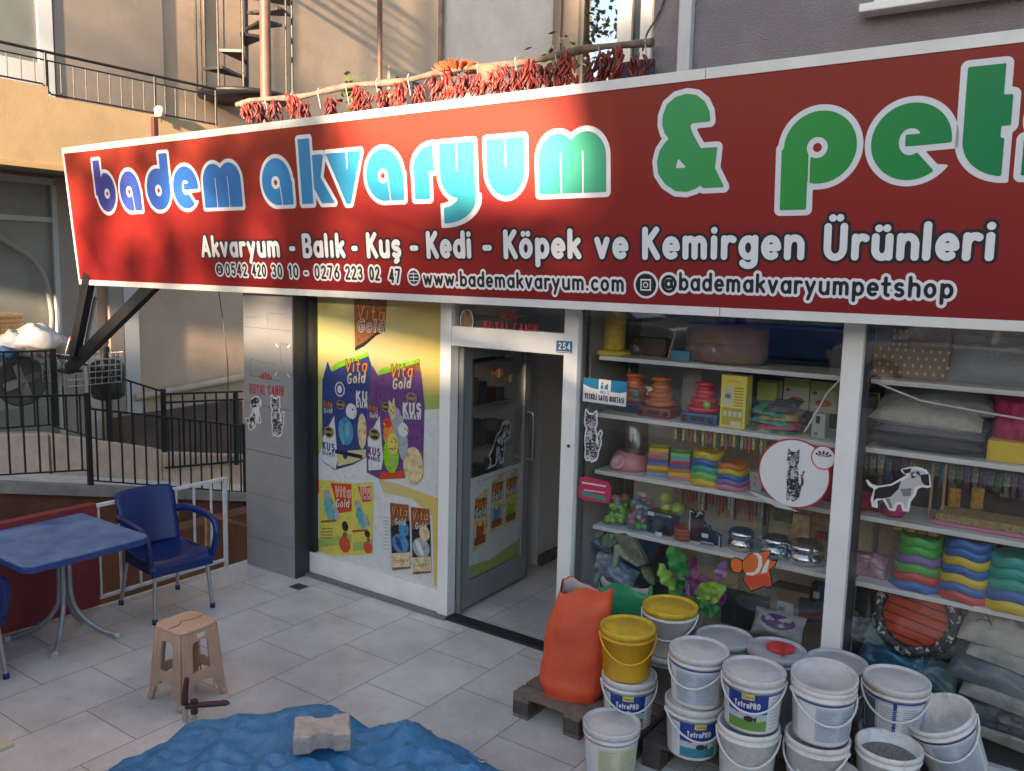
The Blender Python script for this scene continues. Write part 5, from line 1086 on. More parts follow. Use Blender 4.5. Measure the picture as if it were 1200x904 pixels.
ch2 = dup(ch, (-5.42, 2.02, 0), rad(85), 'blue plastic armchair cut off at the left edge in front of the table')

# stool
M_st = mat('tan_plastic', (.50, .32, .22), .42, ns=5, na=.1, bump=.05, bs=30)
sc = Vector((-4.17, 2.765, 0)); stl = thing('stool', 'tan plastic stool with a cracked seat and cut out sides', 'stool', (0, 0, 0))
def sw(z): return .152-.032*z/.43       # half width
m = MB()
for k in range(4):
    Rz = Matrix.Rotation(k*math.pi/2, 3, 'Z')
    def q(s, z, dpt): h = sw(z); return Rz @ Vector((s*h, -(h-dpt), z))
    def pan(pl, th=.018): m.add([q(s, z, 0) for s, z in pl]+[q(s, z, th) for s, z in pl], [tuple(range(len(pl))), tuple(range(2*len(pl)-1, len(pl)-1, -1))]+[(i, len(pl)+i, len(pl)+(i+1) % len(pl), (i+1) % len(pl)) for i in range(len(pl))])
    pan([(-1, .05), (-.52, .12), (-.42, .19), (-.40, .43), (-1, .43)]); pan([(1, .05), (1, .43), (.40, .43), (.42, .19), (.52, .12)])
    pan([(-1.02, 0), (-.80, 0), (-.72, .05), (-.52, .1195), (-1.0, .0495)]); pan([(1.02, 0), (1.0, .0495), (.52, .1195), (.72, .05), (.80, 0)])
    pan([(-.52, .12), (-.34, .128), (0, .132), (.34, .128), (.52, .12), (.50, .178), (.46, .192), (-.46, .192), (-.50, .178)], .016)
    pan([(-.40, .43), (-.41, .34), (-.34, .362), (0, .37), (.34, .362), (.41, .34), (.40, .43)], .016)
    for s in (-.92, -.70, -.50, .50, .70, .92):     # moulded ribs
        m.add([q(s-.03, .06, -.004), q(s+.03, .06, -.004), q(s+.03, .42, -.004), q(s-.03, .42, -.004), q(s-.05, .06, .002), q(s+.05, .06, .002), q(s+.05, .42, .002), q(s-.05, .42, .002)], [(0, 1, 2, 3), (0, 4, 5, 1), (1, 5, 6, 2), (2, 6, 7, 3), (3, 7, 4, 0)])
    c = Rz @ Vector((sw(0)-.012, -sw(0)+.012, .018)); m.ball(c, .022, 10)
m.build('frame', M_st, stl, bevel=.004)
m = MB(); m.prism(rrect(-.128, .128, -.128, .128, .05, .425), (0, 0, .022)); m.build('seat', M_st, stl, bevel=.009)
m = MB()
for i in range(9):
    for j in range(9):
        x, y = -.096+i*.024+(j % 2)*.006, -.096+j*.024; m.add([(x-.007, y, .4475), (x, y-.007, .4475), (x+.007, y, .4475), (x, y+.007, .4475), (x, y, .4492)], [(0, 1, 4), (1, 2, 4), (2, 3, 4), (3, 0, 4)])
m.build('seat_texture', M_st, stl)
cr = [(.02, -.125), (.015, -.05), (-.02, -.02), (.01, .03), (.005, .11)]; m = MB()
for a, b in zip(cr[:-1], cr[1:]): m.beam((a[0], a[1], .4496), (b[0], b[1], .4496), .003, .001)
m.build('crack', mat('crack_dark', (.04, .02, .01), .8), stl)
MB().box(sw(.40)-.002, sw(.40)+.003, -.02, .03, .385, .408).build('sticker', mat('paper_white', (.6, .6, .6), .5), stl)
stl.location = sc; stl.rotation_euler.z = rad(2)

# wooden handled tool standing by the tarpaulin
M_hw = mat('dark_red_wood', (.075, .028, .025), .5, ns=14, na=.4)
tl = thing('hand_tool', 'pair of dark wooden tool handles with pale steel shanks by the stool', 'tool', F(219, 846))
a = Vector(F(217, 846)); MB().tube([a, a+Vector((0, 0, .11))], .014, 8).build('shank', mat('pale_steel', (.5, .48, .46), .4, metal=.4), tl)
MB().tube([a+Vector((0, 0, .10)), a+Vector((.005, 0, .16)), a+Vector((.012, .01, .25))], [.019, .017, .013], 8).build('handle', M_hw, tl)
b = Vector(F(228, 845)); MB().tube([b, b+Vector((0, 0, .05))], .013, 8).build('shank', MATS['pale_steel'], tl); MB().tube([b+Vector((0, 0, .045)), b+Vector((0, 0, .12))], .02, 8).build('socket', M_hw, tl)
c = Vector(F(266, 831, .06)); MB().tube([a+Vector((0, 0, .085)), b+Vector((0, 0, .09)), c+Vector((0, 0, .035)), c+Vector((0, 0, .03))], [.015, .017, .016, .018], 8).build('handle', M_hw, tl)

# drain
q = F(350, 688); dr = thing('floor_drain', 'small square floor drain in front of the grey pillar', 'drain', q)
MB().box(q[0]-.06, q[0]+.06, q[1]-.05, q[1]+.05, .0005, .004).build('frame', M_granite, dr)
m = MB()
for k in range(5): m.box(q[0]-.05, q[0]+.05, q[1]-.042+k*.018, q[1]-.032+k*.018, .0042, .0065)
m.build('grate', M_darkf, dr)

# tarpaulin over a heap, with a paving stone
out = [(-3.70, 1.6), (-3.74, 2.10), (-3.80, 2.44), (-3.62, 2.72), (-3.46, 2.96), (-3.30, 3.10), (-3.10, 3.10), (-2.98, 3.12), (-2.78, 3.26), (-2.62, 3.24), (-2.36, 3.22), (-2.02, 3.20), (-1.62, 2.85), (-1.6, 2.2), (-2.1, 1.6), (-3.2, 1.35)]
us = np.arange(-4.1, -1.6, .02); vs_ = np.arange(1.25, 3.4, .02); U, V = np.meshgrid(us, vs_); D = d_poly(U, V, out)
from mathutils import noise as mn_
def th(x, y):
    d = max(0, -float(d_poly(np.array([x]), np.array([y]), out)[0]))
    g = .035*math.exp(-((x+3.05)**2+(y-2.80)**2)/.03)+.05*math.exp(-((x+2.60)**2+(y-2.88)**2)/.03)-.05*math.exp(-((x+2.88)**2+(y-2.88)**2)/.012)
    r = .285*(1-math.exp(-d/.22))+g*min(1, d/.1)
    rg = lambda a, b, c: (1-abs(mn_.noise((a, b, c)))*2.2)**3
    cr_ = lambda a, b, c: .45-abs(mn_.noise((a, b, c)))
    n = cr_(x*3.0+y*2.0, y*2.2-x*1.6, 5)*.10+cr_(x*6.2-y*4.6, y*4.6+x*2.6, 8)*.062+cr_(x*13+y*8, y*11-x*7, 2)*.022-.05+mn_.noise((x*12+y*5, y*9, 7))*.005+mn_.noise((x*26, y*26, 9))*.002
    return .006+max(0, r+n*min(1, d/.15))
m = MB()
for pg in march(D, us, vs_, 1): m.add([(u, v, th(u, v)) for u, v in pg], [tuple(range(len(pg)))], 0, True)
M_trp = mat('blue_tarp', (.016, .135, .33), .36, ns=13, na=.3, col2=(.06, .25, .47), bump=.6, bs=75, bd=.008)
tp_ = tag(m.build('tarpaulin', M_trp, weld=True), 'crumpled blue tarpaulin covering a heap at the front of the terrace', 'tarpaulin')
for k, (ex_, ey_) in enumerate(((-3.60, 2.70), (-3.25, 3.06), (-2.72, 3.19), (-2.3, 3.10))):
    ez = th(ex_, ey_)+.006; MB().tube([(ex_+.016*math.cos(a), ey_+.016*math.sin(a), ez) for a in np.linspace(0, 6.2832, 13)[:-1]], .004, 6, closed=True).build('eyelet', M_steel, tp_)
sm = tp_.modifiers.new('thickness', 'SOLIDIFY'); sm.thickness = .004
fl, fr = Vector(F(343, 885, .325)), Vector(F(411, 879, .325)); ex = (fr-fl).normalized(); ey = Vector((-ex.y, ex.x, 0)); W_ = (fr-fl).length; Dp = .19
pv = [(0, 0), (.30, 0), (.34, .10), (.40, .17), (.62, .17), (.68, .10), (.72, 0), (1, 0), (1, .32), (.97, .5), (1, .68), (1, 1), (.72, 1), (.66, .86), (.38, .86), (.32, 1), (0, 1), (0, .7), (.02, .5), (0, .3)]
m = MB().prism([fl+ex*(u*W_)+ey*(v*Dp)+Vector((0, 0, -.006)) for u, v in pv], (0, 0, .085))
tag(m.build('paving_stone', mat('rough_concrete_block', (.42, .37, .33), .95, ns=18, na=.2, bump=1, bs=90, bd=.008), bevel=.01, segs=3), 'double T shaped concrete paving stone weighing down the blue tarpaulin', 'paving stone')

# cream step edge at the very left bottom
q = F(6, 872); tag(MB().box(-5.82, q[0]+.06, 1.3, q[1]+.02, .001, .02).build('cream_tile', mat('cream_tile', (.62, .55, .42), .4, ns=6, na=.1), bevel=.004), 'loose cream tile on the floor at the left bottom corner', 'tile')

# ================================================================ PALLETS, SACKS, BUCKETS
M_pal = mat('old_pallet_wood', (.17, .135, .11), .85, ns=7, na=.4, bump=.5, bs=45); M_pald = mat('dark_pallet_wood', (.07, .055, .05), .85, ns=9, na=.3, bump=.4, bs=45)
PH = .145
def pallet(x0, x1, y0, y1, label, mm):
    t = thing('pallet', label, 'pallet', ((x0+x1)/2, (y0+y1)/2, 0), 'wooden pallets in front of the display window'); n = 6; w_ = (y1-y0)/n
    for k in range(n): MB().box(x0, x1, y0+k*w_+.006, y0+(k+1)*w_-.012, PH-.022, PH).build('deck_board', mm, t, bevel=.003)
    for k in range(3):
        xx = x0+.05+(x1-x0-.1)*k/2
        MB().box(xx-.05, xx+.05, y0+.008, y1-.015, PH-.044, PH-.0225).build('stringer', mm, t)
        for j in range(3):
            yy = y0+.055+(y1-y0-.12)*j/2; MB().box(xx-.05, xx+.05, yy-.05, yy+.05, .022, PH-.0445).build('block', M_pald, t, bevel=.003)
        MB().box(xx-.05, xx+.05, y0+.008, y1-.015, .001, .0215).build('bottom_board', mm, t)
    return t
pallet(-2.56, -1.80, 3.72, 4.46, 'grey weathered wooden pallet under the orange sack', M_pal)
pallet(-1.76, -.42, 3.72, 4.46, 'darker wooden pallet under the white buckets', M_pald)

def sack(c, w_, d_, h, label, m_, seed, lean=(0, 0), rz=0, tw=.9):
    rnd_ = random.Random(seed); t = thing('sack', label, 'sack', c); n, N = 36, 22; vs = []
    for j in range(N+1):
        f = j/N; ww = w_*(.93+.12*math.sin(math.pi*min(1, f*1.25))**.8-(1-tw)*f); dd_ = d_*(1.0*(1-f*.55) if f < .95 else .45)
        if f < .06: ww *= .93; dd_ *= .9
        for i in range(n):
            a = 2*math.pi*i/n; ca, sa = math.cos(a), math.sin(a); e = .62
            x = ww/2*math.copysign(abs(ca)**e, ca); y = dd_/2*math.copysign(abs(sa)**e, sa)
            k = mn_.noise((x*5+seed, y*5, f*4))*.020+mn_.noise((x*12+seed, y*12, f*10))*.006+(1-abs(mn_.noise((a*2.4+seed, f*1.6, 2)))*2)**3*.012*(.4+f); k *= 1 if f > .04 else 0
            zt = h*f + (mn_.noise((a*1.2, seed, 1))*.06+.025*math.sin(a*2+seed) if f > .96 else 0) + (mn_.noise((x*9, seed, f*8))*.02 if f > .1 else 0)
            p = Vector((x*(1+k*4)+lean[0]*f*f, y*(1+k*6)+lean[1]*f*f, zt)); p = Matrix.Rotation(rz, 3, 'Z') @ p; vs.append(Vector(c)+p)
    fs = [(j*n+i, j*n+(i+1) % n, (j+1)*n+(i+1) % n, (j+1)*n+i) for j in range(N) for i in range(n)]
    m = MB().add(vs, fs, 0, True); m.add(vs[:n], [tuple(range(n-1, -1, -1))])
    b = m.build('woven_bag', m_, t); 
    top = [v for v in vs[-n*2:-n]]; ctr = sum(top, Vector())/n
    inn = [ctr+(v-ctr)*.93 for v in vs[-n:]]; low = [ctr+(v-ctr)*.8-Vector((0, 0, .05)) for v in top]
    m = MB().add(inn+low, [(i, n+i, n+(i+1) % n, (i+1) % n) for i in range(n)]+[tuple(range(n, 2*n))], 0, True); m.build('lining', mat('sack_lining', (.5, .42, .40), .6), t)
    return t
M_or = mat('orange_sack', (.66, .085, .03), .45, ns=4, na=.16, bump=.25, bs=160); M_gs = mat('green_sack', (.02, .24, .11), .4, ns=4, na=.2, bump=.35, bs=22)
cb = F(671, 812, PH); ht = P(684, 700, cb[1])[2]-PH
sack((cb[0], cb[1], PH), .36, .24, ht+.04, 'bright orange woven sack standing on the grey pallet', M_or, 3, lean=(.06, .03), rz=rad(20), tw=.90)
gq = P(733, 690, 4.30); sack((gq[0], 4.30, PH), .34, .16, gq[2]-PH+.02, 'green woven sack behind the yellow bucket', M_gs, 8, rz=rad(12), tw=1.0)

M_bk = mat('bucket_white', (.70, .69, .68), .38, ns=7, na=.10, bump=.03, bs=50, dirt=(11, .5, (.24, .22, .20))); M_lid = mat('dusty_lid', (.56, .55, .54), .55, ns=9, na=.12, dirt=(9, .4, (.28, .265, .25))); M_hd = mat('handle_white', (.62, .62, .63), .4)
M_bky = mat('bucket_yellow', (.70, .38, .012), .33, ns=6, na=.08, dirt=(12, .3, (.30, .19, .05))); M_ly = mat('lid_yellow', (.60, .38, .02), .5, ns=8, na=.2, dirt=(12, .6, (.24, .17, .06)))
M_lb = mat('label_blue', (.012, .04, .22), .35); M_lt = mat('label_teal', (.03, .19, .24), .35); M_lg = mat('label_green', (.12, .25, .05), .35); M_lw = mat('label_white', (.6, .62, .63), .4); M_lp = mat('label_paleblue', (.40, .46, .52), .45); M_ly2 = mat('label_yellow', (.6, .5, .05), .4); M_lcr = mat('label_cream', (.55, .55, .36), .45); M_ltx = mat('label_text', (.28, .33, .40), .5)
def bucket(label, loc, body=M_bk, lidm=M_lid, h=.26, r=.140, rz=None, kind=None, lid=True, handle=True, tilt=None, grain=None, group='buckets stacked in front of the shop window', extra=None):
    t = thing('bucket', label, 'bucket', (0, 0, 0), group)
    rb = r*.86; rt = r*.965
    prof = [(1e-4, .004), (rb-.006, .0), (rb, .008), (rt, h-.05), (rt+.006, h-.049), (rt+.006, h-.043), (rt+.001, h-.042), (rt+.002, h-.012)]
    if lid: prof += [(1e-4, h-.012)]
    else: prof += [(r, h), (r-.004, h+.001), (rt-.008, h-.006), (rb-.006, .02), (1e-4, .02)]
    MB().lathe(prof, n=40).build('body', body, t)
    if lid:
        lp = [(rt+.004, h-.03), (r+.003, h-.03), (r+.004, h-.002), (r, h+.003), (r-.007, h+.002), (r-.010, h-.007), (r-.022, h-.008), (r-.026, h-.005), (1e-4, h-.005)]
        MB().lathe(lp, n=40).build('lid', lidm, t)
    else: MB().lathe([(rt+.003, h-.026), (r+.003, h-.024), (r+.004, h-.004), (r+.0015, h+.0005)], n=40).build('rim', body, t)
    if grain: MB().lathe([(1e-4, grain+.012), (rb*.5, grain+.008), (rb+(rt-rb)*grain/h-.008, grain)], n=32).build('contents', mat('grain', (.30, .28, .25), .9, ns=120, na=.6, bump=1, bs=150), t)
    if handle:
        ze = h-.043; pts = [(1.03*r*math.cos(a), -1.04*r*math.sin(a), ze-.105*math.sin(a)**1.2) for a in [math.pi*k/18 for k in range(19)]]
        MB().tube(pts, .0052, 8).build('handle', M_hd if body is not M_bky else M_bky, t)
        for s in (-1, 1): MB().tube([(s*(rt-.002), 0, ze), (s*(rt+.014), 0, ze)], .011, 8).build('handle_lug', body, t)
    if kind:
        def cm(u, v, off): rr = rb+(rt-rb)*v/(h-.05)+off+.0012; a = -math.pi/2+u/r; return np.array([rr*math.cos(a), rr*math.sin(a), v])
        A = Art(cm, True); top = h-.062
        if kind in ('teal', 'green', 'blue'):
            lo = {'teal': M_lt, 'green': M_lg, 'blue': M_lg}[kind]
            A.rect(-.17, .17, .015, top, M_lw, 0, 22); A.rect(-.115, .085, top*.52, top, M_lb, .0008, 14); A.rect(-.115, .085, .02, top*.36, lo, .0008, 14); A.rect(-.115, .085, top*.36, top*.52, M_lp, .0008, 14); A.rect(-.17, .17, top-.006, top, M_lb, .0012, 22)
            A.rect(-.04, .018, top*.86, top*1.0, M_ly2, .0016, 5); A.text('Tetra', -.033, .011, top*.895, .013, [(0, M_lb, .0022)], wt=.2, res=.0012)
            A.text('TetraPRO', -.075, .045, top*.66, .026, [(0, M_lw, .0018)], wt=.22, res=.0014)
            A.sdf(lambda U, V: np.minimum(d_ell(U, V, -.005, top*.40, .024, .014), d_poly(U, V, [(.015, top*.40), (.034, top*.47), (.030, top*.33)])), (-.05, .05, top*.2, top*.6), .002, [(0, M_ink, .0016)])
            for x_, y_, mm in ((-.06, .52, M_cred), (.03, .53, M_fo), (-.02, .55, M_ly2), (.045, .36, M_ly2)): A.sdf(lambda U, V, x_=x_, y_=y_: d_ell(U, V, x_, top*y_, .010, .004), (x_-.014, x_+.014, top*y_-.008, top*y_+.008), .0015, [(0, mm, .0022)])
            for k in range(9): A.rect(.10, .15, .03+k*top/11, .036+k*top/11, M_lp, .0012, 4); A.rect(-.16, -.125, .03+k*top/11, .036+k*top/11, M_lp, .0012, 3)
        else:
            bg = {'plain': M_lp, 'cream': M_lcr, 'stripe': M_lw}[kind]
            A.rect(-.17, .17, .015, top, M_lw if kind != 'stripe' else M_lp, 0, 22); A.rect(-.075, .15, .025, top-.012, bg, .0008, 14)
            if kind != 'cream': A.rect(-.17, .17, top-.002, top+.005, M_lb, .0010, 22)
            if kind == 'stripe': A.rect(-.005, .012, .015, top, M_lb, .0014, 2); A.rect(-.17, -.09, .015, top*.95, M_lb if False else MATS.setdefault('label_slate', mat('label_slate', (.07, .12, .17), .4)), .0012, 6)
            rr_ = random.Random(hash(label) % 999 if False else len(label))
            for k in range(14):
                for (a_, b_) in ((-.065, .03), (.042, .14)): A.rect(a_, a_+(b_-a_)*rr_.uniform(.6, 1), .032+k*(top-.05)/14, .036+k*(top-.05)/14, M_ltx if kind != 'cream' else mat('cream_text', (.36, .38, .24), .5), .0016, 6)
        A.build('label', t)
    if extra: extra(t, h, r)
    t.location = [float(k) for k in loc]
    face = math.atan2(-loc[0], loc[1])+.35*math.sin(loc[0]*37+loc[2]*11) if rz is None else rz
    t.rotation_euler.z = face
    if tilt: t.rotation_euler = tilt
    return t
H1 = .26
def at(px, py, z): q = F(px, py, z); return q[0], q[1]
def stackpos(px, py, z): x, y = at(px, py, z); return x, y, z-H1
b1 = at(736, 734, PH+2*H1); b2 = at(737.6, 789, PH+H1)
bucket('bright yellow bucket with yellow lid standing on the blue labelled bucket', (b1[0], b1[1], PH+H1+.004), M_bky, M_ly)
bucket('white bucket with blue and green label under the yellow bucket', (b2[0], b2[1], PH), kind='blue')
p = at(717, 846, H1); bucket('white lidded bucket with cream label standing alone on the floor', (p[0], p[1], 0), kind='cream', handle=False)
p = at(785.5, 709, .645); bucket('white bucket with dirty yellow lid behind the bright yellow bucket', (p[0], p[1], .645-H1), lidm=M_ly, kind=None, r=.15)
bucket('dusty grey white bucket underneath the yellow lidded bucket', (p[0], p[1], PH), body=mat('bucket_dull', (.30, .31, .31), .5, ns=6, na=.15), kind=None, handle=False, h=.24, r=.15)  # body colour greyer than the other white buckets
t6 = at(819.5, 760.5, PH+2*H1); bucket('white bucket with back label turned forward on the teal labelled bucket', (t6[0], t6[1], PH+H1+.004), kind='plain'); bucket('white bucket with blue and teal label below the plain one', (t6[0]-.01, t6[1], PH), kind='teal')
t9 = at(884, 785, PH+2*H1); bucket('white bucket with blue and green label on a blank white bucket', (t9[0], t9[1], PH+H1+.004), kind='green'); bucket('blank white bucket under the green labelled bucket', (t9[0]-.01, t9[1], PH), lid=False)
for px, py, lab, red in ((849, 745.7, 'grey lidded bucket in the back row nearest the plastic plants', 0), (910, 760.5, 'grey lidded bucket in the back row with a red tool on its lid', 1), (981, 775, 'grey lidded bucket in the back row beside the right window post', 0)):
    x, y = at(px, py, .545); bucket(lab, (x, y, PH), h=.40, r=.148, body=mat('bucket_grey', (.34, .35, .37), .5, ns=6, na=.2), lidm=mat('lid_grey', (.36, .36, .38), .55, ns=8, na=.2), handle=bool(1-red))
    if red:
        rt_ = thing('red_scraper', 'small red plastic tool with handle lying on a bucket lid', 'tool', (x, y, .545))
        MB().lathe([(1e-4, .012), (.05, .010), (.075, .002), (.075, -.002), (1e-4, -.002)], (x+.015, y+.02, .549), 24).build('blade', mat('red_plastic', (.6, .03, .035), .4), rt_)
        MB().beam((x+.02, y+.03, .567), (x+.06, y-.09, .560), .018, .012).build('handle', mat('red_plastic_dark', (.4, .015, .02), .4), rt_)
t12 = at(966, 793, PH+2*H1+.02); bucket('white bucket with loose tilted lid on a blank white bucket', (t12[0], t12[1], PH+H1+.004), kind='plain', lid=False)
lt_ = thing('bucket_cover', 'loose dusty lid resting tilted on top of a white bucket', 'lid', (t12[0], t12[1], PH+2*H1+.02)); MB().lathe([(.13, -.012), (.144, -.012), (.145, .012), (.138, .014), (.132, .004), (1e-4, .004)], (t12[0], t12[1], PH+2*H1+.02), 40, M=Matrix.Rotation(rad(7), 3, 'X')).build('disc', M_lid, lt_)
MB().lathe([(.118, .0045), (.121, .0075), (.124, .0045)], (t12[0], t12[1], PH+2*H1+.02), 40, M=Matrix.Rotation(rad(7), 3, 'X')).build('ridge', M_lid, lt_)
bucket('blank white bucket with fine measuring marks under the tilted lid bucket', (t12[0]-.01, t12[1], PH), lid=False)
t15 = at(1051, 795, .60); bucket('white lidded bucket with dark stripe label right of the tilted lid bucket', (t15[0], t15[1], .60-H1), kind='stripe', r=.146); bucket('grey white bucket under the stripe labelled bucket', (t15[0], t15[1], .60-2*H1-.004), lid=False, body=MATS['bucket_grey'], r=.146, handle=False)
t17 = at(1042, 872, .40); bucket('open white bucket half full of grain at the bottom edge', (t17[0], t17[1], .40-.26), lid=False, grain=.20, handle=False)
t18 = at(1120, 842, .50); bx_ = thing('plastic_crate', 'black slatted plastic crate under the tipped open bucket', 'crate', (t18[0]+.05, t18[1], 0))
m = MB(); cx0, cx1, cy0, cy1 = t18[0]-.16, t18[0]+.30, t18[1]-.16, t18[1]+.14
for k in range(7): m.box(cx0, cx1, cy0, cy0+.012, .01+k*.035, .03+k*.035); m.box(cx0, cx0+.012, cy0+.013, cy1, .01+k*.035, .03+k*.035); m.box(cx1-.012, cx1, cy0+.013, cy1, .01+k*.035, .03+k*.035)
for k in range(8): m.box(cx0+k*(cx1-cx0-.02)/7, cx0+.02+k*(cx1-cx0-.02)/7, cy0+.0125, cy0+.02, .0, .26)
m.build('slats', mat('black_plastic', (.018, .018, .02), .45), bx_); MB().box(cx0+.015, cx1-.015, cy0+.022, cy1-.002, .005, .02).build('base', MATS['black_plastic'], bx_)
bucket('open empty white bucket tipped towards the camera on the black crate', (t18[0]+.02, t18[1]+.08, .235), lid=False, kind='plain', tilt=(rad(10), rad(-22), rad(12)), r=.15, h=.29)
t19 = at(972, 905, .28); bucket('open white bucket at the bottom edge in front of the blank bucket', (t19[0], t19[1]-.0, .02), lid=False, handle=False)
# ================================================================ DISPLAY WINDOWS
SHZ = [1.955, 1.592, 1.225, .862]
M_sh = mat('shelf_white', (.60, .59, .57), .5, ns=4, na=.06); M_peg = mat('pegboard_beige', (.42, .37, .28), .7, ns=3, na=.06)
def px_x(px, py, Y): return P(px, py, Y)[0]
for (xa, xb, lab) in ((-2.64, -1.14, 'white display shelves with pet goods left of the window post'), (-1.03, 1.19, 'white display shelves with pet beds right of the window post')):
    t = thing('display_shelves', lab, 'shelves', ((xa+xb)/2, 4.9, 0))
    for z in SHZ: MB().box(xa, xb, 4.70, 5.10, z-.026, z).build('shelf', M_sh, t, bevel=.002)
    for x in (xa-.0, xb-.02): MB().box(x, x+.02, 5.101, 5.13, 0, 2.3).build('upright', M_alud, t)
    MB().box(xa, xb, 4.68, 5.3, .0, .03).build('plinth', mat('window_floor', (.12, .12, .12), .7), t)
    pb0 = px_x(790, 550, 5.14) if xa < -2 else px_x(1000, 640, 5.14)
    m = MB().box(pb0, xb, 5.14, 5.16, .03, SHZ[1]-.0 if xa < -2 else 1.2); m.build('pegboard', M_peg, t)
    hp_ = MB()
    for i in range(int((xb-pb0)/.05)):
        for z in np.arange(.5, 1.5, .05):
            if z < (1.55 if xa < -2 else 1.18): hp_.box(pb0+.02+i*.05, pb0+.026+i*.05, 5.1385, 5.1395, z, z+.006)
    hp_.build('peg_holes', M_dark, t)
    if xa < -2: MB().box(xa, pb0-.002, 5.14, 5.16, .03, .80).build('back_panel', mat('back_panel_dark', (.06, .06, .065), .7), t)
    else: MB().box(xa, xb, 5.17, 5.2, 1.21, 2.3).build('back_panel', MATS['back_panel_dark'], t)
def rb_(px0, px1, py0, py1, Y): pm = (py0+py1)/2; a = P(px0, pm, Y); b = P(px1, pm, Y); c = P((px0+px1)/2, py0, Y)[2]; d = P((px0+px1)/2, py1, Y)[2]; return a[0], b[0], d, c
def goods(name, label, cat, px0, px1, py0, py1, Y, dep, m_, base=None, bevel=.004, art=None, group=None):
    x0, x1, z0, z1 = rb_(px0, px1, py0, py1, Y); 
    if base is not None: z0 = base+.001
    t = thing(name, label, cat, ((x0+x1)/2, Y+dep/2, z0), group); MB().box(x0, x1, Y, Y+dep, z0, z1).build('body', m_, t, bevel=bevel)
    if art:
        A = Art(planemap((x0, Y, z0), (x1-x0, 0, 0), (0, 0, z1-z0))); A2 = A; n = np.array([0, -1, 0]); A.map = lambda u, v, off: np.array([x0+(x1-x0)*u, Y-off-.0005, z0+(z1-z0)*v]); art(A); A.build('print', t)
    return t, (x0, x1, z0, z1)
def pillow(name, label, cat, c, w_, h_, t_, m_, M=None, seed=0, art=None, group=None, wr=.02, n=16):
    """stuffed flat bag: w x h outline, thickness t, crimped ends"""
    M = M or Matrix.Identity(3); top = []; bot = []
    for i in range(n+1):
        for j in range(n+1):
            u, v = i/n*2-1, j/n*2-1; bul = max(0, (1-abs(u)**2.6)*(1-abs(v)**3.2))**.55
            k = mn_.noise((u*2.2+seed*3.1, v*2.2, seed))*wr*2+mn_.noise((u*6+seed, v*5, 4))*wr
            x = u*w_/2*(1-.05*(1-abs(v))); y = v*h_/2*(1-.05*(1-abs(u)))
            top.append(Vector(c)+M @ Vector((x, y, t_/2*bul+k*bul))); bot.append(Vector(c)+M @ Vector((x, y, -t_/2*bul)))
    f = [(i*(n+1)+j, (i+1)*(n+1)+j, (i+1)*(n+1)+j+1, i*(n+1)+j+1) for i in range(n) for j in range(n)]
    m = MB().add(top, f, 0, True).add(bot, [q[::-1] for q in f], 0, True)
    o = m.build(name, m_); return tag(o, label, cat, group)
MX = Matrix.Rotation(rad(90), 3, 'X')   # stand a flat thing up facing -y
YI = 4.84
# --- shelf A (top)
z = SHZ[0]; x = px_x(720, 395, YI)
t = thing('scratching_post', 'yellow cat scratching post with ribbed column on a round base', 'scratching post', (x, YI, z)); M_ys = mat('yellow_plush', (.62, .44, .05), .9, ns=30, na=.25, bump=.5, bs=120)
MB().lathe([(1e-4, 0), (.125, 0), (.13, .012), (.125, .028), (1e-4, .03)], (x-.02, YI, z+.001), 30).build('base', M_ys, t)
m = MB(); pr = [(1e-4, .03)]
for k in range(18): pr += [(.066, .032+k*.0145), (.074, .039+k*.0145)]
m.lathe(pr+[(.066, .31), (1e-4, .31)], (x, YI, z), 24); m.build('column', M_ys, t); MB().lathe([(1e-4, .31), (.08, .31), (.095, .33), (.095, .36), (1e-4, .36)], (x, YI, z), 24).build('top', M_ys, t)
goods('wood_box', 'dark brown wooden box on the top shelf', 'box', 742, 780, 396, 418, 4.95, .1, mat('dark_wood_box', (.09, .05, .03), .6, ns=9, na=.3), z)
tag(MB().tube([(px_x(783, 420, 4.8), 4.8, z+.004), (px_x(792, 380, 4.8), 4.82, z+.22)], .006, 6).build('wooden_stick', mat('pale_stick', (.4, .3, .22), .6)), 'thin wooden stick leaning on the top shelf', 'stick')
goods('blue_pack', 'small blue and white pack on the top shelf', 'pack', 785, 808, 411, 424, 4.78, .06, mat('pack_blue', (.08, .22, .38), .4), z)
x0, x1, z0, z1 = rb_(797, 893, 384, 428, 4.82)
t = thing('pet_bed', 'round beige and brown plush pet bed on the top shelf', 'pet bed', ((x0+x1)/2, 4.92, z)); r = (x1-x0)/2
M_tan = mat('tan_plush', (.34, .19, .11), .9, ns=9, na=.2, bump=.3, bs=90)
MB().lathe([(1e-4, .0), (r*.92, .0), (r, .03), (r*1.0, .11), (r*.96, .125)], ((x0+x1)/2, 4.92, z+.001), 32, sy=.62).build('lower_wall', mat('mauve_plush', (.24, .15, .13), .9, ns=9, na=.2, bump=.3, bs=90), t)
MB().lathe([(r*.965, .12), (r*1.0, .135), (r*1.0, .215), (r*.93, .23), (r*.85, .20), (1e-4, .20)], ((x0+x1)/2, 4.92, z), 32, sy=.62).build('upper_wall', M_tan, t)
goods('red_carton', 'red carton with two round blue badges behind the plush bed', 'carton', 838, 890, 360, 386, 5.0, .06, mat('carton_red', (.28, .02, .03), .5), None, art=lambda A: [A.ell(u, .45, .13, .3, mat('badge_navy', (.03, .05, .14), .4), .001, 20) or A.ell(u, .45, .09, .2, mat('badge_grey', (.25, .3, .38), .4), .0018, 20) for u in (.4, .78)])
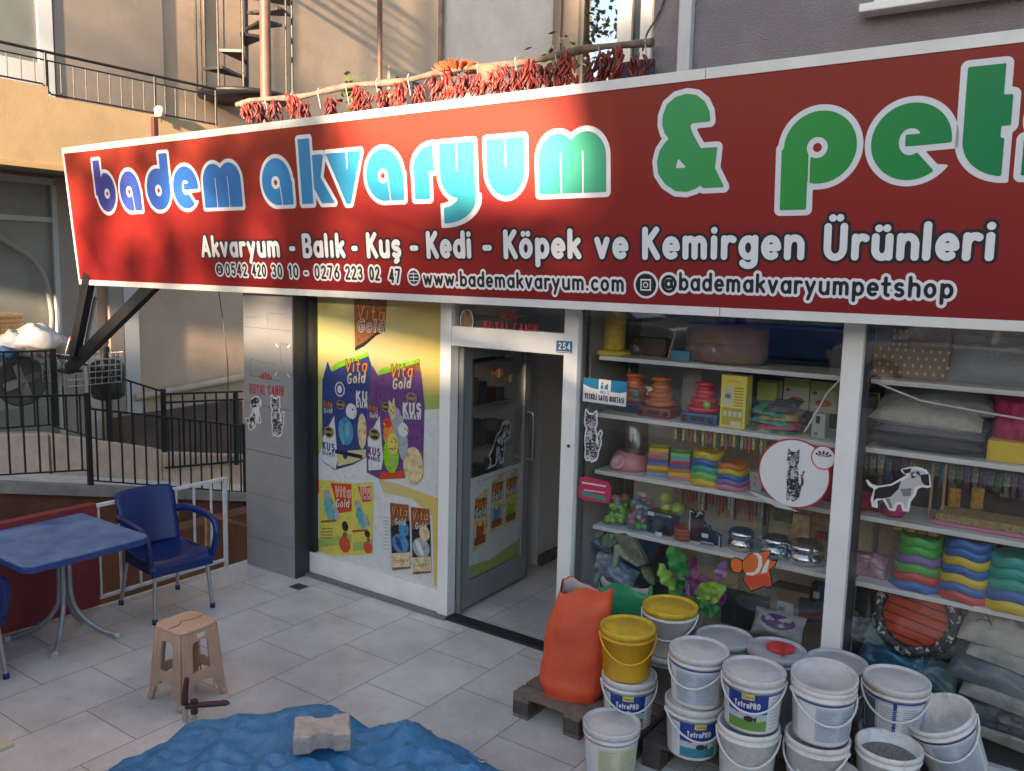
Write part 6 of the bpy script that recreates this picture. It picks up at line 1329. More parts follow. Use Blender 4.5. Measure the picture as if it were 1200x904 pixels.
# --- shelf B
z = SHZ[1]
def track_toy(px, Yc, c, cb, label, ball, r=.10):
    x = px_x(px, 470, Yc); t = thing('ball_track_toy', label, 'cat toy', (x, Yc, z))
    MB().box(x-r*1.12, x+r*1.12, Yc-r*.95, Yc+r*.9, z+.001, z+.065).build('base', mat('toy_base_'+cb[0], cb[1], .3), t, bevel=.012)
    m = MB()
    for k in (-1, 1): m.lathe([(.018, 0), (.018, .004), (.0, .004)], (x+k*r*.8, Yc-r*.952, z+.033), 12, M=Matrix.Rotation(rad(90), 3, 'X'))
    m.box(x-r*.42, x+r*.42, Yc-r*.953, Yc-r*.951, z+.02, z+.048); m.build('slots', M_ink, t)
    pr = [(1e-4, .066)]
    for k in range(3):
        rr = r*(1.02-.22*k); zz = .066+k*.05; pr += [(rr*.86, zz), (rr, zz+.012), (rr, zz+.03), (rr*.86, zz+.038), (rr*.76, zz+.04)]
    pr += [(r*.45, .22), (r*.62, .228), (r*.62, .242), (1e-4, .246)]
    MB().lathe(pr, (x, Yc, z), 32).build('tower', mat('toy_'+c[0], c[1], .22, coat=.3), t)
    if ball: MB().ball((x+.05, Yc-r*.86, z+.12), .024, 14).build('ball', mat('toy_ball_'+ball[0], ball[1], .3), t)
track_toy(774, 4.86, ('orange', (.46, .13, .03)), ('red', (.28, .03, .03)), 'orange tiered ball track toy on a red base', None)
track_toy(826, 4.83, ('red', (.52, .015, .03)), ('blue', (.05, .09, .24)), 'red tiered ball track toy on a blue base', ('green', (.2, .5, .05)))
track_toy(744, 4.93, ('brown', (.38, .09, .025)), ('navy', (.02, .035, .16)), 'brown orange ball track toy behind the dealer notice', ('teal', (.03, .3, .18)))
def yart(A):
    w = lambda u0, u1, v0, v1, m_: A.rect(u0, u1, v0, v1, m_, .001)
    w(.12, .5, .42, .78, M_lcr); A.ell(.30, .60, .13, .05, M_grey1, .002, 16); w(.1, .9, .05, .38, mat('box_olive', (.42, .34, .03), .4)); [w(.54, .9, .42+k*.055, .445+k*.055, mat('box_ink', (.3, .24, .02), .4)) for k in range(7)]; w(.45, .85, .05, .13, M_lcr)
    A.map0 = A.map; A.text('catmatic', .2, .85, .86, .06, [(0, mat('box_brown', (.2, .12, .03), .4), .002)], wt=.1, res=.004)
    [w(.14+k*.2, .28+k*.2, .22, .32, M_lcr) for k in range(4)]
goods('yellow_box', 'tall yellow cat toy box standing on the second shelf', 'box', 844, 874, 440, 502, 4.76, .10, mat('yellow_carton', (.74, .60, .09), .4), z, art=yart)
lc = [('green', (.03, .20, .10)), ('red', (.42, .05, .04)), ('tan', (.34, .24, .09)), ('teal', (.04, .22, .20)), ('dark', (.05, .05, .055))]
for k in range(6):
    c_ = lc[[0, 1, 3, 2, 0, 4][k]]
    pillow('leash_pack', 'clear packed %s leash, number %s of the pile from below' % (c_[0], ['one', 'two', 'three', 'four', 'five', 'six'][k]), 'leash pack', (px_x(910+[-4, 3, -2, 5, -6, 6][k], 495, 4.82), 4.84, z+.02+k*.026), .29-.02*k, .18, .05, mat('pack_'+c_[0], c_[1], .25, ns=14, na=.4, coat=.3), Matrix.Rotation(rad([4, -6, 5, -4, 7, -5][k]), 3, 'Y') @ Matrix.Rotation(rad(14), 3, 'X'), k, wr=.012)
for k, (pa, pb, ya, yb, cm_, ct_) in enumerate(((890, 916, 446, 478, (.42, .42, .34), 'olive topped'), (918, 948, 444, 480, (.50, .50, .42), 'white'), (949, 982, 448, 484, (.48, .46, .30), 'cream'))):
    def cart(A): A.rect(0.02, .98, .72, .98, mat('card_lime', (.35, .42, .05), .4), .001); A.ell(.5, .3, .3, .12, M_fr, .001, 14); A.ell(.18, .62, .08, .06, M_cred, .001, 12)
    goods('blister_card', '%s toy card hanging behind the packed leashes' % ct_, 'toy card', pa, pb, ya, yb, 5.06, .012, mat('card_%d' % k, cm_, .4), None, .001, cart)
goods('white_carton', 'narrow white carton by the window post on the second shelf', 'carton', 951, 967, 485, 514, 4.78, .08, mat('carton_white', (.40, .41, .38), .5), z, art=lambda A: [A.rect(.3, .6, .6, .9, M_ink, .001), A.rect(.2, .5, .1, .25, M_grey1, .001)])
goods('yellow_pack', 'yellow lime toy pack next to the tall yellow box', 'pack', 887, 910, 448, 470, 4.98, .05, mat('pack_lime', (.34, .36, .05), .5), None)
goods('pale_board', 'pale hanging display card strip behind the red toy', 'card', 799, 822, 432, 482, 5.08, .01, mat('pale_card', (.46, .42, .36), .6), None)
tag(MB().tube([P(988, 442, 4.66), P(970, 460, 4.66), P(955, 486, 4.66), P(943, 506, 4.66)], .006, 6).build('white_tube', mat('tube_white', (.55, .55, .55), .4)), 'bent white tube leaning against the inside of the glass', 'tube')
# hanging collars under shelf B
colr = [(.38, .33, .06), (.05, .05, .05), (.40, .33, .12), (.20, .12, .05), (.30, .05, .04)]
for k in range(24):
    px = 792+k*4.6; x = px_x(px, 510, 4.76); zt_ = SHZ[1]-.027
    m = MB().box(x-.007, x+.007, 4.755, 4.765, zt_-.085-.02*(k % 3 == 1), zt_); m.box(x-.009, x+.009, 4.753, 4.767, zt_-.05, zt_-.03)
    tag(m.build('small_collar', mat('collar_%d' % (k % 5), colr[k % 5], .5, ns=90, na=.6)), 'small %s collar in the row hanging under the second shelf' % ['olive', 'black', 'tan', 'brown', 'red'][k % 5], 'collar', 'collars hanging under the second shelf')
# --- shelf C
z = SHZ[2]; x = px_x(737, 540, 4.86)
t = thing('pet_feeder', 'pink pet feeder with clear upright hopper', 'feeder', (x, 4.86, z)); M_pk = mat('pink_plastic', (.55, .20, .23), .35)
MB().lathe([(1e-4, 0), (.135, 0), (.14, .02), (.12, .08), (.085, .115), (1e-4, .117)], (x, 4.88, z+.001), 32, sx=.95, sy=.9).build('base', M_pk, t)
MB().lathe([(.03, 0), (.045, 0), (.05, .01), (.043, .02), (.03, .016), (1e-4, .006)], (x-.03, 4.772, z+.05), 24, M=Matrix.Rotation(rad(58), 3, 'X')).build('bowl_mouth', mat('pink_pale', (.6, .32, .33), .35), t)
MB().lathe([(.092, .10), (.082, .30), (.07, .315), (1e-4, .318)], (x+.015, 4.90, z), 28).build('hopper', glassmat('clear_plastic', (.62, .60, .60), 1.45, .2, .10), t)
def bowls(pxc, pyc, Yc, z, cols, r0, r1, H, label, square=False, wv=.007, phase=0.0, sy=1):
    x = px_x(pxc, pyc, Yc); n = len(cols); h = H/n
    for k, (cn, c) in enumerate(cols):     # from below
        ra = r0+(r1-r0)*k/n; rb = r0+(r1-r0)*(k+1)/n; base = z+.001+k*h
        t = thing('pet_bowl', '%s bowl, %s, %s' % (cn, 'topmost' if k == n-1 else 'lowest' if k == 0 else ['', 'second from below', 'third from below', 'fourth from below', 'fifth from below', 'sixth from below', 'seventh from below'][k], label), 'pet bowl', (x, Yc, base), 'stacked pet bowls in the windows')
        wave = lambda a, j: wv*math.cos(4*a+phase)*(1 if j < 4 else 0) if not square else 0
        pr = [(ra*.97, .0), (ra, .002), (rb+.0015, h*.985), (rb-.001, h*.999), (rb*.9, h*.998)]
        pr += [(rb*.74, h*.75), (1e-4, h*.70)] if k == n-1 else [(rb*.8, h*.9), (1e-4, h*.88)]
        if square: MB().lathe(pr, (x, Yc, base), 4, smooth=False, M=Matrix.Rotation(rad(45+18), 3, 'Z')).build('dish', mat('bowl_'+cn.replace(' ', '_'), c, .3), t, bevel=.006)
        else: MB().lathe(pr, (x, Yc, base), 36, sy=sy, wave=wave).build('dish', mat('bowl_'+cn.replace(' ', '_'), c, .3), t)
Yl, Bl, Pu, Or, Gn, Rd, Lg, Tq, Pk, Lb = ('yellow', (.56, .42, .03)), ('blue', (.03, .12, .36)), ('violet', (.22, .14, .34)), ('orange', (.5, .17, .03)), ('green', (.06, .32, .06)), ('red', (.45, .05, .04)), ('light green', (.18, .46, .10)), ('turquoise', (.03, .30, .26)), ('pink', (.5, .2, .25)), ('light blue', (.12, .33, .50))
bowls(772, 560, 4.85, z, [Lb, Or, Yl, Pu, Bl, Or, Pk, Yl], .10, .082, .175, 'first square stack beside the pink feeder', True)
bowls(797, 567, 4.84, z, [Pk, Yl, Or, Bl, Rd, Lb, Lg], .095, .080, .165, 'square stack with the light green top', True)
bowls(829, 573, 4.83, z, [Yl, Lg, Tq, Bl, Yl], .110, .088, .20, 'taller wavy round stack under the hanging collars')
bowls(858, 577, 4.82, z, [Pk, Pu, Bl, Yl, Or], .108, .088, .155, 'shorter wavy round stack next to the round kitten sticker')
goods('white_carton', 'small white spotted carton behind the round kitten sticker', 'carton', 872, 893, 553, 578, 4.82, .08, MATS['carton_white'], z, art=lambda A: [A.ell(u, v, .08, .1, mat('spot_pink', (.4, .2, .2), .4), .001, 10) for u in (.25, .6) for v in (.35, .7)])
goods('red_pack', 'red food pack behind the round kitten sticker by the post', 'pack', 960, 982, 545, 590, 4.86, .08, mat('pack_darkred', (.30, .03, .03), .4), z)
# hanging cords under shelf C
cc = [('red', (.38, .06, .05)), ('black', (.03, .03, .03)), ('white', (.45, .43, .40)), ('blue', (.07, .17, .33)), ('red', (.38, .06, .05)), ('grey', (.2, .2, .2))]
for k in range(26):
    px = 800+k*3.9; cn, c = cc[(k*5+k//3) % 6]; x = px_x(px, 590, 4.98); L = .17+.04*math.sin(k*1.3)
    tag(MB().box(x-.005, x+.005, 4.975, 4.985, SHZ[2]-.03-L, SHZ[2]-.028).build('leash', mat('cord_'+cn, c, .6, ns=60, na=.5)), '%s leash cord in the row hanging under the third shelf' % cn, 'leash', 'leash cords hanging under the third shelf')
# --- shelf D
z = SHZ[3]
pb_ = MB().ball((0, 0, 0), .020, 12); balls = []
def ball(loc, r, c, lab, grp):
    o = MB().ball((0, 0, 0), r, 12).build('toy_ball', mat('ball_'+c[0].replace(' ', '_'), c[1], .4)); o.location = [float(k) for k in loc]; tag(o, lab, 'ball', grp); return o
xg = px_x(722, 600, 4.84)
rr_ = random.Random(5)
gb = ball((xg, 4.80, z+.025), .021, ('lime', (.20, .55, .04)), 'small lime green ball heaped in the clear bag', 'lime balls in the clear bag')
for k in range(21):
    a = rr_.uniform(0, 6.28); q = rr_.random()**.5; dup(gb, (xg+.062*q*math.cos(a), 4.84+.05*q*math.sin(a)-.01, z+.022+.034*(k//6)+rr_.uniform(0, .01)))
b2_ = ball((xg+.01, 4.80, z+.165), .030, ('rust', (.38, .13, .06)), 'rust coloured ball at the top of the clear bag', 'rust balls in the clear bag')
dup(b2_, (xg+.06, 4.83, z+.175)); 
bagm = glassmat('clear_film', (.90, .95, .92), 1.4, .18, .03)
tag(MB().lathe([(1e-4, 0), (.09, .002), (.10, .05), (.095, .13), (.07, .19), (.05, .21)], (xg, 4.84, z+.002), 22, wave=lambda a, j: .006*math.sin(5*a+j)).build('clear_bag', bagm), 'clear plastic bag filled with lime green balls', 'bag')
xj = px_x(750, 605, 4.83)
mixc = [('pale', (.5, .48, .45)), ('pink', (.5, .18, .22)), ('cyan', (.15, .36, .38)), ('violet', (.32, .2, .36)), ('lime', (.20, .55, .04))]
protos = {}
for k in range(34):
    c = mixc[4] if k < 6 else mixc[1] if k < 13 else mixc[rr_.randrange(4)]
    a = rr_.uniform(0, 6.28); q = rr_.random()**.5*.068; loc = (xj+q*math.cos(a), 4.83+q*math.sin(a), z+.02+.03*(k//6)+rr_.uniform(0, .008))
    if c[0] in protos: dup(protos[c[0]], loc)
    else: protos[c[0]] = ball(loc, .019, c, 'small %s ball in the clear jar on the lowest left shelf' % c[0], 'mixed balls in the clear jar')
tag(MB().lathe([(1e-4, 0), (.088, 0), (.090, .01), (.090, .20), (.094, .205), (.094, .215)], (xj, 4.83, z+.002), 28).build('clear_jar', bagm), 'clear jar of small mixed balls beside the bag of lime balls', 'jar')
xt = px_x(776, 620, 4.82)
tag(MB().box(xt-.088, xt+.088, 4.76, 4.90, z+.001, z+.145).build('clear_tub', glassmat('brown_plastic', (.55, .48, .38), 1.45, .15, .03), bevel=.02), 'clear brownish plastic tub with a white price tag', 'tub')
for (px, py, yy) in ((763, 602, 4.757), (772, 626, 4.757)): 
    q = P(px, py, yy); tag(MB().box(q[0]-.022, q[0]+.022, yy-.002, yy, q[2]-.012, q[2]+.012).build('price_tag', mat('tag_white', (.55, .55, .52), .5)), 'white price tag on the upper left of the clear tub' if py < 610 else 'white price tag on the lower middle of the clear tub', 'price tag')
ball((px_x(770, 622, 4.82), 4.83, z+.05), .036, ('tan', (.38, .24, .12)), 'tan ball inside the clear brownish tub', None)
for px, py, lab in ((779, 583, 'tennis ball highest on the pile behind the clear tub'), (781, 595, 'tennis ball wedged below the highest one'), (794, 597, 'tennis ball rightmost behind the clear tub')):
    q = P(px, py, 4.88); o = ball(q, .040, ('tennis', (.36, .46, .07)), lab, None)
    MB().tube([(q[0]+.0405*math.cos(a)*math.cos(.5*math.sin(a)), q[1]-.0405*math.cos(.5*math.sin(2*a))*abs(math.sin(a))**1, q[2]+.0405*math.sin(a)*.85) for a in np.linspace(0, 6.28, 22)], .002, 5).build('seam', mat('seam', (.5, .52, .4), .7), o)
xp_ = px_x(801, 628, 4.78)
for k in range(3): tag(MB().lathe([(1e-4, .001), (.058, .0), (.062, .03), (.056, .031), (.050, .008), (1e-4, .006)], (xp_, 4.79, z+.002+k*.022), 24).build('clay_dish', mat('terracotta', (.30, .085, .04), .6)), ['lowest terracotta dish of the small stack', 'middle terracotta dish of the small stack', 'topmost terracotta dish of the small stack'][k], 'dish', 'terracotta dishes')
# black castle shaped scratch card
x0, x1, z0, z1 = rb_(807, 845, 600, 645, 4.76); A = Art(planemap((x0, 4.76, z), ((x1-x0), 0, 0), (0, 0, z1-z))); 
cs = [(0, 0), (0, .62), (-.0, .98), (.12, .92), (.20, .80), (.32, .98), (.42, .92), (.38, .72), (.52, .58), (.62, .60), (.66, .44), (.86, .42), (.98, .34), (.98, 0), (.84, 0), (.80, .06), (.42, .06), (.36, 0)]
mapc = A.map; pos = lambda u, v, off: np.array([x0+(x1-x0)*u, 4.76-off, z+.002+(z1-z)*v]); A.map = pos
A.poly(cs, M_grey2, 0); A.poly([(.04+u*.92, .05+v*.90) for u, v in cs], M_ink, .001); A.rect(.42, .62, .22, .34, M_stw, .002)
m = A.mb; m.add([pos(u, v, 0) for u, v in cs]+[pos(u, v, -.03) for u, v in cs], [(i, (i+1) % len(cs), len(cs)+(i+1) % len(cs), len(cs)+i) for i in range(len(cs))]+[tuple(range(2*len(cs)-1, len(cs)-1, -1))], A.mi(M_ink)); tagart(A, 'castle_ornament', 'flat black castle shaped ornament with pale outline and price tag', 'ornament')
M_chr = mat('polished_steel', (.55, .55, .56), .12, metal=1)
for px, py, rr, lab in ((868, 643, .083, 'single shiny steel bowl beside the castle ornament'), (909, 636, .088, 'shiny steel bowl wrapped in film at the middle of the lowest shelf'), (943, 662, .108, 'large shiny steel bowl by the window post')):
    x = px_x(px, py, 4.82); t = thing('steel_bowl', lab, 'pet bowl', (x, 4.82, z))
    MB().lathe([(1e-4, .001), (rr*.72, .001), (rr*.9, .02), (rr*.92, .055), (rr*.70, .066), (rr*.70, .07), (rr*.92, .080), (rr*.95, .105), (rr*.80, .122), (rr*.62, .124), (rr*.5, .10), (1e-4, .095)], (x, 4.82, z), 32).build('bowl', M_chr, t)
    MB().lathe([(rr*.70, .0665), (rr*.712, .0685), (rr*.70, .0695)], (x, 4.82, z), 32).build('band', M_darkf, t)
pillow('film_wrap', 'crumpled clear film around the middle steel bowl', 'film', (px_x(905, 636, 4.78), 4.79, z+.05), .20, .14, .09, glassmat('film2', (.85, .87, .88), 1.4, .22, .08), Matrix.Rotation(rad(70), 3, 'X'), 2, wr=.03)
for k, (pa, pb, ya, yb, c, lab) in enumerate(((907, 928, 592, 612, (.06, .12, .07), 'green and white toy pack hanging below the round sticker'), (928, 949, 603, 630, (.42, .30, .16), 'pack of tan chew sticks hanging below the round sticker'), (950, 976, 600, 616, (.30, .15, .09), 'reddish brown chew pack hanging by the post'), (955, 968, 624, 634, (.28, .05, .06), 'small dark red pack behind the large steel bowl'))):
    goods('hanging_pack', lab, 'pack', pa, pb, ya, yb, 5.02, .03, mat('hang_%d' % k, c, .35, ns=30, na=.5), None)
goods('slotted_rack', 'dark slotted rack panel behind the hanging packs', 'rack', 893, 900, 588, 628, 5.11, .02, M_alud, None)
# --- bottom of the left window
M_foil = mat('blue_foil_bag', (.04, .09, .22), .18, ns=7, na=.5, col2=(.30, .34, .40), bump=.8, bs=22, coat=.5); M_foil2 = mat('silver_foil_bag', (.12, .17, .26), .16, ns=6, na=.4, col2=(.42, .46, .50), bump=.8, bs=24, coat=.5)
for k, (px, py, w_, h_, m_, rz_, lab) in enumerate(((694, 628, .34, .13, M_foil, 8, 'blue foil food bag topmost at the left of the window bottom'), (690, 650, .36, .16, M_foil2, 14, 'silver blue foil food bag second from the top'), (683, 672, .34, .15, M_foil, -6, 'blue foil food bag in the middle of the pile'), (690, 694, .36, .15, M_foil2, 10, 'silver foil food bag low in the pile'), (690, 716, .36, .15, M_foil, -4, 'blue foil food bag at the bottom of the pile'), (728, 672, .22, .14, mat('pale_foil', (.24, .32, .42), .16, bump=.7, bs=20, coat=.5), 18, 'pale blue foil bag beside the turtle shaped toy'))):
    pillow('food_bag', lab, 'food bag', P(px, py, 4.84+.02*(k % 2)), w_, h_, .14, m_, Matrix.Rotation(rad(rz_), 3, 'Y') @ Matrix.Rotation(rad(62), 3, 'X'), k, group='foil food bags in the left window', wr=.03)
# turtle / iguana shaped toy
ta = Art(planemap((0, 4.70, 0), (1, 0, 0), (0, 0, 1)))
t5 = lambda pts: [(q[0], q[2]) for q in [P(660+x/6.456, 600+y/6.456, 4.70) for x, y in pts]]
M_rep = mat('reptile_green', (.14, .17, .08), .6, ns=40, na=.5); M_rep2 = mat('reptile_brown', (.16, .14, .08), .6, ns=30, na=.5); M_rep3 = mat('reptile_pale', (.28, .32, .20), .6, ns=40, na=.4)
def rp_(pts, m_, y0, th):
    q = [P(660+x/6.456, 600+y/6.456, y0) for x, y in pts]; return MB().prism(q, (0, th, 0)), m_
rt = thing('turtle_toy', 'greenish sea turtle shaped toy hanging inside the left window', 'toy', P(740, 640, 4.72))
for pts, m_, nm in (([(385, 160), (470, 150), (520, 185), (560, 260), (610, 350), (625, 400), (560, 410), (480, 340), (420, 250), (395, 200)], M_rep2, 'shell'), ([(290, 190), (330, 158), (385, 160), (405, 190), (405, 235), (370, 265), (310, 270), (290, 240)], M_rep, 'head'), ([(380, 250), (420, 245), (500, 345), (590, 405), (560, 420), (470, 370), (420, 330), (400, 420), (365, 430), (375, 350)], M_rep3, 'belly'), ([(580, 415), (640, 440), (690, 520), (690, 560), (640, 545), (600, 490)], M_rep, 'flipper'), ([(240, 170), (300, 145), (310, 165), (290, 185), (250, 195)], M_rep2, 'flipper')):
    mb, mm = rp_(pts, m_, 4.70+.012*len(nm) % .03, .05); mb.build(nm, mm, rt, bevel=.008)
q = P(660+372/6.456, 600+185/6.456, 4.70); MB().ball((q[0], q[1]-.002, q[2]), .014, 12).build('eye', mat('eye_amber', (.3, .28, .1), .3), rt)
# plastic aquarium plants
M_pg = mat('plant_green', (.03, .26, .06), .4, ns=12, na=.3); M_pl = mat('plant_lime', (.26, .46, .06), .4, ns=12, na=.3); M_pp = mat('plant_purple', (.20, .03, .16), .4, ns=10, na=.3); M_pv = mat('plant_violet', (.26, .12, .34), .4, ns=10, na=.3)
def leafmesh(m, base, tip, w_, curl, mi=0, mid=None, n=10):
    b, t_ = Vector(base), Vector(tip); d = t_-b; side = d.cross(Vector((0, -1, .15))).normalized(); nrm = side.cross(d).normalized(); vs = []
    for k in range(n+1):
        f = k/n; ww = w_*math.sin(math.pi*min(1, f*.94+.03))**.75*(1+.08*math.sin(k*2.7)); c = b+d*f+nrm*curl*math.sin(math.pi*f)
        for s, z_ in ((-1, .0), (-.5, -.004), (0, -.012), (.5, -.004), (1, 0)): vs.append(c+side*ww*s*(1)+nrm*(z_+.018*math.sin(k*1.9)*abs(s)))
    m.add(vs, [(k*5+i, (k+1)*5+i, (k+1)*5+i+1, k*5+i+1) for k in range(n) for i in range(4)], mi, True)
pt = thing('plastic_plant', 'artificial aquarium plant with broad green and purple leaves behind the glass', 'artificial plant', P(800, 720, 4.8))
l6 = lambda x, y, Y=4.74: P(660+x/6.456, 600+y/6.456, Y)
l7 = lambda x, y, Y=4.74: P(820+x/6.316, 620+y/6.316, Y)
for k, (a, b, w_, m_, nm) in enumerate(((l6(935, 520), l6(815, 215), .060, M_pg, 'broad green leaf'), (l6(850, 590), l6(730, 390), .045, M_pl, None), (l6(1000, 640), l6(1180, 550), .05, M_pl, None), (l6(960, 600), l6(990, 340, 4.80), .05, M_pp, None), (l6(900, 620), l6(1130, 520, 4.8), .05, M_pp, None), (l7(20, 560), l7(190, 420), .045, M_pl, None), (l7(10, 420), l7(70, 360, 4.8), .05, M_pp, None), (l7(150, 400), l7(190, 230), .035, M_pv, None), (l7(80, 560), l7(190, 470, 4.8), .05, M_pp, None), (l6(960, 700), l6(1150, 640, 4.8), .04, M_pg, None), (l7(20, 620), l7(150, 570), .04, M_pg, None), (l6(830, 640), l6(900, 520, 4.82), .06, M_pg, None), (l7(-30, 640), l7(-10, 520, 4.82), .06, M_pg, None))):
    m = MB(); leafmesh(m, a, b, w_, .03); m.build('leaf', m_, pt)
for a, b in ((l6(935, 520), l6(940, 800)), (l6(950, 520), l6(955, 800)), (l7(20, 560), l7(10, 760))): MB().tube([a, b], .004, 5).build('stem', mat('stem_clear', (.35, .4, .38), .3), pt)
# boxes at the right of the left window bottom
goods('cardboard_box', 'brown cardboard box with white label behind the glass', 'box', 902, 948, 692, 722, 5.0, .2, mat('cardboard', (.22, .165, .115), .8, ns=4, na=.12), None, art=lambda A: [A.rect(.2, .62, .05, .5, M_lp, .001), A.rect(.24, .4, .12, .3, M_grey1, .002)])
goods('black_gadget', 'small black device with white sticker on a dark box', 'device', 950, 971, 686, 705, 5.0, .08, mat('gadget_black', (.02, .02, .022), .4), None, art=lambda A: A.rect(.15, .5, .15, .55, M_lp, .001))
goods('dark_box', 'long dark grey box below the black device', 'box', 935, 974, 705, 735, 4.98, .2, mat('box_charcoal', (.045, .048, .055), .6), None)
o = pillow('wipes_pack', 'white wet wipes pack with purple label behind the buckets', 'pack', P(912, 733, 4.84), .30, .16, .12, mat('wipes_white', (.40, .40, .42), .3, ns=5, na=.15), Matrix.Rotation(rad(58), 3, 'X'), 5, wr=.015)
A = Art(None); cM = Matrix.Rotation(rad(58), 3, 'X'); cc0 = Vector(P(912, 733, 4.84)); A.map = lambda u, v, off: np.array(cc0+cM @ Vector((u, v, .066+off-3*u*u*.4-abs(v)*.15))); A.sdf(lambda U, V: d_ell(U, V, .01, .01, .10, .042), (-.12, .13, -.06, .07), .008, [(0, mat('wipes_purple', (.10, .03, .17), .4), .004)]); wl = A.build('wipes_label', None); wl.name = 'label'; wl.parent = o; wl.matrix_parent_inverse = o.matrix_world.inverted()
goods('dark_tank', 'dark aquarium box low in the left window', 'aquarium', 845, 905, 700, 738, 5.05, .2, mat('tank_dark', (.045, .06, .07), .15), None)
# ================================================================ RIGHT WINDOW
YR = 4.86
z = SHZ[0]
def dots(A):
    for i in range(9):
        for j in range(4): A.ell(.06+i*.11+(j % 2)*.055, .1+j*.13, .016, .03, M_lcr, .001, 8)
    A.rect(.24, .52, .52, 1, mat('carrier_brown', (.15, .085, .05), .8), .0015); [A.ell(.28+i*.08, .58+j*.12, .014, .026, M_lcr, .0025, 8) for i in range(3) for j in range(4)]
goods('pet_carrier', 'brown pet carrier with pale dots on the top right shelf', 'carrier', 1022, 1113, 376, 446, 4.84, .22, mat('carrier_tan', (.24, .15, .09), .85, ns=20, na=.15), z, .012, dots)
pillow('pale_cushion', 'pale blue grey cushion on the top right shelf', 'cushion', (px_x(1165, 420, 4.9), 4.9, z+.12), .42, .26, .20, mat('cushion_blue', (.24, .29, .33), .9, bump=.3, bs=70), Matrix.Rotation(rad(70), 3, 'X'), 6)
z = SHZ[1]
pillow('grey_blanket', 'folded grey blanket at the back of the second right shelf', 'blanket', (px_x(1100, 465, 4.96), 4.96, z+.255), .56, .24, .16, mat('blanket_grey', (.20, .21, .23), .95, bump=.4, bs=60), Matrix.Rotation(rad(25), 3, 'X'), 4)
pillow('fluffy_cushion', 'fluffy cream cushion in the middle of the second right shelf', 'cushion', (px_x(1087, 490, 4.84), 4.86, z+.185), .53, .30, .15, mat('fluffy_cream', (.52, .49, .42), .98, ns=40, na=.12, bump=1.0, bs=160), Matrix.Rotation(rad(14), 3, 'X') @ Matrix.Rotation(rad(2), 3, 'Y'), 1, wr=.012)
pillow('mauve_mat', 'dark mauve mat under the fluffy cream cushion', 'pet mat', (px_x(1090, 515, 4.84), 4.86, z+.115), .52, .30, .09, mat('mat_mauve', (.13, .12, .15), .95, bump=.5, bs=90), Matrix.Rotation(rad(6), 3, 'X'), 2)
pillow('charcoal_mat', 'charcoal folded mat lying directly on the second right shelf', 'pet mat', (px_x(1082, 535, 4.84), 4.86, z+.05), .56, .32, .09, mat('mat_charcoal', (.055, .058, .065), .95, bump=.5, bs=90), None, 3)
pillow('magenta_bag', 'magenta fabric bag near the right edge on the second shelf', 'bag', P(1192, 495, 4.9), .22, .30, .16, mat('magenta', (.38, .015, .10), .6, bump=.3, bs=30), MX, 7)
def ybox(A): A.text('Cat', .75, .98, .40, .22, [(0, M_ink, .001)], wt=.12, res=.008); A.rect(0, .04, 0, 1, mat('box_yellow_dark', (.5, .36, .02), .4), .001)
goods('yellow_box', 'yellow carton near the right edge on the second shelf', 'box', 1156, 1222, 519, 552, 4.76, .15, mat('carton_yellow', (.62, .43, .02), .4), z, art=ybox)
tag(MB().tube([P(1020, 446, 4.66), P(1080, 470, 4.66), P(1150, 483, 4.66), P(1215, 494, 4.66)], .0055, 6).build('white_tube', MATS['tube_white']), 'white rod lying across the inside of the right glass', 'rod')
fr_ = thing('wire_stand', 'thin yellow green frame at the left end of the second right shelf', 'frame', P(1014, 480, 4.9)); m = MB(); a = [P(1014, 461, 4.9), P(1030, 461, 4.9), P(1030, 497, 4.9), P(1012, 497, 4.9)]; m.tube(a, .006, 6, closed=True); m.build('border', mat('frame_lime', (.34, .36, .06), .5), fr_)
MB().box(a[0][0]+.01, a[1][0]-.01, 4.902, 4.906, a[2][2]+.01, a[0][2]-.01).build('panel', M_dark, fr_)
z = SHZ[2]
x = px_x(1047, 600, 4.80); tag(MB().lathe([(1e-4, 0), (.045, .0), (.062, .02), (.064, .05), (.05, .085), (.025, .098), (1e-4, .1)], (x, 4.80, z+.001), 24).build('pink_cup', mat('hot_pink', (.45, .05, .13), .4)), 'hot pink round cup under the running puppy sticker', 'cup')
pillow('red_toy', 'dark red soft toy at the left end of the third right shelf', 'soft toy', P(1012, 588, 4.84), .17, .12, .10, mat('soft_red', (.32, .03, .03), .8), MX, 4)
st_ = thing('scratch_tray', 'long pink and straw scratching tray on the third right shelf', 'scratching tray', P(1145, 610, 4.84)); x0 = px_x(1092, 602, 4.80)
MB().box(x0, x0+.62, 4.76, 4.98, z+.001, z+.022).build('tray', mat('tray_pink', (.45, .17, .24), .5), st_, bevel=.006); MB().box(x0+.02, x0+.61, 4.775, 4.97, z+.0225, z+.06).build('mat', mat('straw_mat', (.34, .25, .12), .9, ns=70, na=.5, bump=.6, bs=150), st_)
for px in (1091, 1106): tag(MB().box(px_x(px, 580, 4.86)-.006, px_x(px, 580, 4.86)+.006, 4.855, 4.867, z+.001, z+.30).build('wooden_rod', mat('rod_wood', (.32, .22, .12), .7)), 'upright wooden rod at the left of the scratching tray, %s one' % ('first' if px == 1091 else 'second'), 'rod', 'upright wooden rods')
hr = random.Random(11); hc = [('olive', (.16, .14, .07)), ('beige', (.30, .25, .16)), ('violet', (.10, .06, .13)), ('green', (.05, .12, .06)), ('blue', (.05, .11, .17)), ('amber', (.36, .19, .03)), ('grey', (.15, .15, .15)), ('black', (.02, .02, .022))]
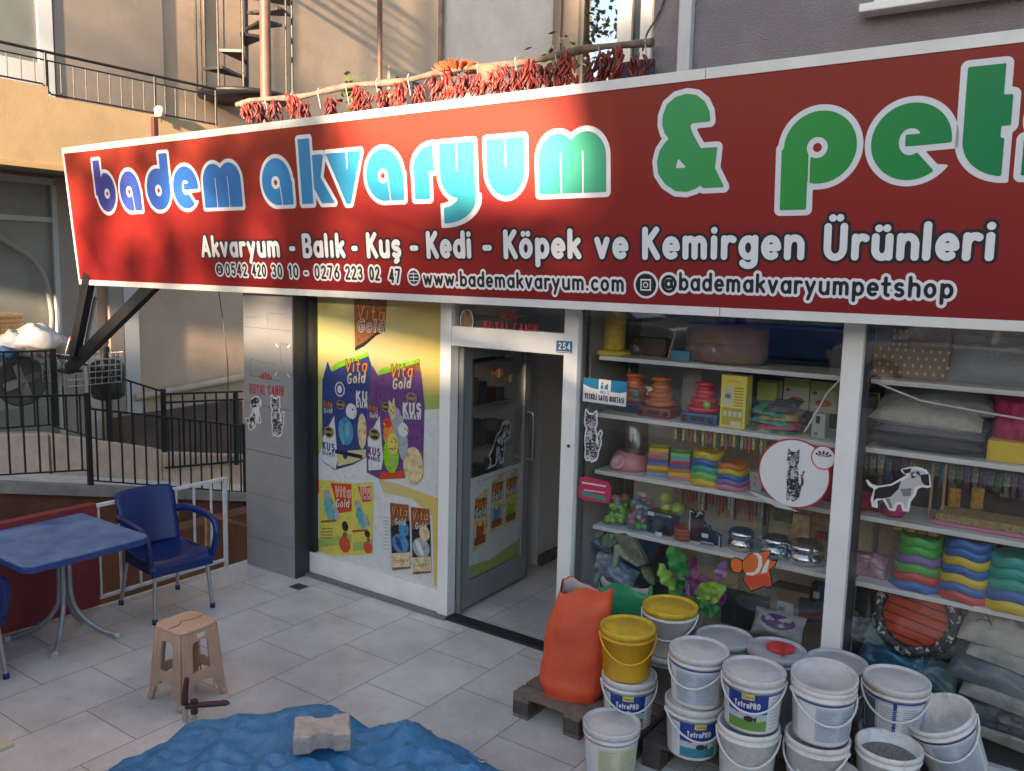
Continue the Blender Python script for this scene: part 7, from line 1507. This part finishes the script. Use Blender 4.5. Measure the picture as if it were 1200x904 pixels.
for k in range(22):
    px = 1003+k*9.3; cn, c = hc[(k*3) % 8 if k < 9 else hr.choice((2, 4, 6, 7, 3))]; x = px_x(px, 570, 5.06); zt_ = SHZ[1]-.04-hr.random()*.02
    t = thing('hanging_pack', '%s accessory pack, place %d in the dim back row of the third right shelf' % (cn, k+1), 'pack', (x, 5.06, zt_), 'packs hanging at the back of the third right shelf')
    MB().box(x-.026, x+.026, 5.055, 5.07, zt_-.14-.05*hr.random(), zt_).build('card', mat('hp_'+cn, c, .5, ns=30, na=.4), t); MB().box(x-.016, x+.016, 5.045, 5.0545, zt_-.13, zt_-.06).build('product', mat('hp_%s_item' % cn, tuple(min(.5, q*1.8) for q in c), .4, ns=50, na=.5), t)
for k, px in enumerate((1000, 1047, 1062, 1076, 1088)):
    q = P(px+5, [612, 624, 626, 628, 631][k]-1, 4.80); tag(MB().box(q[0]-.022, q[0]+.022, 4.79, 4.81, SHZ[2]-.07, SHZ[2]-.028).build('amber_clip', mat('amber_pack', (.40, .23, .04), .4, ns=40, na=.5), bevel=.004), ['amber clip pack nearest the window post', 'amber clip pack left above the green bowls', 'amber clip pack second above the green bowls', 'amber clip pack third above the green bowls', 'amber clip pack rightmost above the green bowls'][k], 'pack', 'amber clip packs under the third right shelf')
for k, px in enumerate((1103, 1130)): 
    q = P(px+15, 585, 5.0); tag(MB().box(q[0]-.03, q[0]+.03, 5.0, 5.02, q[2]-.06, q[2]+.06).build('amber_pack', MATS['amber_pack'], bevel=.01), ['amber toy pack behind the scratching tray, left one', 'amber toy pack behind the scratching tray, right one'][k], 'pack', 'amber packs behind the scratching tray')
z = SHZ[3]
bowls(1075, 690, 4.84, z, [Bl, Rd, Gn, Pu, Gn, Gn], .135, .10, .275, 'tall green topped stack, lowest right shelf', wv=.010)
bowls(1131, 705, 4.83, z, [Rd, Bl, Yl, Bl, Yl, Bl, Bl], .140, .108, .31, 'tall blue topped stack, lowest right shelf', wv=.011, phase=1)
bowls(1186, 712, 4.82, z, [Yl, Bl, Tq, Tq, Tq], .145, .115, .27, 'turquoise stack by the right picture edge', wv=.011)
pillow('pink_pack', 'pink packed toy in clear film on the lowest right shelf', 'toy pack', (px_x(1018, 665, 4.84), 4.84, z+.06), .19, .14, .11, mat('pack_pink', (.34, .18, .25), .25, ns=9, na=.4, coat=.4), Matrix.Rotation(rad(50), 3, 'X'), 9)
pillow('silver_bag', 'black and silver printed bag behind the blue bowls', 'bag', P(1167, 655, 4.98), .2, .2, .06, mat('zebra_foil', (.02, .02, .03), .2, ns=14, na=.5, col2=(.45, .46, .48)), MX, 8)
# orange round pet bed standing up
c = Vector(P(1073, 722, 4.80)); bd_ = thing('round_pet_bed', 'round orange red pet bed with black and white rim standing on edge', 'pet bed', c)
Mb = Matrix.Rotation(rad(10), 3, 'Y') @ Matrix.Rotation(rad(78), 3, 'X')
MB().lathe([(1e-4, .02), (.10, .025), (.165, .018), (.175, .0), (1e-4, -.02)], c, 36, M=Mb, sy=1.0).build('pad', mat('orange_plush', (.46, .06, .02), .85, ns=6, na=.2, bump=.25, bs=60), bd_)
m = MB()
for k in range(6):
    o = -.12+k*.048; L = math.sqrt(max(.001, .165**2-o**2)); d_ = Mb @ Vector((o*.8+.6*-.0, 0, 0))
    a_ = c+Mb @ Vector((-L*.95, o, .0245)); b_ = c+Mb @ Vector((L*.95, o, .0245)); m.tube([a_, (a_+b_)/2+Mb @ Vector((0, 0, .002)), b_], .0045, 5)
m.build('seams', mat('seam_brown', (.13, .03, .015), .9), bd_)
M_zb = furmat('zebra_rim', 38, .56, .62)
MB().tube([c+Mb @ Vector((.185*math.cos(a), .185*math.sin(a), .012)) for a in np.linspace(0, 6.2832, 40)[:-1]], .032, 10, closed=True).build('rim', M_zb, bd_)
# sacks and bags at the right window bottom
M_sk = [mat('sack_paper', (.36, .34, .30), .6, ns=4, na=.2, bump=.4, bs=18), mat('sack_slate', (.11, .14, .16), .35, ns=4, na=.3, bump=.4, bs=18), mat('sack_pale', (.30, .32, .30), .45, ns=5, na=.2, bump=.5, bs=16), mat('sack_dark', (.07, .085, .10), .35, ns=5, na=.3, bump=.5, bs=18)]
for k, (px, py, w_, mi_, rz_, lab) in enumerate(((1172, 735, .34, 0, 6, 'pale paper pet food sack with black lettering, topmost of the pile'), (1186, 758, .36, 2, 10, 'pale glossy sack second from the top of the pile'), (1165, 780, .40, 1, 4, 'slate grey sack in the middle of the pile'), (1182, 805, .40, 2, 8, 'pale grey sack fourth from the top of the pile'), (1170, 828, .42, 3, 4, 'dark blue grey sack fifth from the top of the pile'), (1190, 850, .42, 2, 8, 'pale sack low in the pile at the right edge'))):
    o = pillow('food_sack', lab, 'food sack', P(px, py, 4.84+.01*k), w_, .28, .15, M_sk[mi_], Matrix.Rotation(rad(rz_), 3, 'Y') @ Matrix.Rotation(rad(35), 3, 'X'), k+20, group='pet food sacks in the right window', wr=.022)
    if k == 0:
        cM0 = Matrix.Rotation(rad(rz_), 3, 'Y') @ Matrix.Rotation(rad(48), 3, 'X'); c0 = Vector(P(px, py-3, 4.70)); A = Art(lambda u, v, off: np.array(c0+cM0 @ Vector((u, v, off)))); A.text('AW', -.10, .04, -.02, .05, [(0, M_ink, .002)], wt=.12); lt = A.build('lettering', None); lt.parent = o; lt.matrix_parent_inverse = o.matrix_world.inverted()
for k, (px, py, w_, h_, m_, rx_, rz_, lab) in enumerate(((1050, 768, .36, .22, mat('bag_petrol', (.03, .13, .22), .25, ns=6, na=.4, bump=.5, bs=18), 50, 8, 'petrol blue pet food bag low in the right window'), (1085, 785, .34, .18, mat('bag_teal_grey', (.10, .17, .20), .3, ns=6, na=.4, bump=.5, bs=18), 45, 16, 'grey teal bag in front of the petrol blue bag'), (1032, 742, .18, .16, mat('bag_mint', (.26, .38, .40), .3, ns=6, na=.3, bump=.5, bs=18), 60, -12, 'mint coloured crumpled bag left of the orange bed'), (1010, 738, .16, .14, mat('bag_silver_teal', (.20, .25, .26), .2, ns=6, na=.3, bump=.5, bs=18), 60, 8, 'silver grey crumpled bag by the post'), (1095, 812, .30, .18, mat('bag_navy', (.03, .05, .10), .3, ns=6, na=.4, bump=.5, bs=18), 40, 6, 'navy bag at the bottom beside the buckets'), (1110, 745, .22, .24, mat('bag_slate', (.09, .10, .11), .3, ns=6, na=.3, bump=.5, bs=18), 70, -25, 'slate bag right of the orange bed'), (1135, 720, .20, .2, mat('bag_darkgrey', (.05, .055, .06), .4, bump=.5, bs=18), 70, 10, 'dark grey bag under the blue bowls'))):
    pillow('pet_food_bag', lab, 'food bag', P(px, py, 4.82+.015*k), w_, h_, .12, m_, Matrix.Rotation(rad(rz_), 3, 'Y') @ Matrix.Rotation(rad(rx_), 3, 'X'), k+40, wr=.03)
c = Vector(P(1006, 735, 4.98)); m = MB()
for k in range(16):
    a = random.uniform(0, 6.28); q = Vector((math.cos(a)*.035*random.random()*1.4, 0, random.uniform(-.06, .06))); m.ball(c+q+Vector((0, random.uniform(-.02, .02), 0)), random.uniform(.014, .024), 8)
tag(m.build('yellow_coral', mat('yellow_toy', (.36, .36, .04), .5)), 'knobbly yellow green ornament at the bottom left of the right window', 'ornament')
goods('dark_crate', 'dark box behind the bags at the bottom of the right window', 'box', 1000, 1120, 690, 780, 5.05, .1, mat('box_black', (.03, .03, .033), .7), .03)
# --- things inside the shop behind the open door
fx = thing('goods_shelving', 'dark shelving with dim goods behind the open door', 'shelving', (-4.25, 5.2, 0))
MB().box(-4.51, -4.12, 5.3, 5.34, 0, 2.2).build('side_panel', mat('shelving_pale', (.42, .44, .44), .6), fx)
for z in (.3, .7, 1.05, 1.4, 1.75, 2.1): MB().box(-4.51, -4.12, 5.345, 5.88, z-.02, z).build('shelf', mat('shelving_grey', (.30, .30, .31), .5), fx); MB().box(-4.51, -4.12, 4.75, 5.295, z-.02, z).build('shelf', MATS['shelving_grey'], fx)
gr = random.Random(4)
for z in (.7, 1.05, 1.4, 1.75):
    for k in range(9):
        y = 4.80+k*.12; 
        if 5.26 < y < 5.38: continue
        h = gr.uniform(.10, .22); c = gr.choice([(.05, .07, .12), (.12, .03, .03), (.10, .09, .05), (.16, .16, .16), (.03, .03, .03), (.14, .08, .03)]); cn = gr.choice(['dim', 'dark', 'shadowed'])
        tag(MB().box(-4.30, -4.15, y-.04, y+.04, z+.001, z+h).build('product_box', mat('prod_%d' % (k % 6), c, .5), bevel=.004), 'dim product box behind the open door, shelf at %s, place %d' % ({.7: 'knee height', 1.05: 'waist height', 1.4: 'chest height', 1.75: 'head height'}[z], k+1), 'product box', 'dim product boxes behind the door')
# ================================================================ STREET BEHIND THE CAMERA (seen in the glass, and it shades the shop)
M_leaf = mat('tree_leaf', (.05, .085, .02), .6, ns=2, na=.4); M_bark = mat('tree_bark', (.09, .065, .05), .9, ns=8, na=.4, bump=.6)
def leafcloud(m, c, r, n, rng, s=.11):
    for k in range(n):
        d = Vector((rng.gauss(0, 1), rng.gauss(0, 1), rng.gauss(0, 1))).normalized()*r*rng.random()**.45; p = Vector(c)+d
        u = Vector((rng.gauss(0, 1), rng.gauss(0, 1), rng.gauss(0, 1))).normalized(); v = u.cross(Vector((rng.gauss(0, 1), rng.gauss(0, 1), rng.gauss(0, 1)))).normalized()
        a = s*rng.uniform(.6, 1.3); m.add([p-u*a, p+v*a*.45, p+u*a, p-v*a*.45], [(0, 1, 2, 3)])
rng = random.Random(21)
def sunpt(px, py, t, up=0):
    u, v = SG(px, py); return Vector(smap(u, v, 0))+SUN*t
# crown of the street tree: clumps stand where the photograph's shade falls
shade = []
for px in range(790, 1500, 42):
    for py in range(-60, 420, 42): shade.append((px+rng.uniform(-14, 14), py+rng.uniform(-14, 14), .42, 95))
for k in range(70):
    px = rng.uniform(690, 800); shade.append((px, rng.uniform(60, 380), .22, 6+int((px-690)*.22)))
for x in range(528, 720, 20): shade.append((x, 246+(.03*(x-520)), .12, 22))
for x in range(600, 720, 30): shade.append((x, 325, .2, 9))
for k in range(140): shade.append((rng.uniform(75, 375), rng.uniform(130, 350), .2, 9))
for k in range(9): shade.append((rng.uniform(325, 380), 135+k*25, .13, 22)); shade.append((rng.uniform(245, 395), rng.uniform(125, 190), .2, 12))
for k in range(3): shade.append((rng.uniform(400, 480), rng.uniform(230, 345), .12, 4))
shade += [(100, 215, .3, 20), (120, 300, .35, 30), (160, 330, .3, 24), (192, 250, .11, 26), (198, 300, .12, 26), (184, 190, .10, 22), (330, 160, .28, 26), (345, 215, .22, 20), (375, 130, .18, 20), (330, 320, .2, 20)]
crown_c = sunpt(900, 60, 15.5)
tr = thing('street_tree', 'leafy street tree across the pavement behind the viewer', 'tree', (crown_c.x+1.5, -11.6, .8))
m = MB(); cl = []
for px, py, r, n in shade:
    t = rng.uniform(13, 17); c = sunpt(px, py, t); cl.append(c); leafcloud(m, c, r, int(n*1.5), rng)
for px in range(515, 770, 26):      # shade on the set-back plaster wall and the mauve corner
    for py in range(-40, 100, 26):
        if (px-570)**2+(py-45)**2 < 26**2 or (px-752)**2+(py-5)**2 < 20**2: continue
        c = Vector(P(px, py, 5.6 if px < 660 else 4.72))+SUN*rng.uniform(13, 16); leafcloud(m, c, .3, 60, rng)
for k in range(13):
    px, py = rng.uniform(310, 450), rng.uniform(-20, 70); leafcloud(m, Vector(XW(px, py, XWALL+.2))+SUN*rng.uniform(16, 20), .5, 12, rng)  # leaf clumps added to break up the stair's shadow on the wall
for k in range(90):                  # leaf clumps added to half shade the neighbour's front
    px, py = rng.uniform(-40, 300), (rng.uniform(-60, 190) if k < 65 else rng.uniform(330, 480)); c = Vector(XW(px, py, XWALL+.4))+SUN*rng.uniform(14, 18); leafcloud(m, c, .42, 7, rng)
m.build('crown', M_leaf, tr)
b = Vector((crown_c.x+1.5, -11.6, .8)); m = MB(); m.tube([b, b+Vector((.05, 0, 1.5)), b+Vector((-.1, .05, 3)), b+Vector((-.4, 0, 4.6)), b+Vector((-.6, 0, 6.2))], [.24, .19, .17, .11, .05], 12)
for c in cl[::6]: m.tube([b+Vector((-.15, .0, 3.0+rng.random()*1.6)), (b+Vector((-.3, 0, 4)))*.5+c*.5+Vector((0, 0, .2)), c], [.06, .035, .012], 6)
m.build('trunk', M_bark, tr)
# dark pine that the upper window reflects
_q = P(705, 20, 2*5.575+9); PXX, PZ = _q[0], _q[2]
pn = thing('pine_tree', 'tall dark pine tree across the road', 'tree', (PXX, -9, .8)); m = MB()
for k in range(75):
    h = rng.random(); a = rng.uniform(0, 6.28); q = (1-h)*2.2*rng.random()**.5; leafcloud(m, (PXX-.5+q*math.cos(a), -9+q*math.sin(a), PZ-3.5+h*7), .42, 22, rng, .12)
m.build('crown', mat('pine_needles', (.03, .045, .02), .7), pn); MB().tube([(PXX-.5, -9, .8), (PXX-.5, -9, PZ-1), (PXX-.5, -9, PZ+3.4)], [.25, .18, .06], 10).build('trunk', M_bark, pn)
# building across the road (it keeps the terrace in shade)
bo = thing('street_building', 'plain rendered building across the road', 'building', (-1, -24, 0))
zt = 1.98+SUN.z/-SUN.y*(24+4.6)
MB().box(-4.4, 40, -34, -24, 0, zt).box(-40, -4.402, -34, -24.2, 0, 1.3+SUN.z/-SUN.y*31).build('wall', mat('far_render', (.16, .145, .135), .9, ns=1, na=.1), bo)
for i in range(5, 13):
    for j in range(2): 
        wdw = MB().box(-26+i*5, -24.4+i*5, -24.001, -23.95, 2+j*2.9, 3.5+j*2.9).build('window', M_alu, bo); MB().box(-25.9+i*5, -24.5+i*5, -23.949, -23.94, 2.1+j*2.9, 3.4+j*2.9).build('pane', mat('far_pane', (.03, .04, .05), .1), wdw)
# parked cars
def car(label, x, y, c, rz=0):
    t = thing('parked_car', label, 'car', (0, 0, 0), 'cars parked along the road'); L, W_, Hh = 4.2, 1.68, 1.42
    body = [(-2.1, .28), (-2.1, .62), (-2.02, .80), (-1.2, .90), (-.72, .93), (.95, .93), (1.75, .86), (2.0, .78), (2.1, .55), (2.1, .28)]
    m = MB(); m.prism([(px_, -W_/2, pz) for px_, pz in body], (0, W_, 0)); pm = mat('paint_'+c[0], c[1], .25, coat=.6, metal=.2); m.build('body', pm, t, bevel=.06, segs=3)
    cab = [(-1.25, .91), (-.55, 1.36), (-.35, 1.41), (.75, 1.41), (1.0, 1.35), (1.65, .90)]
    m = MB(); n_ = len(cab); a = [(px_, -W_/2+.06+(pz-.9)*.28, pz) for px_, pz in cab]; b = [(px_, W_/2-.06-(pz-.9)*.28, pz) for px_, pz in cab]
    m.add(a+b, [tuple(range(n_)), tuple(range(2*n_-1, n_-1, -1))]+[(i, n_+i, n_+(i+1) % n_, (i+1) % n_) for i in range(n_)]); m.build('cabin', pm, t, bevel=.05, segs=3)
    gm = mat('car_glass_skylit', (.32, .39, .46), .05)  # bright sky in the windows is put into this opaque pale colour
    for s in (-1, 1):
        yy = lambda pz: s*(W_/2-.06-(pz-.9)*.28+.012)
        for poly in ([(-1.0, .96), (-.5, 1.32), (.12, 1.34), (.12, .96)], [(.22, .96), (.22, 1.34), (.74, 1.34), (.98, 1.28), (1.15, .96)]): 
            q = [(px_, yy(pz), pz) for px_, pz in poly]; MB().prism(q, (0, s*.006, 0)).build('side_window', gm, t)
        for wx_ in (-1.3, 1.3):
            R_x = Matrix.Rotation(rad(90), 3, 'X'); w1 = MB().lathe([(.20, -.1), (.31, -.1), (.325, -.06), (.325, .06), (.31, .1), (.20, .1)], (wx_, s*(W_/2-.08), .32), 24, M=R_x).build('tyre', mat('tyre', (.012, .012, .012), .8), t)
            MB().lathe([(1e-4, .09), (.2, .075), (.2, -.075), (1e-4, -.09)], (wx_, s*(W_/2-.08), .32), 20, M=R_x).build('rim', M_steel, w1)
        MB().box(-2.125, -2.06, s*.72-.14, s*.72+.14, .58, .72).build('headlight', mat('lamp_glass', (.5, .5, .48), .1), t); MB().box(-.85, -.70, s*(W_/2-.02)-.08, s*(W_/2+.08)+.0, .95, 1.06).build('mirror', pm, t, bevel=.02)
    for fx_, sgn in ((-1, -1), (1, 1)):
        p4 = [(-1.22, .94), (-.60, 1.33)] if fx_ < 0 else [(1.6, .94), (1.05, 1.31)]
        q = [(p4[0][0], -.64, p4[0][1]), (p4[0][0], .64, p4[0][1]), (p4[1][0], .54, p4[1][1]), (p4[1][0], -.54, p4[1][1])]
        d_ = .03*sgn; MB().prism(q, (d_, 0, .02)).build('windscreen', gm, t)
    MB().box(-2.13, -2.101, -.6, .6, .34, .46).build('bumper_strip', M_darkf, t); MB().box(-2.135, -2.131, -.26, .26, .35, .45).build('number_plate', M_white, t)
    t.location = (x, y, .68); t.rotation_euler.z = rz
def mirror_at(px, py, yv):   # where an object must stand so that the glass at y=4.58 mirrors it at this pixel
    q = P(px, py, yv); return q[0], 2*4.58-yv
x, y = mirror_at(925, 410, 17); car('dark blue saloon car parked across the road', x, y, ('blue', (.07, .20, .50)))
x, y = mirror_at(1160, 420, 14.5); car('pale silver car parked near the pavement', x, y, ('silver', (.6, .62, .65)), rad(3))
x, y = mirror_at(700, 400, 16); car('grey car parked further along the road', x, y, ('grey', (.16, .17, .19)), rad(180))
